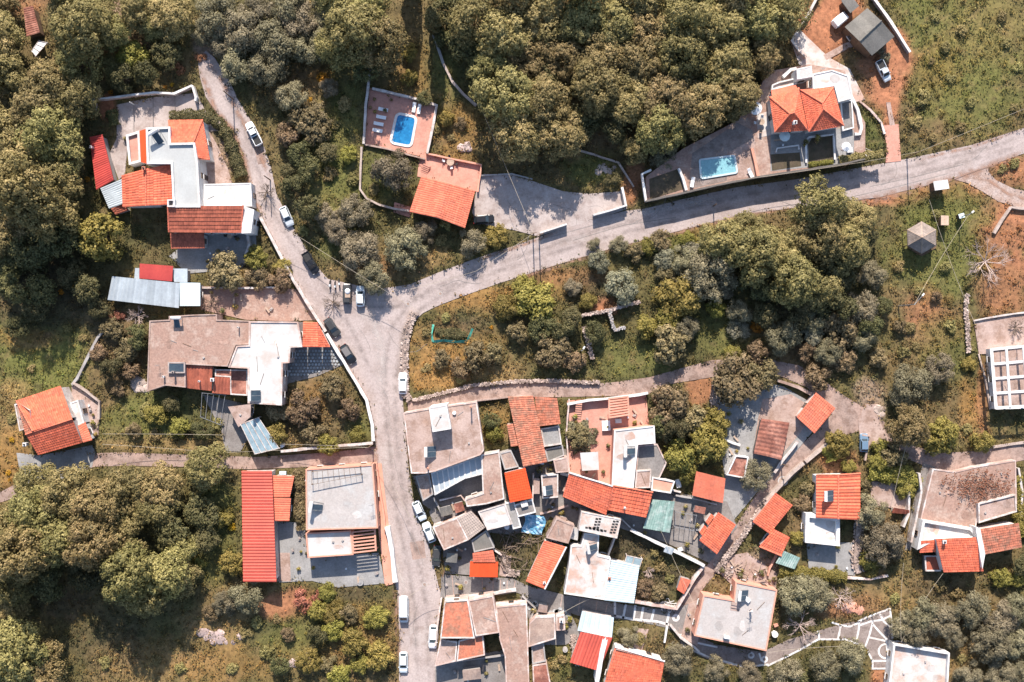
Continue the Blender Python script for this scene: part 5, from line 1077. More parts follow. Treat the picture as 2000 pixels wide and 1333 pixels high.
# ---------------------------------------------------------------- vehicles
def car(px, py, ang, paint, label, kind='hatch', name='parked_car', L=4.1, group=None, topm=None):
    x, y, _ = P(px, py, .6); a = R_(ang); root = thing(name, label, 'van' if kind == 'van' else 'pickup truck' if kind == 'pickup' else 'car', (x, y, .055), a, group or 'vehicles parked along the roads')
    hw = .86 if kind != 'van' else .93; s = L / 4.2
    def part(nm, b, m, par=root, smooth=False):
        o = bpy.data.objects.new(nm, b.mesh(nm, MT[m], smooth=smooth)); COL.objects.link(o); o.parent = par; return o
    hood = .88 if kind != 'van' else 1.05
    secs = [(-2.1, .74, .38, .72), (-2.0, .90, .30, .88), (-1.2, 1.0, .24, .93), (.5, 1.0, .24, .94), (1.2, .98, .26, hood), (1.75, .92, .28, hood - .1), (2.0, .80, .32, hood - .22), (2.1, .62, .40, hood - .38)]
    b = MB(); n = 8
    for X, f, zl, zh in secs:
        w = hw * f; zm = zl + (zh - zl) * .6
        b.v += [(X * s, -w * .92, zl), (X * s, -w, zm), (X * s, -w * .93, zh - .05), (X * s, -w * .8, zh), (X * s, w * .8, zh), (X * s, w * .93, zh - .05), (X * s, w, zm), (X * s, w * .92, zl)]
    for i in range(len(secs) - 1):
        for j in range(n):
            k = (j + 1) % n; b.f.append([i * n + j, (i + 1) * n + j, (i + 1) * n + k, i * n + k]); b.t.append(.5)
    b.f.append(list(range(n))); b.t.append(.5); b.f.append(list(range((len(secs) - 1) * n, len(secs) * n))[::-1]); b.t.append(.5)
    part('body', b, paint)
    zt = {'hatch': 1.45, 'van': 1.95, 'pickup': 1.6, 'suv': 1.6}[kind]
    xb0, xb1, xt0, xt1 = {'hatch': (-1.85, 1.0, -1.45, .3), 'suv': (-2.0, 1.0, -1.8, .4), 'van': (-2.08, 1.75, -2.0, 1.05), 'pickup': (-.35, 1.15, -.2, .6)}[kind]
    wb, wt = hw * .86, hw * (.7 if kind != 'van' else .82); z0 = .92
    B = [(xb0 * s, -wb, z0), (xb1 * s, -wb, z0), (xb1 * s, wb, z0), (xb0 * s, wb, z0)]; T = [(xt0 * s, -wt, zt), (xt1 * s, -wt, zt), (xt1 * s, wt, zt), (xt0 * s, wt, zt)]
    cb = MB().add(B + T, [[0, 1, 5, 4], [1, 2, 6, 5], [2, 3, 7, 6], [3, 0, 4, 7]]); part('cabin', cb, paint)
    rf = MB(); rf.add([(X, Y, zt) for X, Y, _ in T] + [(X * .96 + .0, Y * .86, zt + .05) for X, Y, _ in T], [[4, 5, 6, 7], [0, 1, 5, 4], [1, 2, 6, 5], [2, 3, 7, 6], [3, 0, 4, 7]]); part('roof', rf, topm or paint)
    def pane(nm, i, j, inset=.09, lo=.08, hi=.9):
        P0, P1, Q0, Q1 = Vector(B[i]), Vector(B[j]), Vector(T[i]), Vector(T[j])
        nr = (P1 - P0).cross(Q0 - P0).normalized() * .012
        def pt(u, v): return P0.lerp(P1, u).lerp(Q0.lerp(Q1, u), v) + nr
        part(nm, MB().quad(pt(inset, lo)[:], pt(1 - inset, lo)[:], pt(1 - inset, hi)[:], pt(inset, hi)[:]), 'glass')
    pane('windscreen', 1, 2); pane('side_window', 0, 1); pane('side_window', 2, 3)
    if kind != 'van': pane('rear_window', 3, 0)
    if kind == 'pickup':
        part('cargo_bed', MB().box((-1.25 * s, 0, .945), (1.5 * s, hw * 1.5, .03)), 'dark')
        for yy in (-1, 1): part('bed_side', MB().box((-1.25 * s, yy * hw * .84, 1.05), (1.6 * s, .08, .24)), paint)
        part('tailgate', MB().box((-2.03 * s, 0, 1.05), (.08, hw * 1.7, .24)), paint)
    for X in (-1.3, 1.3):
        for Y in (-1, 1):
            wh = part('wheel', MB().tube((X * s, Y * (hw - .2), .31), (X * s, Y * (hw + .0), .31), .31, n=14), 'rubber'); part('rim', MB().tube((X * s, Y * (hw - .02), .31), (X * s, Y * (hw + .015), .31), .19, n=10), 'metal', wh)
    for Y in (-1, 1):
        part('headlight', MB().box((1.98 * s, Y * hw * .62, hood - .32), (.16, .3, .13)), 'lamp_clear'); part('taillight', MB().box((-2.06 * s, Y * hw * .66, .72), (.1, .22, .16)), 'lamp_red')
        part('mirror', MB().box((.85 * s, Y * (hw * .98), 1.0), (.12, .2, .12)), paint)
    return root
car(496, 262, 117 - 180 + 180, 'p_white', 'white car parked at the top of the lane right of the villa hedge', L=5.0, kind='pickup')
car(560, 423, -66, 'p_silver', 'silver car parked on the lane right of the villa annex')
car(607, 514, -60, 'p_black', 'black open pickup on the lane above the junction', 'pickup', L=4.6)
car(678, 574, 90, 'p_dark', 'dark car with white load on its roof at the junction', 'suv')
car(704, 579, 90, 'p_pale', 'pale blue car with dark windscreen at the junction')
car(649, 640, -55, 'p_dark', 'dark car against the street wall, upper of two')
car(680, 692, -57, 'p_black', 'black car against the street wall, lower of two', topm='p_grey')
car(787, 749, 90, 'p_white', 'white car at the right side of the street above the corner house', L=4.2)
car(819, 998, -66, 'p_pale', 'pale car topmost in the row beside the corner pergola')
car(838, 1040, 112, 'p_pale', 'pale car second in the row, behind the plain brown roof', topm='p_silver')
car(853, 1086, -95, 'p_dark', 'dark car at the end of the row beside the alley')
car(789, 1190, -90, 'p_silver', 'white van parked at the left of the street', 'van', 'parked_van', L=5.2)
car(788, 1294, -90, 'p_pale', 'pale car at the bottom of the street')
car(846, 1244, -93, 'p_white', 'white car squeezed against the speckled orange roof house', L=4.6)
car(1687, 865, 90, 'p_blue', 'dark blue car parked at the pale parking corner', L=3.6)
car(1725, 139, -64, 'p_silver', 'silver pickup below the grey roofed barn', 'pickup', L=4.4)
car(945, 429, 5, 'p_black', 'black car in tree shade on the driveway')
car(1640, 40, 40, 'p_white', 'white van between the barn and the small grey shed', 'van', 'parked_van', L=3.4)
# load on the junction car
x, y, _ = P(679, 569, 1.7); ld = thing('roof_load', 'white bundle strapped on the dark car at the junction', 'luggage', (x, y, 1.66))
lb_ = MB(); lb_.ball((x, y, 1.85), .55, 10, 6, .5); lb_.build('bundle', MT['cloth'], ld); MB().box((x, y - .75, 1.74), (1.0, 1.0, .16)).build('mat', MT['palewood'], ld)
def motorbike(px, py, ang, label):
    c = P(px, py, .3); root = thing('motorbike', label, 'motorbike', (*c[:2], .055), R_(ang), 'motorbikes at the junction')
    def part(nm, b, m): o = bpy.data.objects.new(nm, b.mesh(nm, MT[m])); COL.objects.link(o); o.parent = root
    for x in (-.65, .65): part('wheel', MB().tube((x, -.06, .3), (x, .06, .3), .3, n=12), 'rubber')
    part('frame', MB().box((0, 0, .5), (.9, .22, .3)), 'p_dark'); part('seat', MB().box((-.3, 0, .78), (.7, .28, .1)), 'dark'); part('tank', MB().box((.2, 0, .78), (.4, .3, .2)), 'p_silver')
    part('handlebar', MB().tube((.45, -.36, .98), (.45, .36, .98), .03), 'metal'); part('fork', MB().tube((.65, 0, .3), (.45, 0, .98), .05), 'metal')
motorbike(645, 556, -95, 'left one of the motorbikes parked at the junction'); motorbike(655, 558, -90, 'middle one of the motorbikes parked at the junction'); motorbike(663, 553, -85, 'right one of the motorbikes parked at the junction')

# ---------------------------------------------------------------- poles, lamps and wires
PT = {}
def pole(key, px, py, h, label, lamp=None, name='utility_pole', m='wood', arm=True):
    x, y, _ = P(px, py, 0); root = thing(name, label, 'street lamp' if lamp else 'pole', (x, y, 0))
    MB().tube((x, y, -.2), (x, y, h), .13, .09, 8).build('shaft', MT[m], root)
    if arm and not lamp: MB().box((x, y, h - .35), (1.4, .1, .12), .3).build('crossarm', MT[m], root)
    if lamp:
        dx, dy = lamp; MB().tube((x, y, h - .1), (x + dx, y + dy, h + .25), .05).build('arm', MT['metal'], root); MB().box((x + dx * 1.15, y + dy * 1.15, h + .25), (.6, .3, .14), math.atan2(dy, dx)).build('lamp_head', MT['white'], root)
    PT[key] = (x, y, h - .2); return root
pole('a', 1041, 463, 7.5, 'wooden pole at the road bend, left of a pair'); pole('b', 1053, 466, 8.2, 'wooden pole at the road bend, right of a pair')
pole('c', 1393, 403, 3.2, 'short pole at the lower edge of the road', arm=False); pole('d', 1771, 308, 7.0, 'wooden pole beside the road at the brick drive')
pole('e', 1755, 598, 8.5, 'street lamp in the meadow below the gazebo', (1.3, 1.6), 'street_lamp', 'metal'); pole('f', 1134, 685, 4.5, 'short lamp pole in the scrub below the ruin', (.3, .5), 'street_lamp', 'metal')
pole('g', 456, 195, 7.5, 'pole beside the lane at the top of the villa forecourt', arm=False); pole('h', 528, 352, 5.5, 'thin pole beside the lane left of the wood', arm=False)
pole('i', 1760, 822, 6.5, 'pole at the parking corner beside the lane', arm=False); pole('j', 935, 208, 6.0, 'pole at the end of the slanting field wall', arm=False)
pole('k', 1872, 425, 5.0, 'lamp pole beside the tiny blue lidded box', (.5, .4), 'street_lamp', 'metal'); pole('l', 440, 880, 5.0, 'pole beside the brown lane', arm=False)
pole('m', 728, 868, 6.5, 'pole at the corner of brown lane and street', arm=False); pole('n', 868, 1115, 6.0, 'pole at the mouth of the stepped alley', arm=False)
pole('o', 1640, 330, 5.5, 'pole on the retaining wall below the villa', arm=False)
pole('p', 1526, 906, 5.0, 'pole on the sloping lane below the rusty roof', arm=False); pole('q', 262, 205, 2.5, 'white thin post on the villa forecourt', arm=False, m='white')
for i, (x, y) in enumerate([(783,548),(820,533),(844,526),(867,519)]): pole('s%d' % i, x, y, 1.6, 'roadside marker post above the junction, number %s from the left' % ('one', 'two', 'three', 'four')[i], arm=False, name='marker_post')
def wire(a, b, label, sag=.8, r=.032):
    A = Vector(PT[a] if isinstance(a, str) else P(*a)); B = Vector(PT[b] if isinstance(b, str) else P(*b)); mb = MB(); prev = A
    for i in range(1, 9):
        t = i / 8; q = A.lerp(B, t) - Vector((0, 0, sag * 4 * t * (1 - t))); mb.tube(prev, q, r, n=4, cap=False); prev = q
    o = mb.build('overhead_wire', MT['wire'], label=label, category='wire')
for a in [('j','a','wire from the field wall pole down to the road bend'),((555,445,5),(690,530,6),'wire above the lane towards the junction'),((690,530,6),(820,610,5.5),'wire crossing the junction to the stones'),('a',(930,530,6),'wire from the road bend over the road'),((930,530,6),(800,566,6),'wire over the road towards the junction'),('d',(2020,205,7),'wire from the brick drive pole to the right edge'),('o','d','wire along the retaining wall'),((1440,352,5),'o','wire along the villa bed above the road'),((1815,390,5),(1905,635,4),'long wire across the meadow past the gazebo'),('k','e','wire from the tiny box to the street lamp'),((552,868,3),'m','wire from the white tank to the street corner'),('l',(200,868,5),'upper wire along the brown lane'),((440,850,5),(200,848,5),'second wire above the brown lane'),('l','m','wire along the brown lane to the street'),('n',(790,1170,5),'wire over the street to the white van'),('n',(870,1180,5),'wire over the mouth of the alley'),((1095,1200,4),(1165,1165,4),'wire from the tiny roof over the alley'),((1290,1035,3),(1360,1190,4),'wire from the green canopy over the lane'),((1500,1275,4),(1660,1262,4),'wire over the path at the concrete house'),('i',(1740,1000,4),'wire down the sunken path'),((1842,1120,4),(1760,1255,3),'wire from the orange roofs to the bottom right house'),((1760,1250,4),(1765,1100,4),'wire along the sunken path bottom'),((730,880,4),(800,1010,4),'wire slanting over the street below the lane')]: wire(*a)
for px, py, lb in [(785,880,'manhole cover in the street beside the corner house'),(829,1142,'manhole cover in the street near the alley'),(860,574,'manhole cover on the road bend'),(797,594,'small manhole cover at the junction'),(910,1138,'manhole cover in the stepped alley'),(1529,940,'round stone ring in the sloping lane')]:
    x, y, _ = P(px, py, .06); big = 1.0 if 'ring' in lb else .42; rt = thing('manhole_cover', lb, 'manhole cover', (x, y, .05))
    MB().cyl((x, y, .045), big, .035, 16).build('frame', MT['concgrey'], rt); MB().cyl((x, y, .05), big * .72, .04, 16).build('lid', MT['brownroof'], rt)
# tarp, net, rubble garden
tp = MB(); n = 9
for i in range(n + 1):
    for j in range(n + 1):
        u, v_ = i / n, j / n; px = 1022 + 40 * u + 4 * math.sin(v_ * 5); py = 1003 + 38 * v_ + 5 * u
        x, y, _ = P(px, py, 1); tp.v.append((x, y, .6 + .9 * (1 - v_) + rnd.uniform(-.18, .18)))
for i in range(n):
    for j in range(n): tp.f.append([i * (n + 1) + j, (i + 1) * (n + 1) + j, (i + 1) * (n + 1) + j + 1, i * (n + 1) + j + 1]); tp.t.append(rnd.uniform(.3, .7))
tp.build('tarpaulin', MT['tarp'], label='crumpled blue and white tarpaulin over rubble in the village', category='tarpaulin')
def net(pts, lb, name='garden_net'):
    b = MB()
    for a, c in zip(pts[:-1], pts[1:]):
        A, C = Vector(P(*a, 0)), Vector(P(*c, 0)); d = (C - A); nn = max(2, int(d.length / .5)); pv = None
        for i in range(nn + 1):
            q = A + d * i / nn; w = Vector((-d.y, d.x, 0)).normalized() * rnd.uniform(.2, .34); t_ = q + w * .8 + Vector((0, 0, rnd.uniform(.45, .7))); cur = ((q - w)[:2] + (.05,), t_[:])
            if pv: b.tone = rnd.uniform(.3, .8); b.quad(pv[0], cur[0], cur[1], pv[1])
            pv = cur
    b.build(name, MT['net'], label=lb, category='net')
net([(847,634),(843,652),(846,668),(866,665),(890,668),(912,667),(918,655),(923,642)], 'turquoise net fence round the vegetable bed')
def pileof(name, lb, cat, poly, n, m, zr=.5, L=(1.2, 2.6)):
    c = P(sum(p[0] for p in poly) / len(poly), sum(p[1] for p in poly) / len(poly)); root = thing(name, lb, cat, c); k = 0
    while k < n:
        px = rnd.uniform(min(p[0] for p in poly), max(p[0] for p in poly)); py = rnd.uniform(min(p[1] for p in poly), max(p[1] for p in poly))
        if not inside(px, py, poly): continue
        k += 1; x, y, _ = P(px, py); a = rnd.uniform(0, 3.1); l = rnd.uniform(*L) / 2; d = Vector((math.cos(a) * l, math.sin(a) * l, rnd.uniform(-.2, .2)))
        z = rnd.uniform(.15, zr + .2); b = MB(); b.tone = rnd.uniform(.2, .9); b.tube((x - d.x, y - d.y, z - d.z), (x + d.x, y + d.y, z + d.z), rnd.uniform(.04, .09), n=5); b.build('pole', MT[m], root)
pileof('timber_heap', 'heap of old poles and branches between the tarpaulin and slanting tiles', 'timber', [(985,1035),(1060,1035),(1070,1050),(1020,1120),(960,1100)], 56, 'bark', .6, (1.5, 4))
pileof('timber_heap', 'scattered poles in the cluttered yard above the concrete house', 'timber', [(1405,1110),(1430,1095),(1500,1110),(1515,1140),(1440,1140)], 30, 'palewood')
pileof('board_stack', 'stack of white boards beside the pink garden wall corner', 'boards', [(1282,1175),(1312,1172),(1318,1186),(1290,1186)], 16, 'white', .3, (1.5, 3))
pileof('scrap_heap', 'pale scrap pipes and covers on the road wall below the lawn', 'scrap', [(1655,298),(1695,292),(1700,304),(1660,310)], 18, 'whitedirty', .9, (1.0, 2.4))
# person on the roof: one skinned body
def person(px, py, z, lb):
    x0, y0, _ = P(px, py, z + .9)
    J = dict(pel=(0, 0, .95), che=(0, .02, 1.3), nek=(0, .03, 1.48), hd0=(0, .05, 1.56), hd1=(0, .06, 1.72), ls=(-.19, .02, 1.42), le=(-.42, .12, 1.25), lh=(-.62, .25, 1.2), rs=(.19, .02, 1.42), re=(.26, -.02, 1.12), rh=(.25, .12, .9),
             lk=(-.11, .03, .5), lf=(-.12, -.02, .07), lt=(-.13, .14, .04), rk=(.11, .04, .5), rf=(.13, .0, .07), rt=(.14, .16, .04), lhip=(-.1, 0, .9), rhip=(.1, 0, .9))
    E = [('pel','che'),('che','nek'),('nek','hd0'),('hd0','hd1'),('che','ls'),('ls','le'),('le','lh'),('che','rs'),('rs','re'),('re','rh'),('pel','lhip'),('lhip','lk'),('lk','lf'),('lf','lt'),('pel','rhip'),('rhip','rk'),('rk','rf'),('rf','rt')]
    rad = dict(pel=.15, che=.16, nek=.06, hd0=.09, hd1=.1, ls=.07, le=.045, lh=.035, rs=.07, re=.045, rh=.035, lk=.06, lf=.045, lt=.04, rk=.06, rf=.045, rt=.04, lhip=.1, rhip=.1)
    K = list(J); me = bpy.data.meshes.new('person'); me.from_pydata([J[k] for k in K], [(K.index(a), K.index(b)) for a, b in E], [])
    o = bpy.data.objects.new('tmp', me); COL.objects.link(o); sk = o.modifiers.new('s', 'SKIN'); ss = o.modifiers.new('u', 'SUBSURF'); ss.levels = 1
    for i, k in enumerate(K): me.skin_vertices[0].data[i].radius = (rad[k], rad[k]); me.skin_vertices[0].data[i].use_root = (k == 'pel')
    dg = bpy.context.evaluated_depsgraph_get(); m2 = bpy.data.meshes.new_from_object(o.evaluated_get(dg)); bpy.data.objects.remove(o)
    m2.name = 'person'; m2.materials.clear(); m2.materials.append(MT['shirt']); at = m2.attributes.new('tone', 'FLOAT', 'FACE')
    r = thing('person', lb, 'person', (x0, y0, z)); r.rotation_euler[2] = .5
    bo = bpy.data.objects.new('body', m2); COL.objects.link(bo); bo.parent = r
    def part(nm, b, m): q = bpy.data.objects.new(nm, b.mesh(nm, MT[m], smooth=True)); COL.objects.link(q); q.parent = r
    hat = MB().cyl((0, .06, 1.72), .2, .025, 14); hat.ball((0, .06, 1.76), .115, 10, 6); part('hat', hat, 'cloth')
    part('trousers', MB().tube((-.1, 0, .98), (-.115, .02, .45), .125, .085, 10).tube((.1, 0, .98), (.115, .03, .45), .125, .085, 10), 'dark')
    part('face', MB().ball((0, .13, 1.6), .07, 8, 5), 'skin')
    hd = MB()
    for sx, hx, hy, hz in ((-1, -.62, .25, 1.2), (1, .25, .12, .9)):
        hd.ball((hx, hy, hz), .045, 6, 4)
        for f in range(5): hd.tube((hx, hy, hz), (hx + sx * .03 + (f - 2) * .018, hy + .1 - abs(f - 2) * .012, hz - .02), .012, .009, 5)
    part('hands', hd, 'skin')
person(1467, 1193, 3.67, 'person in pale clothes and white hat standing on the concrete roof, one arm out')
# ---------------------------------------------------------------- terrain and ground cover
def lattice(seed):
    return np.random.default_rng(seed).random((64, 64))
_L = [lattice(i) for i in range(12)]
def vnoise(x, y, k):
    g = _L[k % 12]; xi = np.floor(x).astype(int); yi = np.floor(y).astype(int); fx = x - xi; fy = y - yi
    fx = fx * fx * (3 - 2 * fx); fy = fy * fy * (3 - 2 * fy)
    a = g[xi % 64, yi % 64]; b = g[(xi + 1) % 64, yi % 64]; c = g[xi % 64, (yi + 1) % 64]; d = g[(xi + 1) % 64, (yi + 1) % 64]
    return (a * (1 - fx) + b * fx) * (1 - fy) + (c * (1 - fx) + d * fx) * fy
def fbm(x, y, s, k): return (vnoise(x / s, y / s, k) * .5 + vnoise(x / s * 2.1, y / s * 2.1, k + 1) * .3 + vnoise(x / s * 4.3, y / s * 4.3, k + 2) * .2)
def inpoly(X, Y, poly):
    c = np.zeros(X.shape, bool); n = len(poly); j = n - 1
    for i in range(n):
        xi, yi = poly[i]; xj, yj = poly[j]
        if yi != yj: c ^= ((yi > Y) != (yj > Y)) & (X < (xj - xi) * (Y - yi) / (yj - yi) + xi)
        j = i
    return c
def masked(X, Y):
    m = np.zeros(X.shape, bool)
    for pg in PAVED + [f[0] for f in FP]:
        xs = [p[0] for p in pg]; ys = [p[1] for p in pg]
        s = (X > min(xs)) & (X < max(xs)) & (Y > min(ys)) & (Y < max(ys))
        if s.any(): m[s] |= inpoly(X[s], Y[s], pg)
    return m
KIND = {'soil': (.34, .145, .075), 'straw': (.31, .20, .085), 'gold': (.30, .165, .055), 'green': (.125, .126, .034), 'dkgreen': (.065, .066, .025), 'brown': (.165, .105, .055), 'sand': (.42, .29, .225), 'lawn': (.085, .09, .026), 'dark': (.07, .055, .032)}  # the dark kind is shade painted into the ground colour
BLOBS = [(1890,110,120,170,'green',.85),(1780,60,40,60,'green',.6),(1620,50,60,60,'soil',1),(1600,90,45,35,'soil',.9),(1740,110,45,60,'soil',.9),(1690,150,50,60,'brown',.7),(1730,190,25,40,'soil',.9),(1755,110,30,40,'soil',1),(1745,160,22,40,'soil',1),(1735,225,22,40,'soil',.9),(1715,180,30,40,'soil',.6),(1700,130,30,30,'soil',.6),(1640,20,60,50,'soil',.9),(1690,250,35,45,'lawn',1),(1930,60,80,70,'straw',.25),(1830,130,45,60,'gold',.25),(1980,330,50,25,'soil',.7),(1910,360,50,30,'soil',.6),(1975,355,40,16,'soil',.5),(1960,450,70,60,'soil',.75),(1960,560,60,70,'soil',.65),(1985,420,40,20,'soil',.5),(1760,378,60,22,'soil',.9),(1850,375,60,18,'soil',.7),(1700,390,60,14,'soil',.7),(1830,480,90,110,'green',.8),(1860,410,70,50,'green',.6),(1800,600,40,40,'soil',.45),(1830,640,60,50,'soil',.35),(1850,680,60,60,'green',.5),(1895,800,22,60,'gold',.7),(1920,780,14,90,'soil',.5),
 (950,585,110,28,'gold',.7),(880,690,90,60,'gold',.65),(900,640,60,25,'dark',.6),(860,720,70,40,'gold',.7),(960,730,70,25,'straw',.55),(1090,560,60,25,'gold',.5),(1100,540,100,16,'soil',.35),(1240,700,70,40,'green',.7),(1250,470,120,25,'green',.7),(1380,440,90,22,'gold',.4),(1180,600,22,16,'soil',.9),(1140,570,40,30,'dark',.6),(1450,690,60,35,'green',.6),(1390,650,40,50,'green',.5),(1560,700,90,30,'brown',.6),(1370,760,30,30,'soil',.7),(1640,790,40,18,'brown',.6),(1700,780,30,40,'sand',.5),
 (80,690,110,80,'green',1),(50,660,60,25,'gold',.6),(120,720,60,40,'green',.9),(30,800,40,60,'straw',.6),(20,900,40,60,'gold',.7),(90,610,90,50,'dark',.7),(60,520,90,80,'dark',.8),(210,640,50,60,'dark',.5),(240,690,60,80,'brown',.55),(290,820,90,50,'green',.8),(380,830,60,40,'dkgreen',.6),(330,868,120,14,'straw',.6),(620,800,90,70,'brown',.4),(620,780,50,40,'gold',.4),(700,840,30,30,'green',.5),(210,215,16,30,'soil',1),(215,120,50,30,'soil',.55),(250,90,40,25,'sand',.3),(220,10,30,30,'sand',.5),(50,10,40,25,'soil',.5),(400,90,20,30,'sand',.6),(440,300,20,40,'sand',.5),(410,310,14,60,'sand',.6),
 (650,260,60,110,'green',.7),(600,170,40,50,'brown',.5),(560,180,60,40,'brown',.4),(620,150,20,16,'gold',.7),(660,380,60,50,'green',.6),(650,470,40,40,'green',.5),(800,150,40,70,'gold',.4),(900,260,45,60,'gold',.55),(870,150,30,60,'green',.5),(720,520,60,25,'soil',.3),(850,500,40,20,'straw',.6),(740,350,40,50,'green',.6),(1160,330,50,40,'green',.8),(1240,350,18,40,'soil',.7),(1175,260,60,40,'brown',.6),(1230,380,16,25,'soil',.5),
 (420,1040,40,120,'green',.5),(420,1230,60,40,'straw',.5),(300,1300,120,50,'straw',.5),(430,1300,100,40,'gold',.45),(200,1250,90,60,'dark',.5),(130,1180,60,40,'dark',.6),(560,1180,50,28,'soil',.8),(580,1280,50,30,'straw',.4),(620,1220,60,50,'green',.4),(700,1240,70,70,'gold',.35),(560,1250,60,30,'green',.5),(700,1160,50,14,'dark',.6),
 (1560,900,50,30,'brown',.4),(1640,910,50,25,'soil',.6),(1560,1040,30,60,'brown',.5),(1700,1060,60,60,'brown',.5),(1640,1190,40,20,'soil',.55),(1690,1180,50,20,'soil',.35),(1760,1165,60,40,'straw',.5),(1830,1150,60,30,'dark',.6),(1860,1240,110,50,'brown',.4),(1900,1290,110,40,'gold',.25),(1720,1320,20,25,'soil',.8),(1260,1160,40,25,'brown',.5),(1290,1130,60,25,'dark',.7),(1240,1060,60,40,'dark',.8),(1300,1290,70,40,'brown',.5),(1100,1290,30,40,'green',.5),(1480,1100,40,30,'sand',.5),(970,830,25,40,'gold',.5),(1000,1080,50,50,'dark',.6),(1130,850,40,25,'green',.6),(1770,1260,12,60,'green',.5),(880,1010,50,30,'dark',.5)]
def gcol(X, Y):
    G = np.zeros(X.shape + (3,)); base = np.array((.105, .088, .033))
    G[...] = base
    def mixin(c, w): 
        nonlocal G
        G = G * (1 - w[..., None]) + np.array(c) * w[..., None]
    ss = lambda v, a, b: np.clip((v - a) / (b - a), 0, 1)
    mixin((.175, .12, .055), ss(fbm(X, Y, 13, 0), .48, .68) * .7)
    mixin((.065, .062, .024), ss(fbm(X + 40, Y, 9, 3), .52, .72) * .7)
    mixin((.25, .15, .075), ss(fbm(X, Y + 30, 17, 6), .60, .75) * .3)
    PX = X * 10 + 1000; PY = 666.5 - Y * 10
    wob = (fbm(X, Y, 3.0, 2) - .5) * 1.1
    for px, py, rx, ry, k, s in BLOBS:
        d = np.sqrt(((PX - px) / rx) ** 2 + ((PY - py) / ry) ** 2) + wob
        mixin(KIND[k], np.clip((1.25 - d) / .6, 0, 1) * s)
    mixin((.30, .19, .10), ss(fbm(X + 7, Y + 3, 2.2, 8), .66, .8) * .3)
    return np.clip(G, 0.005, 1)
def axis(lim, step, far):
    a = np.arange(-lim, lim + .01, step); o = np.array([lim + 3, lim + 8, lim + 18, lim + 40, lim + 90, lim + 220, lim + 600, far])
    return np.concatenate([-o[::-1], a, o])
gx, gy = axis(112, .5, 3000), axis(78, .5, 3000)
GX, GY = np.meshgrid(gx, gy, indexing='ij')
MASK = masked(GX, GY)
Mf = MASK.astype(float)
for _ in range(3): 
    Mp = np.pad(Mf, 1, mode='edge'); Mf = np.maximum(Mf, (Mp[:-2, 1:-1] + Mp[2:, 1:-1] + Mp[1:-1, :-2] + Mp[1:-1, 2:]) / 4)
GZ = ((fbm(GX, GY, 6, 4) - .5) * .5 + (fbm(GX, GY, 1.3, 7) - .5) * .3) * (1 - Mf)
GZ = np.where(MASK, -.22, GZ * np.clip(1 - Mf * 1.2, 0, 1))
nx, ny = GX.shape
verts = np.stack([GX, GY, GZ], -1).reshape(-1, 3)
idx = np.arange(nx * ny).reshape(nx, ny)
quads = np.stack([idx[:-1, :-1], idx[1:, :-1], idx[1:, 1:], idx[:-1, 1:]], -1).reshape(-1, 4)
def npmesh(name, verts, quads, m, col=None, tone=None, dom='POINT'):
    me = bpy.data.meshes.new(name); nq = len(quads); k = quads.shape[1]
    me.vertices.add(len(verts)); me.vertices.foreach_set('co', verts.astype(np.float32).ravel())
    me.loops.add(nq * k); me.loops.foreach_set('vertex_index', quads.astype(np.int32).ravel())
    me.polygons.add(nq); me.polygons.foreach_set('loop_start', np.arange(0, nq * k, k, dtype=np.int32))
    if col is not None:
        at = me.attributes.new('col', 'FLOAT_COLOR', dom); at.data.foreach_set('color', np.concatenate([col, np.ones((len(col), 1))], 1).astype(np.float32).ravel())
    if tone is not None:
        at = me.attributes.new('tone', 'FLOAT', 'FACE'); at.data.foreach_set('value', tone.astype(np.float32))
    me.materials.append(MT[m] if isinstance(m, str) else m); me.update(calc_edges=True); return me
me = npmesh('ground', verts, quads, 'terrain', gcol(GX, GY).reshape(-1, 3)); me.shade_smooth()
o = bpy.data.objects.new('ground', me); COL.objects.link(o); o['kind'] = 'structure'; o['label'] = 'scrubby hillside ground of grass and red earth'
def leafquads(C, N, S, rng, aspect=.7):
    """square-ish leaves: centres, normals, sizes"""
    N = N / np.linalg.norm(N, axis=1, keepdims=True); R = rng.normal(size=N.shape)
    U = np.cross(N, R); U /= np.linalg.norm(U, axis=1, keepdims=True); V = np.cross(N, U)
    U = U * S[:, None]; V = V * S[:, None] * aspect
    v = np.stack([C - U, C - V * .9, C + U, C + V * .9], 1).reshape(-1, 3)
    return v, np.arange(len(v)).reshape(-1, 4)
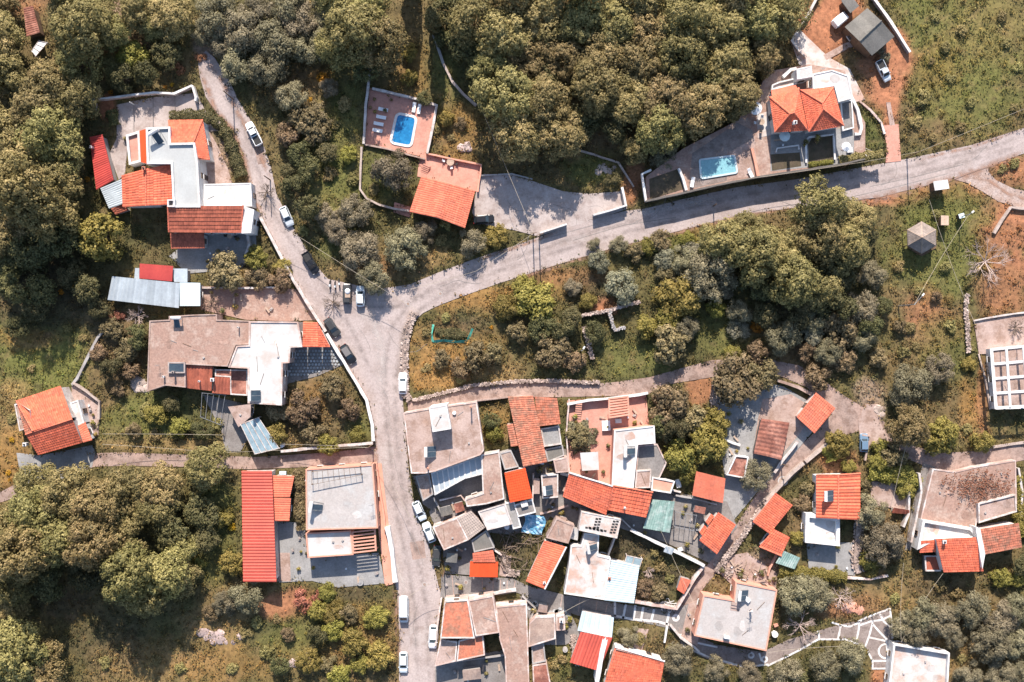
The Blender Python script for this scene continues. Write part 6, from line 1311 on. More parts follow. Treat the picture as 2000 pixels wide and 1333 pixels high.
def gcover(n, seed, tuft, smin, smax, zmax, bushes=False):
    r = np.random.default_rng(seed)
    X = r.uniform(-106, 106, n); Y = r.uniform(-73, 73, n)
    keep = ~masked(X + r.normal(0, .28, n), Y + r.normal(0, .28, n)); X, Y = X[keep], Y[keep]
    c = gcol(X, Y); red = c[:, 0] / (c[:, 1] + 1e-3)
    grn = (c[:, 1] > c[:, 0] * .93) & (c[:, 1] > .09)
    keep = (r.random(len(X)) < np.where(grn & bushes, .35, 1)) & (r.random(len(X)) < 1.01)
    X, Y, c, red = X[keep], Y[keep], c[keep], red[keep]
    keep = r.random(len(X)) < np.clip(1.15 - (red - 1.35) * 1.1, .07, 1) * np.clip(fbm(X, Y, 3.5, 5) * 2.2 - .15, .1, 1); X, Y, c = X[keep], Y[keep], c[keep]
    m = len(X); k = tuft
    if bushes:
        rad = r.uniform(.35, 1.0, m) ** 1.3 * 1.15
        D = r.normal(size=(m, k, 3)); D[..., 2] = np.abs(D[..., 2]); D /= np.linalg.norm(D, axis=2, keepdims=True)
        jit = r.uniform(.7, 1.1, (m, k, 1)); Cc = np.stack([X, Y, np.zeros(m)], 1)[:, None, :] + D * rad[:, None, None] * jit * np.array((1, 1, .9)); N = D + r.normal(size=D.shape) * .5
    else:
        Cc = np.stack([X, Y, np.zeros(m)], 1)[:, None, :] + np.concatenate([r.normal(size=(m, k, 2)) * .3, r.uniform(.05, zmax, (m, k, 1))], 2); N = r.normal(size=(m, k, 3)) * .7 + np.array((0, 0, .8))
    S = r.uniform(smin, smax, m * k)
    v, q = leafquads(Cc.reshape(-1, 3), N.reshape(-1, 3), S, r)
    hue = r.normal(1, .10, (m, 1)); tint = np.where(r.random((m, 1)) < .5, np.array([[1.12, 1.0, .8]]), np.array([[.82, .95, .85]]))
    cc = c * tint * hue * r.uniform(.55, 1.4, (m, 1)); cc = np.repeat(np.clip(cc, .008, .6), k, 0)
    return v, q, cc, np.clip(r.normal(.5, .22, m * k), 0, 1)
for nm, lb, args in [('grass', 'rough grass and weeds covering the open ground', (110000, 3, 2, .09, .24, .4)), ('undergrowth', 'low scrub and small bushes covering the open ground', (17000, 4, 20, .09, .22, .8, True))]:
    v, q, cc, tn = gcover(*args)
    me = npmesh(nm, v, q, 'undergrowth', np.repeat(cc, 4, 0), tn)
    o = bpy.data.objects.new(nm, me); COL.objects.link(o); o['kind'] = 'stuff'; o['label'] = lb; o['category'] = 'ground cover'

# ---------------------------------------------------------------- trees
def crown(name, m, seed, lobes, lr, clumps, leaves, ls, top, flat_=1.0, cr=.13, spread=.62, base=.25, gap=.7):
    """crown of unit radius: lobes > clumps > leaves"""
    r = np.random.default_rng(seed); Lc = []; Lr = []
    tries = 0
    while len(Lc) < lobes and tries < 4000:
        tries += 1
        a = r.uniform(0, 6.283); u = r.random() ** .5 * spread; hh = (1 - (u / spread) ** 2) ** .5 if u < spread else 0
        c = np.array((u * math.cos(a), u * math.sin(a), base + (top - base - lr) * (hh * r.uniform(.45, 1.0))))
        if all(np.linalg.norm(c - d) > lr * .62 for d in Lc): Lc.append(c); Lr.append(lr * r.uniform(.75, 1.2))
    Lc = np.array(Lc); Lr = np.array(Lr); C = []; N = []; T = []
    for i in range(len(Lc)):
        lt = r.normal(0, .07)
        for _ in range(clumps):
            d = r.normal(size=3); d[2] += .45; d /= np.linalg.norm(d)
            c = Lc[i] + d * Lr[i] * r.uniform(.8, 1.05) * np.array((1, 1, flat_))
            dd = np.linalg.norm(Lc - c, axis=1); dd[i] = 9
            if (dd < Lr * gap).any() and r.random() < .85: continue
            if c[2] < .06: continue
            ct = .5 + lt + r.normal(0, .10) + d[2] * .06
            n = int(leaves * r.uniform(.7, 1.3)); e_ = r.normal(size=(n, 3)); e_ /= np.linalg.norm(e_, axis=1, keepdims=True)
            rr = cr * r.uniform(.6, 1.5) * np.array((1, 1, .75)); out = r.random((n, 1)) ** .33 * np.where(r.random((n, 1)) < .12, 1.7, 1.0)
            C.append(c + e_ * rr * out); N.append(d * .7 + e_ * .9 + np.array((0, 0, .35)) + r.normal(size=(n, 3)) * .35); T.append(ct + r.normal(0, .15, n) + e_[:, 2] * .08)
    C = np.concatenate(C); N = np.concatenate(N); T = np.clip(np.concatenate(T), 0, 1)
    # a thin inner filling so that the ground is not seen straight through
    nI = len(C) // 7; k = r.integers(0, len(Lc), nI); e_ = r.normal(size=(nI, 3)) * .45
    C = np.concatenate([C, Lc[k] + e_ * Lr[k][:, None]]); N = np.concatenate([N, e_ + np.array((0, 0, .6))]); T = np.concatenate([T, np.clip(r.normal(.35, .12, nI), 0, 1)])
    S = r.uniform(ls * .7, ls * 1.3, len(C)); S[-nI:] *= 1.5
    v, q = leafquads(C, N, S, r)
    return npmesh(name, v, q, m, None, T), Lc, Lr
def trunk(name, Lc, seed, m='bark', r0=.055):
    rr = random.Random(seed); b = MB(); fork = Vector((rr.uniform(-.04, .04), rr.uniform(-.04, .04), .28))
    b.tube((0, 0, -.05), fork, r0, r0 * .75, 8)
    for c in Lc:
        c = Vector(c); mid = fork.lerp(c, .5) + Vector((rr.uniform(-.06, .06), rr.uniform(-.06, .06), -.05)); b.tube(fork, mid, r0 * .5, r0 * .3, 5, False); b.tube(mid, c, r0 * .3, r0 * .1, 5, False)
        for k in range(2):
            q = c + Vector((rr.uniform(-.18, .18), rr.uniform(-.18, .18), rr.uniform(0, .16))); b.tube(mid.lerp(c, .6), q, r0 * .16, r0 * .06, 4, False)
    return b.mesh(name, MT[m])
SPEC = {
 'D': dict(n=5, m='L_broad', lobes=18, lr=.36, clumps=40, leaves=20, ls=.034, top=2.4, cr=.088, spread=.80, base=.85),
 'O': dict(n=4, m='L_olive', lobes=19, lr=.29, clumps=22, leaves=24, ls=.030, top=1.45, cr=.11, spread=.80, base=.38, gap=.6),
 'L': dict(n=2, m='L_silver', lobes=16, lr=.28, clumps=20, leaves=20, ls=.034, top=1.2, cr=.11, spread=.74, base=.3, gap=.6),
 'Y': dict(n=3, m='L_bright', lobes=14, lr=.33, clumps=24, leaves=17, ls=.045, top=1.4, cr=.105, spread=.76, base=.25),
 'S': dict(n=3, m='L_brown', lobes=15, lr=.31, clumps=22, leaves=14, ls=.052, top=1.3, cr=.11, spread=.76, base=.25),
 'K': dict(n=3, m='L_dark', lobes=14, lr=.34, clumps=24, leaves=16, ls=.045, top=2.0, cr=.11, spread=.78, base=.5),
 'G': dict(n=2, m='L_yellow', lobes=8, lr=.34, clumps=10, leaves=10, ls=.07, top=1.0, cr=.16, spread=.62, base=.3),
 'B': dict(n=3, m='L_broad', lobes=9, lr=.36, clumps=16, leaves=12, ls=.075, top=.75, cr=.15, spread=.66, base=.12),
 'R': dict(n=1, m='L_rust', lobes=9, lr=.33, clumps=12, leaves=12, ls=.06, top=.9, cr=.14, spread=.66, base=.2),
}
MESHES = {}
for ki, (k, s) in enumerate(SPEC.items()):
    s = dict(s); n = s.pop('n'); m = s.pop('m'); MESHES[k] = []
    for i in range(n):
        me, Lc, Lr = crown('crown', m, 100 * ki + i, **s); MESHES[k].append((me, trunk('trunk', Lc, i)))
def cypress_mesh(seed):
    r = np.random.default_rng(seed); n = 5200; z = r.random(n); rad = .16 * np.sin(np.pi * np.clip(z * .93 + .07, 0, 1)) ** .6 * (1 - z * .55)
    a = r.uniform(0, 6.283, n); wob = 1 + .25 * np.sin(a * 4 + z * 23) ; C = np.stack([np.cos(a) * rad * wob, np.sin(a) * rad * wob, z], 1)
    N = np.stack([np.cos(a), np.sin(a), np.full(n, .5)], 1) + r.normal(size=(n, 3)) * .5
    v, q = leafquads(C, N, r.uniform(.012, .026, n), r); return npmesh('crown', v, q, 'L_dark', None, np.clip(r.normal(.55, .2, n), 0, 1))
CYP = cypress_mesh(5)
TREES = []
BASE = {'D': ('broad dense tree', 'tree', 'broad_tree'), 'O': ('grey-green olive tree', 'tree', 'olive_tree'), 'L': ('silvery pale tree', 'tree', 'silver_tree'), 'Y': ('yellow-green leafy tree', 'tree', 'leafy_tree'), 'S': ('brownish leafy tree', 'tree', 'brown_tree'), 'K': ('dark green tree', 'tree', 'dark_tree'), 'G': ('bush with orange-yellow blossom', 'bush', 'flowering_bush'), 'B': ('low olive bush', 'bush', 'low_bush'), 'R': ('rust coloured bush', 'bush', 'rusty_bush')}
def tree(px, py, r, k, hs=1.0):
    TREES.append((px, py, r, k, hs))
T = {
'D': '2 60 40,130 40 40,12 140 44,95 165 44,165 62 52,150 118 42,62 210 55,140 190 45,92 262 52,30 302 55,122 300 44,45 372 60 1.4,108 362 42 1.2,100 425 42 1.4,22 432 42,215 62 36,330 30 45 .7,212 130 26 .6,300 45 32,-8 2 34,200 22 34,265 22 34,690 60 52,742 82 48,655 95 38,720 22 40,925 40 45,985 75 48,1060 32 48,1132 42 46,1200 40 46,1270 52 46,1340 42 46,1412 52 50,1482 42 46,1540 26 42,1100 112 44,1032 112 44,1172 112 46,1250 122 48,1332 112 46,1420 122 48,1490 108 38,985 190 52,1060 200 50,1012 256 52,1090 256 48,1160 172 48,1232 192 50,1312 202 54,1372 214 48,1432 182 45,1290 252 42,960 130 40,1240 290 28,1472 500 48,1412 470 40,1532 490 44,1600 402 48,1672 434 42,1602 462 48,1552 542 48,1652 480 46,1600 560 42,1460 455 36,62 1012 58,132 960 48,192 992 52,240 960 46,300 952 42,62 945 40,40 1082 52 1.4,112 1062 48 1.4,182 1062 46 1.4,252 1122 52 1.4,312 1122 46 1.4,272 1162 46 1.4,345 1130 38,402 912 38,20 1282 58,80 1312 46,300 1000 40,20 1150 38,55 1240 26,1780 832 40,20 1185 30,1350 -20 50,1250 -20 50,1130 -25 50,1000 -20 50,1450 -20 50,660 -20 50,130 -35 50,-20 90 50,-15 250 50,-15 1050 50,240 1055 42,360 1075 30,-10 460 40',
'Y': '180 450 52 1.7,255 108 36,385 500 1,1330 580 46,1302 622 30,1262 640 26,1052 592 44,992 600 30,1380 868 40,1332 890 36,1400 830 30,1640 868 26,1775 958 20,1842 852 36,1922 862 27,1898 712 17,1765 925 26,800 100 18,970 462 24,405 945 26,1700 1096 20,1560 1050 18,1960 1130 22,1345 925 22,620 1195 20,690 1262 30,650 1230 24,1990 1130 20,640 870 22,540 850 26,700 850 20,1720 905 22,600 1295 26,740 1290 30,1720 870 18,1660 910 16,500 505 26,550 520 22,1940 30 1,965 845 20,1000 605 1',
'O': '420 30 45,470 62 46,530 82 48,462 122 42,520 132 40,582 42 42,600 92 34,640 20 38,560 8 40,500 18 40,570 192 32,640 172 20,770 332 44,690 412 34,702 492 40,790 482 40,732 540 36,640 420 26,830 452 24,922 472 28,1392 532 52,1442 612 28,1532 662 38,1592 622 34,1682 602 34,1702 540 30,1500 562 28,1840 720 30,1782 756 44,1702 1000 36,1732 1062 42,1482 932 32,1562 1168 42,1602 1162 34,1802 1200 34,1842 1212 34,1900 1190 38,1962 1212 38,1792 1240 28,1942 1262 36,1990 1262 32,1900 1322 28,1960 1322 28,1540 1322 36,1462 1322 26,1330 1292 36,1400 1312 28,482 1166 38,1660 1282 36,1612 1302 32,1685 660 28,1620 690 28,1340 640 24,440 1180 26,1990 1190 26,1760 1220 26,1230 1245 22,1300 300 30,1715 95 14,1730 110 12,660 450 24,1870 1250 24,1995 1320 26',
'L': '1170 512 25,1215 560 38,1300 505 24,1445 645 24,1590 655 24,1690 775 1,1355 490 26',
'S': '600 238 44,560 262 26,1082 682 40,1122 702 24,1305 672 40,1442 746 56,1492 732 34,1645 645 40,1575 688 22,1652 702 26,1310 792 40,1352 822 36,1560 240 1,1240 492 20,1130 852 24,440 530 40,500 540 26,545 545 24,1520 303 12,1545 308 16,1750 890 26,1295 775 20,560 930 1,583 950 14,583 980 14,588 1010 16,585 925 13,590 800 34,650 760 28,540 800 26,680 800 24,610 850 26,1255 280 1,1590 300 1,1600 985 1,1570 985 18,1580 955 16,1690 950 14,1260 1150 20,1290 1160 18,1600 740 26,930 700 30,900 720 24,1010 650 24,1480 690 24',
'K': '1195 350 16,1120 620 22,1060 640 30,820 470 1,640 280 1,240 150 26,280 140 26,320 108 28,200 330 1,1290 830 26,1320 840 26,1160 650 24,960 820 18,1950 1075 1,1840 300 1,220 520 1,10 520 30,75 420 40,60 330 40,880 20 34,910 90 36,870 65 26,1000 35 40,1080 75 40,720 130 34,1200 75 40,1300 80 40,1380 85 38,1140 230 36,1200 240 36,1450 70 36,600 330 26,570 360 24,585 300 26,50 480 44,120 470 40,30 560 36,230 1010 40,330 1040 40,390 1000 34,1520 540 34,1640 540 36,1690 460 28,1560 610 34,1640 600 34,1480 560 34,1100 640 26,1330 150 40,1200 150 40,1050 160 40,1400 160 40,80 1140 40,160 1120 40,2000 1110 26,1560 1345 30,545 1300 20',
'G': '628 150 12,710 134 7,634 232 6,605 194 6,168 141 4,215 180 6,234 162 6,322 170 5,335 165 5,170 350 6,452 1030 9,118 570 6,142 560 5,1480 640 14,15 925 6,18 938 5,22 860 6,960 640 5',
'R': '900 575 1,590 1178 24,620 1165 14,390 110 12,345 128 16,1195 600 16,225 620 16,215 105 26,1420 460 18,1255 1085 1,1160 600 1',
}
T2 = {'K': '1500 612 26,215 718 22,265 660 24,80 562 34,130 532 30,60 602 26,30 642 24,172 562 30,190 602 22,390 842 20,330 792 18,640 300 24,600 402 28,560 335 18,400 1060 26,620 1242 20,830 190 16,1700 640 26,1730 600 20,1620 520 34', 'S': '1290 470 24,1300 540 20,1540 602 24,860 702 20,960 692 22,215 645 24,245 685 28,255 725 18,260 842 18,900 240 14,410 1200 18,680 1202 20,640 1302 20,560 1242 16,230 760 16,190 690 18,1760 640 14,1720 700 20,1830 580 12', 'Y': '1400 602 22,1432 692 18,1022 560 24,300 812 24,350 832 22,680 302 18,660 422 20,870 230 18,800 150 16,430 1012 24,450 1102 24,382 1102 20,650 1200 24,722 1212 20,700 1302 22,1340 470 20,1380 480 22,1270 480 18,640 1160 22,740 1210 24,660 1320 24,1150 590 18', 'O': '1340 505 28,1210 480 18,1120 560 18,1160 480 16,620 60 30,440 75 36,395 60 26,500 60 36,1760 780 24,1340 560 24,1410 560 26', 'B': '1830 30 12,1880 60 14,1860 150 13,1805 190 19,1790 235 16,1900 200 13,1970 80 13,1850 92 12,1880 245 13,1990 130 12,1820 120 9,1960 30 13,1985 210 10,1825 270 10,850 250 12,880 270 10,670 200 18,640 340 18,690 350 16,655 240 14,700 310 12,730 370 14,870 440 14,860 470 16,1480 436 14,1450 660 12,870 620 12,830 650 12,900 740 14,830 720 12,300 850 14,280 800 16,420 830 14,340 850 12,130 640 11,60 720 10,160 660 10,20 820 12,300 1290 14,350 1310 14,200 1300 14,480 1240 16,520 1280 16,450 1310 14,500 1220 14,540 1210 12,610 1270 14,1830 420 12,1760 520 14,1850 520 14,1800 570 12,1780 640 14,1860 640 14,1770 690 14,1790 680 12,1900 680 10,1890 840 14,1960 330 12,1985 320 12,1840 1150 16,1870 1160 14,1750 1170 12,1880 1290 12,1990 1330 14,1290 1110 12,1310 1130 12,1280 1080 10,1250 1250 14,1310 1270 14,1100 1290 12,1085 1300 12,970 870 10,640 450 14,620 470 12,590 450 12'}  # dark trees left of the blue pool are added to darken a shaded patch
for k in T2: T[k] = T[k] + ',' + T2[k] if k in T else T2[k]
for k, s in T.items():
    for e_ in s.split(','):
        a = [float(v) for v in e_.split()]
        if a[2] > 2: tree(a[0], a[1], a[2], k, a[3] if len(a) > 3 else 1.0)
LAND = [('the deep blue pool',788,255),('the pale pool',1402,327),('the white villa',330,330),('the gazebo',1800,465),('the barn',1698,60),('the twin roofed villa',1575,215),('the long ribbed red roof',505,1030),('the orange house by the lane',105,820),('the big brown concrete roof',390,680),('the painted square',1705,1245),('the rusty top left shed',63,42),('the stone ruin',1190,630),('the vegetable net',880,650),('the beam framed terrace',1965,740),('the striped orange roof',1637,970),('the roof with a person',1440,1205),('the wide bare terrace',1895,960),('the road junction',740,610),('the salmon gabled house',865,395),('the pale rock outcrop',425,1245),('the driveway',1080,410),('the cypress',848,30),('the salmon tiled roof',1595,807),('the white van in the street',789,1190),('the street lamp',1755,600),('the stepped orange roofs',1870,1080),('the bottom right house',1800,1310),('the long grey shed',290,570),('the kiosk',1838,362),('the parking corner',1700,830)]
rows = []
for px, py, r, k, hs in TREES:
    ld = min(LAND, key=lambda L: math.hypot(L[1] - px, L[2] - py)); dx, dy = px - ld[1], py - ld[2]
    d = 'right of' if abs(dx) > abs(dy) * 1.2 and dx > 0 else 'left of' if abs(dx) > abs(dy) * 1.2 else 'below' if dy > 0 else 'above'
    sz = 'large ' if r >= 44 else 'small ' if r < 27 and k not in 'GRB' else '' 
    rows.append([sz + BASE[k][0], d, ld[0], math.hypot(dx, dy), px, py, r, k, hs])
grp = {}
for w in rows: grp.setdefault((w[0], w[1], w[2]), []).append(w)
ORD = ['', 'nearest', 'second nearest', 'third nearest', 'fourth nearest', 'fifth nearest', 'sixth nearest', 'seventh nearest', 'eighth nearest', 'ninth nearest', 'tenth nearest', 'eleventh nearest', 'twelfth nearest', 'thirteenth nearest', 'fourteenth nearest', 'fifteenth nearest', 'sixteenth nearest', 'seventeenth nearest', 'eighteenth nearest', 'nineteenth nearest', 'twentieth nearest']
CNT = {k: 0 for k in BASE}
for key, ws in grp.items():
    ws.sort(key=lambda w: w[3])
    for i, w in enumerate(ws):
        lab = '%s %s %s' % key
        if len(ws) > 1: lab += ', ' + (ORD[i + 1] if len(ws) > 2 else ('the nearer one' if i == 0 else 'the farther one')) + (' of its kind' if len(ws) > 2 else '')
        if len(lab.split()) > 16: lab = lab.replace(' of its kind', '')
        px, py, r, k, hs = w[4:]
        R = r * .1; s = R * rnd.uniform(.98, 1.12); zc = s * hs * (1.35 if k in 'DK' else .9)
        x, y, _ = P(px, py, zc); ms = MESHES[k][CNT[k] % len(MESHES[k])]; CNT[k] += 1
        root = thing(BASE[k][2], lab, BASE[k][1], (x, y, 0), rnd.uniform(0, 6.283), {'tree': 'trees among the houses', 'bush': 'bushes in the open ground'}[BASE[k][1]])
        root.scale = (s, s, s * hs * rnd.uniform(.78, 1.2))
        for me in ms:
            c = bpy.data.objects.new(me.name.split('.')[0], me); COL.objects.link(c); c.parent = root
x, y, _ = P(847, 42, 6); cy = thing('cypress', 'tall dark cypress at the top edge beside the slanting wall', 'tree', (x, y, 0)); cy.scale = (11, 11, 15)
c = bpy.data.objects.new('crown', CYP); COL.objects.link(c); c.parent = cy
c = bpy.data.objects.new('trunk', MB().tube((0, 0, -.02), (0, 0, .5), .02, .01).mesh('trunk', MT['bark'])); COL.objects.link(c); c.parent = cy
x, y, _ = P(797, -45, 6); c2 = copy_tree(cy, (x, y, 0), 1.0); c2.scale = (13, 13, 15); c2['label'] = 'cypress just beyond the top edge throwing a long shadow'
# bare trees
def bare(px, py, r, lb, seed, m='dead', up=.9):
    rr = random.Random(seed); x, y, _ = P(px, py, 1); root = thing('bare_tree', lb, 'tree', (x, y, 0)); tb = MB(); bb = MB()
    tb.tube((x, y, -.1), (x, y, r * .25), .16, .12, 7); tb.build('trunk', MT[m], root)
    def grow(p, d, L, rad, dep):
        q = p + d * L; bb.tone = rr.uniform(.3, .9); bb.tube(p, q, rad, rad * .65, 5, False)
        if dep:
            for _ in range(3 if dep > 1 else 4):
                e_ = (d + Vector((rr.gauss(0, .45), rr.gauss(0, .45), rr.gauss(0, .3)))).normalized(); grow(p.lerp(q, rr.uniform(.45, 1)), e_, L * rr.uniform(.55, .85), rad * .55, dep - 1)
    for i in range(8):
        a = 6.283 * i / 8 + rr.uniform(-.3, .3); grow(Vector((x, y, r * .22)), Vector((math.cos(a), math.sin(a), up * rr.uniform(.3, 1))).normalized(), r * .42, .06 + r * .008, 3)
    bb.build('branches', MT[m], root)
for a in [(1922,512,6.2,'large bare tree with pale branches in the right meadow',1),(1562,1222,3.6,'bare pale tree right of the concrete roof with a person',2),(1642,1168,3.4,'bare pinkish tree beside the bottom of the long hedge',3),(268,616,2.6,'small bare tree below the long grey shed',4),(410,590,2.6,'bare tree on the brown yard beside the pale blue sheet',5,'bark'),(1268,1118,1.6,'pale dry shrub below the small glazed frame',6),(718,985,1.2,'small bare shrub on the wide grey concrete roof',7,'bark'),(1935,720,2.4,'bare tree in front of the beam framed terrace',8,'bark'),(650,590,2.6,'bare tree at the junction beside the motorbikes',9,'bark'),(520,375,2.4,'bare tree overhanging the lane below the villa hedge',10,'bark'),(1985,640,2.2,'bare tree on the pale yard at the right edge',11,'bark')]: bare(*a)
# dry vines on the bare terrace
vn = thing('vine_tangle', 'dry brown vines spreading over the wide bare terrace', 'vines', P(1905, 950, 2.1)); vb = MB(); vl = MB()
for i in range(260):
    px, py = rnd.gauss(1915, 38), rnd.gauss(948, 16)
    if not inside(px, py, [(1830,925),(1866,926),(1905,916),(1980,905),(1980,975),(1905,1000),(1850,975)]): continue
    x, y, _ = P(px, py, 2.2); a = rnd.uniform(0, 6.28); l = rnd.uniform(.4, 1.2); vb.tone = rnd.uniform(.2, .9)
    vb.tube((x, y, 2.2 + rnd.uniform(0, .5)), (x + math.cos(a) * l, y + math.sin(a) * l, 2.2 + rnd.uniform(0, .5)), .04, .02, 4)
    for _ in range(3):
        q = (x + rnd.gauss(0, .25), y + rnd.gauss(0, .25), 2.4 + rnd.uniform(0, .35)); s = rnd.uniform(.1, .2); vl.tone = rnd.uniform(.2, .9); vl.quad((q[0] - s, q[1], q[2]), (q[0], q[1] - s, q[2] + .05), (q[0] + s, q[1], q[2]), (q[0], q[1] + s, q[2] + .08))
vb.build('stems', MT['bark'], vn, kind='stuff'); vl.build('leaves', MT['L_rust'], vn, kind='stuff')
# hedges and low clipped greenery
def hedge(pts, w, h, lb, m='L_broad', seed=0, dens=360, z0=0, name='hedge', cat='hedge'):
    r = np.random.default_rng(seed); W_ = [np.array(P(*p, z0 + h)[:2]) for p in pts]; C = []; N = []
    for a, b in zip(W_[:-1], W_[1:]):
        L = np.linalg.norm(b - a); d = (b - a) / L; nn = np.array((-d[1], d[0])); k = int(L * dens)
        t = r.random(k) * L; th = r.uniform(-.35, math.pi + .35, k); rad = 1 + .22 * np.sin(t * 2.3) + r.normal(0, .12, k)
        off_ = np.cos(th) * w / 2 * rad; zz = np.clip(np.sin(th), -.2, 1) * h * .55 * rad + h * .45
        C.append(np.stack([a[0] + d[0] * t + nn[0] * off_, a[1] + d[1] * t + nn[1] * off_, z0 + np.maximum(zz, .05)], 1))
        N.append(np.stack([nn[0] * np.cos(th), nn[1] * np.cos(th), np.sin(th) + .3], 1) + r.normal(size=(k, 3)) * .55)
    C = np.concatenate(C); N = np.concatenate(N); v, q = leafquads(C, N, r.uniform(.11, .22, len(C)), r); c0 = C.mean(0); c0[2] = z0
    me = npmesh(name, v - c0, q, m, None, np.clip(r.normal(.5, .2, len(C)), 0, 1)); o = bpy.data.objects.new(name, me); COL.objects.link(o); o.location = c0; o['label'] = lb; o['category'] = cat
for i, a in enumerate([([(330,229),(360,224),(398,226),(420,234),(436,252),(448,280),(458,310),(470,345)],2.0,1.3,'curved clipped hedge right of the white villa','L_dark'),([(1522,1117),(1560,1121),(1600,1125),(1655,1130)],2.2,1.6,'long yellow-green hedge above the bare trees','L_bright'),([(1698,925),(1730,930),(1775,935),(1800,945)],2.4,1.6,'ivy hedge above the pinkish yard','L_bright'),([(1640,860),(1620,872),(1630,900)],2.4,1.5,'ivy thicket at the top of the sloping lane','L_bright'),([(583,920),(586,960),(586,1000),(592,1035)],2.2,1.2,'strip of bushes between red roof and grey concrete roof','L_brown'),([(1110,842),(1150,838),(1152,868),(1118,872)],2.6,.9,'square shrub bed in the terracotta yard','L_olive'),([(1580,322),(1628,316)],.8,.5,'thin green verge along the square garden bed','L_bright',7,300,ZT),([(215,215),(222,245)],1.8,1.0,'dark bush row left of the forecourt','L_dark'),([(860,655),(885,655),(910,655)],1.5,.5,'leafy vegetable rows inside the turquoise net','L_dark'),([(850,648),(900,647)],1.0,.5,'upper vegetable row inside the turquoise net','L_dark'),([(1985,930),(1995,1000),(2000,1050)],2.4,1.6,'dark green bushes at the right edge beside the wide terrace','L_bright'),([(1700,1130),(1715,1100)],1.6,.8,'spiky green plants right of the long hedge','L_bright'),([(1640,315),(1690,305),(1725,302)],1.6,.8,'bushes along the road wall below the lawn','L_broad',8,300,ZT)]): hedge(*a[:5], *( [a[5]] if len(a) > 5 else [i + 20]), *a[6:])
# ---------------------------------------------------------------- pots, buckets and small things in the yards
def ranked(items):
    """items: [phrase, px, py, payload]; says which one by its nearest landmark and its rank from it"""
    g = {}
    for it in items:
        ld = min(LAND2, key=lambda L: math.hypot(L[1] - it[1], L[2] - it[2])); g.setdefault((it[0], ld[0]), []).append((math.hypot(it[1] - ld[1], it[2] - ld[2]), it))
    for (ph, ld), L in g.items():
        L.sort(key=lambda v: v[0])
        for i, (d_, it) in enumerate(L):
            yield '%s near %s' % (ph, ld) + ('' if len(L) == 1 else ', ' + ORD[i + 1] + (' to it' if len((ph + ld).split()) < 11 else '')), it
LAND2 = [('the square white canopy',1152,900),('the vivid red-orange roof',1012,948),('the weathered salmon roof',1030,840),('the green canopy',1288,1008),('the rusty sheet roof',1508,858),('the roof with a person',1440,1205),('the slanting orange tiles',1065,1100),('the brown bottom roof',1010,1260),('the white villa',330,330),('the twin roofed villa',1575,215),('the orange house by the lane',105,820),('the long ribbed red roof',505,1030),('the big brown concrete roof',390,680),('the reddish terrace table',880,318),('the deep blue pool',788,255),('the striped orange roof',1637,970),('the wide bare terrace',1895,960),('the stepped alley',970,1142)]
YARDS = [([(1112,790),(1255,780),(1262,830),(1205,838),(1195,940),(1115,920)],16),([(1280,960),(1415,985),(1430,1030),(1385,1095),(1300,1055),(1210,1025)],16),([(1065,965),(1185,1000),(1140,1028),(1070,1000)],8),([(870,1080),(915,1060),(930,1120),(870,1115)],6),([(850,988),(910,970),(930,1000),(855,1028)],6),([(1400,1110),(1455,1085),(1515,1125),(1512,1150),(1435,1140)],18),([(400,462),(495,460),(495,498),(400,525)],8),([(1580,1065),(1665,1065),(1665,1120),(1585,1112)],6),([(1405,780),(1460,760),(1480,800),(1460,880),(1420,920),(1410,850)],10),([(555,1025),(590,1030),(600,1085),(740,1085),(745,1135),(620,1130),(560,1130)],10),([(1510,268),(1640,256),(1640,280),(1515,294)],6),([(725,182),(770,195),(760,285),(716,278)],5),([(240,275),(280,270),(250,260)],1),([(150,790),(188,790),(188,850),(170,850)],5),([(870,1128),(1000,1132),(1000,1150),(870,1160)],5),([(1045,880),(1100,905),(1100,960),(1060,1000),(1046,950)],9),([(1020,1170),(1105,1195),(1125,1235),(1050,1215)],6),([(860,1300),(980,1285),(980,1330),(860,1330)],6),([(1345,1190),(1372,1172),(1360,1240),(1338,1238)],4),([(400,565),(530,565),(600,610),(500,622),(400,605)],8)]
its = []
KINDS_ = [('clay pot with a green plant', 'pot'), ('white plastic bucket', 'bucket'), ('grey stone block', 'block'), ('wooden plank bench', 'bench'), ('leafy shrub in a tub', 'tub')]
for poly, n in YARDS:
    k = 0; t_ = 0
    while k < n and t_ < 400:
        t_ += 1; px = rnd.uniform(min(p[0] for p in poly), max(p[0] for p in poly)); py = rnd.uniform(min(p[1] for p in poly), max(p[1] for p in poly))
        x, y, _ = P(px, py, .3)
        if inside(px, py, poly) and not any(inside(x, y, f[0]) for f in FP): k += 1; ph = KINDS_[rnd.choice((0, 0, 1, 2, 3, 4, 4))]; its.append([ph[0], px, py, ph[1]])
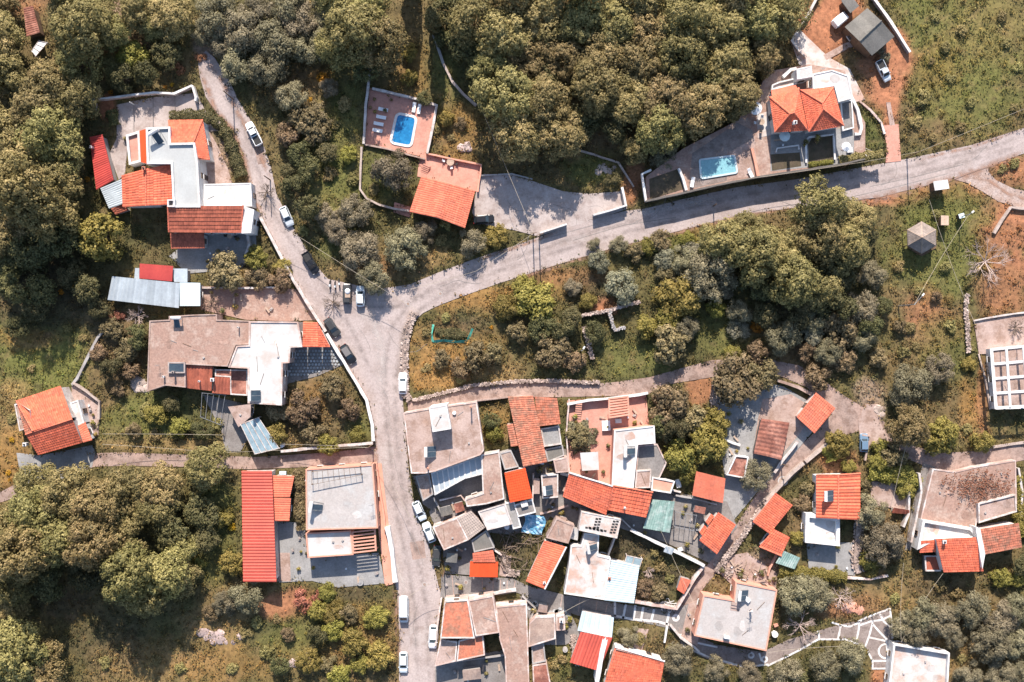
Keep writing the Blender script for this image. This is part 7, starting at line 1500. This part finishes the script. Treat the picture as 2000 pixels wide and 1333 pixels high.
for lab, (ph, px, py, kd) in ranked(its):
    z0 = .07 + (ZT if 1500 < px < 1650 and 250 < py < 300 else 0); x, y, _ = P(px, py, z0 + .3)
    root = thing({'pot': 'plant_pot', 'bucket': 'bucket', 'block': 'stone_block', 'bench': 'bench', 'tub': 'shrub_tub'}[kd], lab, {'pot': 'plant pot', 'bucket': 'bucket', 'block': 'block', 'bench': 'bench', 'tub': 'plant tub'}[kd], (x, y, z0))
    if kd in ('pot', 'tub'):
        s = rnd.uniform(.22, .32) * (1 if kd == 'pot' else 1.5); MB().tube((x, y, z0), (x, y, z0 + s * 1.2), s * .6, s, 9).build('pot', MT['salmonwall' if kd == 'pot' else 'concwhite'], root)
        fb = MB()
        for _ in range(46):
            d_ = Vector((rnd.gauss(0, 1), rnd.gauss(0, 1), abs(rnd.gauss(0, 1)))).normalized(); c_ = Vector((x, y, z0 + s * 1.3)) + d_ * s * rnd.uniform(.8, 1.7); u = d_.orthogonal().normalized() * s * .42; w_ = d_.cross(u); fb.tone = rnd.uniform(.2, .9)
            fb.quad((c_ - u)[:], (c_ - w_)[:], (c_ + u)[:], (c_ + w_)[:])
        fb.build('foliage', MT[rnd.choice(('L_bright', 'L_dark', 'L_broad'))], root, kind='stuff')
    elif kd == 'bucket':
        MB().tube((x, y, z0), (x, y, z0 + .38), .15, .2, 10).build('body', MT['cloth'], root); MB().tube((x - .2, y, z0 + .4), (x + .2, y + .03, z0 + .42), .015, n=4).build('handle', MT['metal'], root)
    elif kd == 'block':
        MB().box((x, y, z0 + .16), (.7, .45, .32), rnd.uniform(0, 3)).build('block', MT['greywall'], root); MB().box((x + .1, y + .1, z0 + .4), (.4, .3, .16), rnd.uniform(0, 3)).build('upper_block', MT['conc'], root)
    else:
        a_ = rnd.uniform(0, 3); MB().box((x, y, z0 + .42), (1.3, .35, .06), a_).build('seat', MT['palewood'], root)
        for s in (-.5, .5): MB().box((x + math.cos(a_) * s, y + math.sin(a_) * s, z0 + .2), (.08, .3, .38), a_).build('leg', MT['wood'], root)
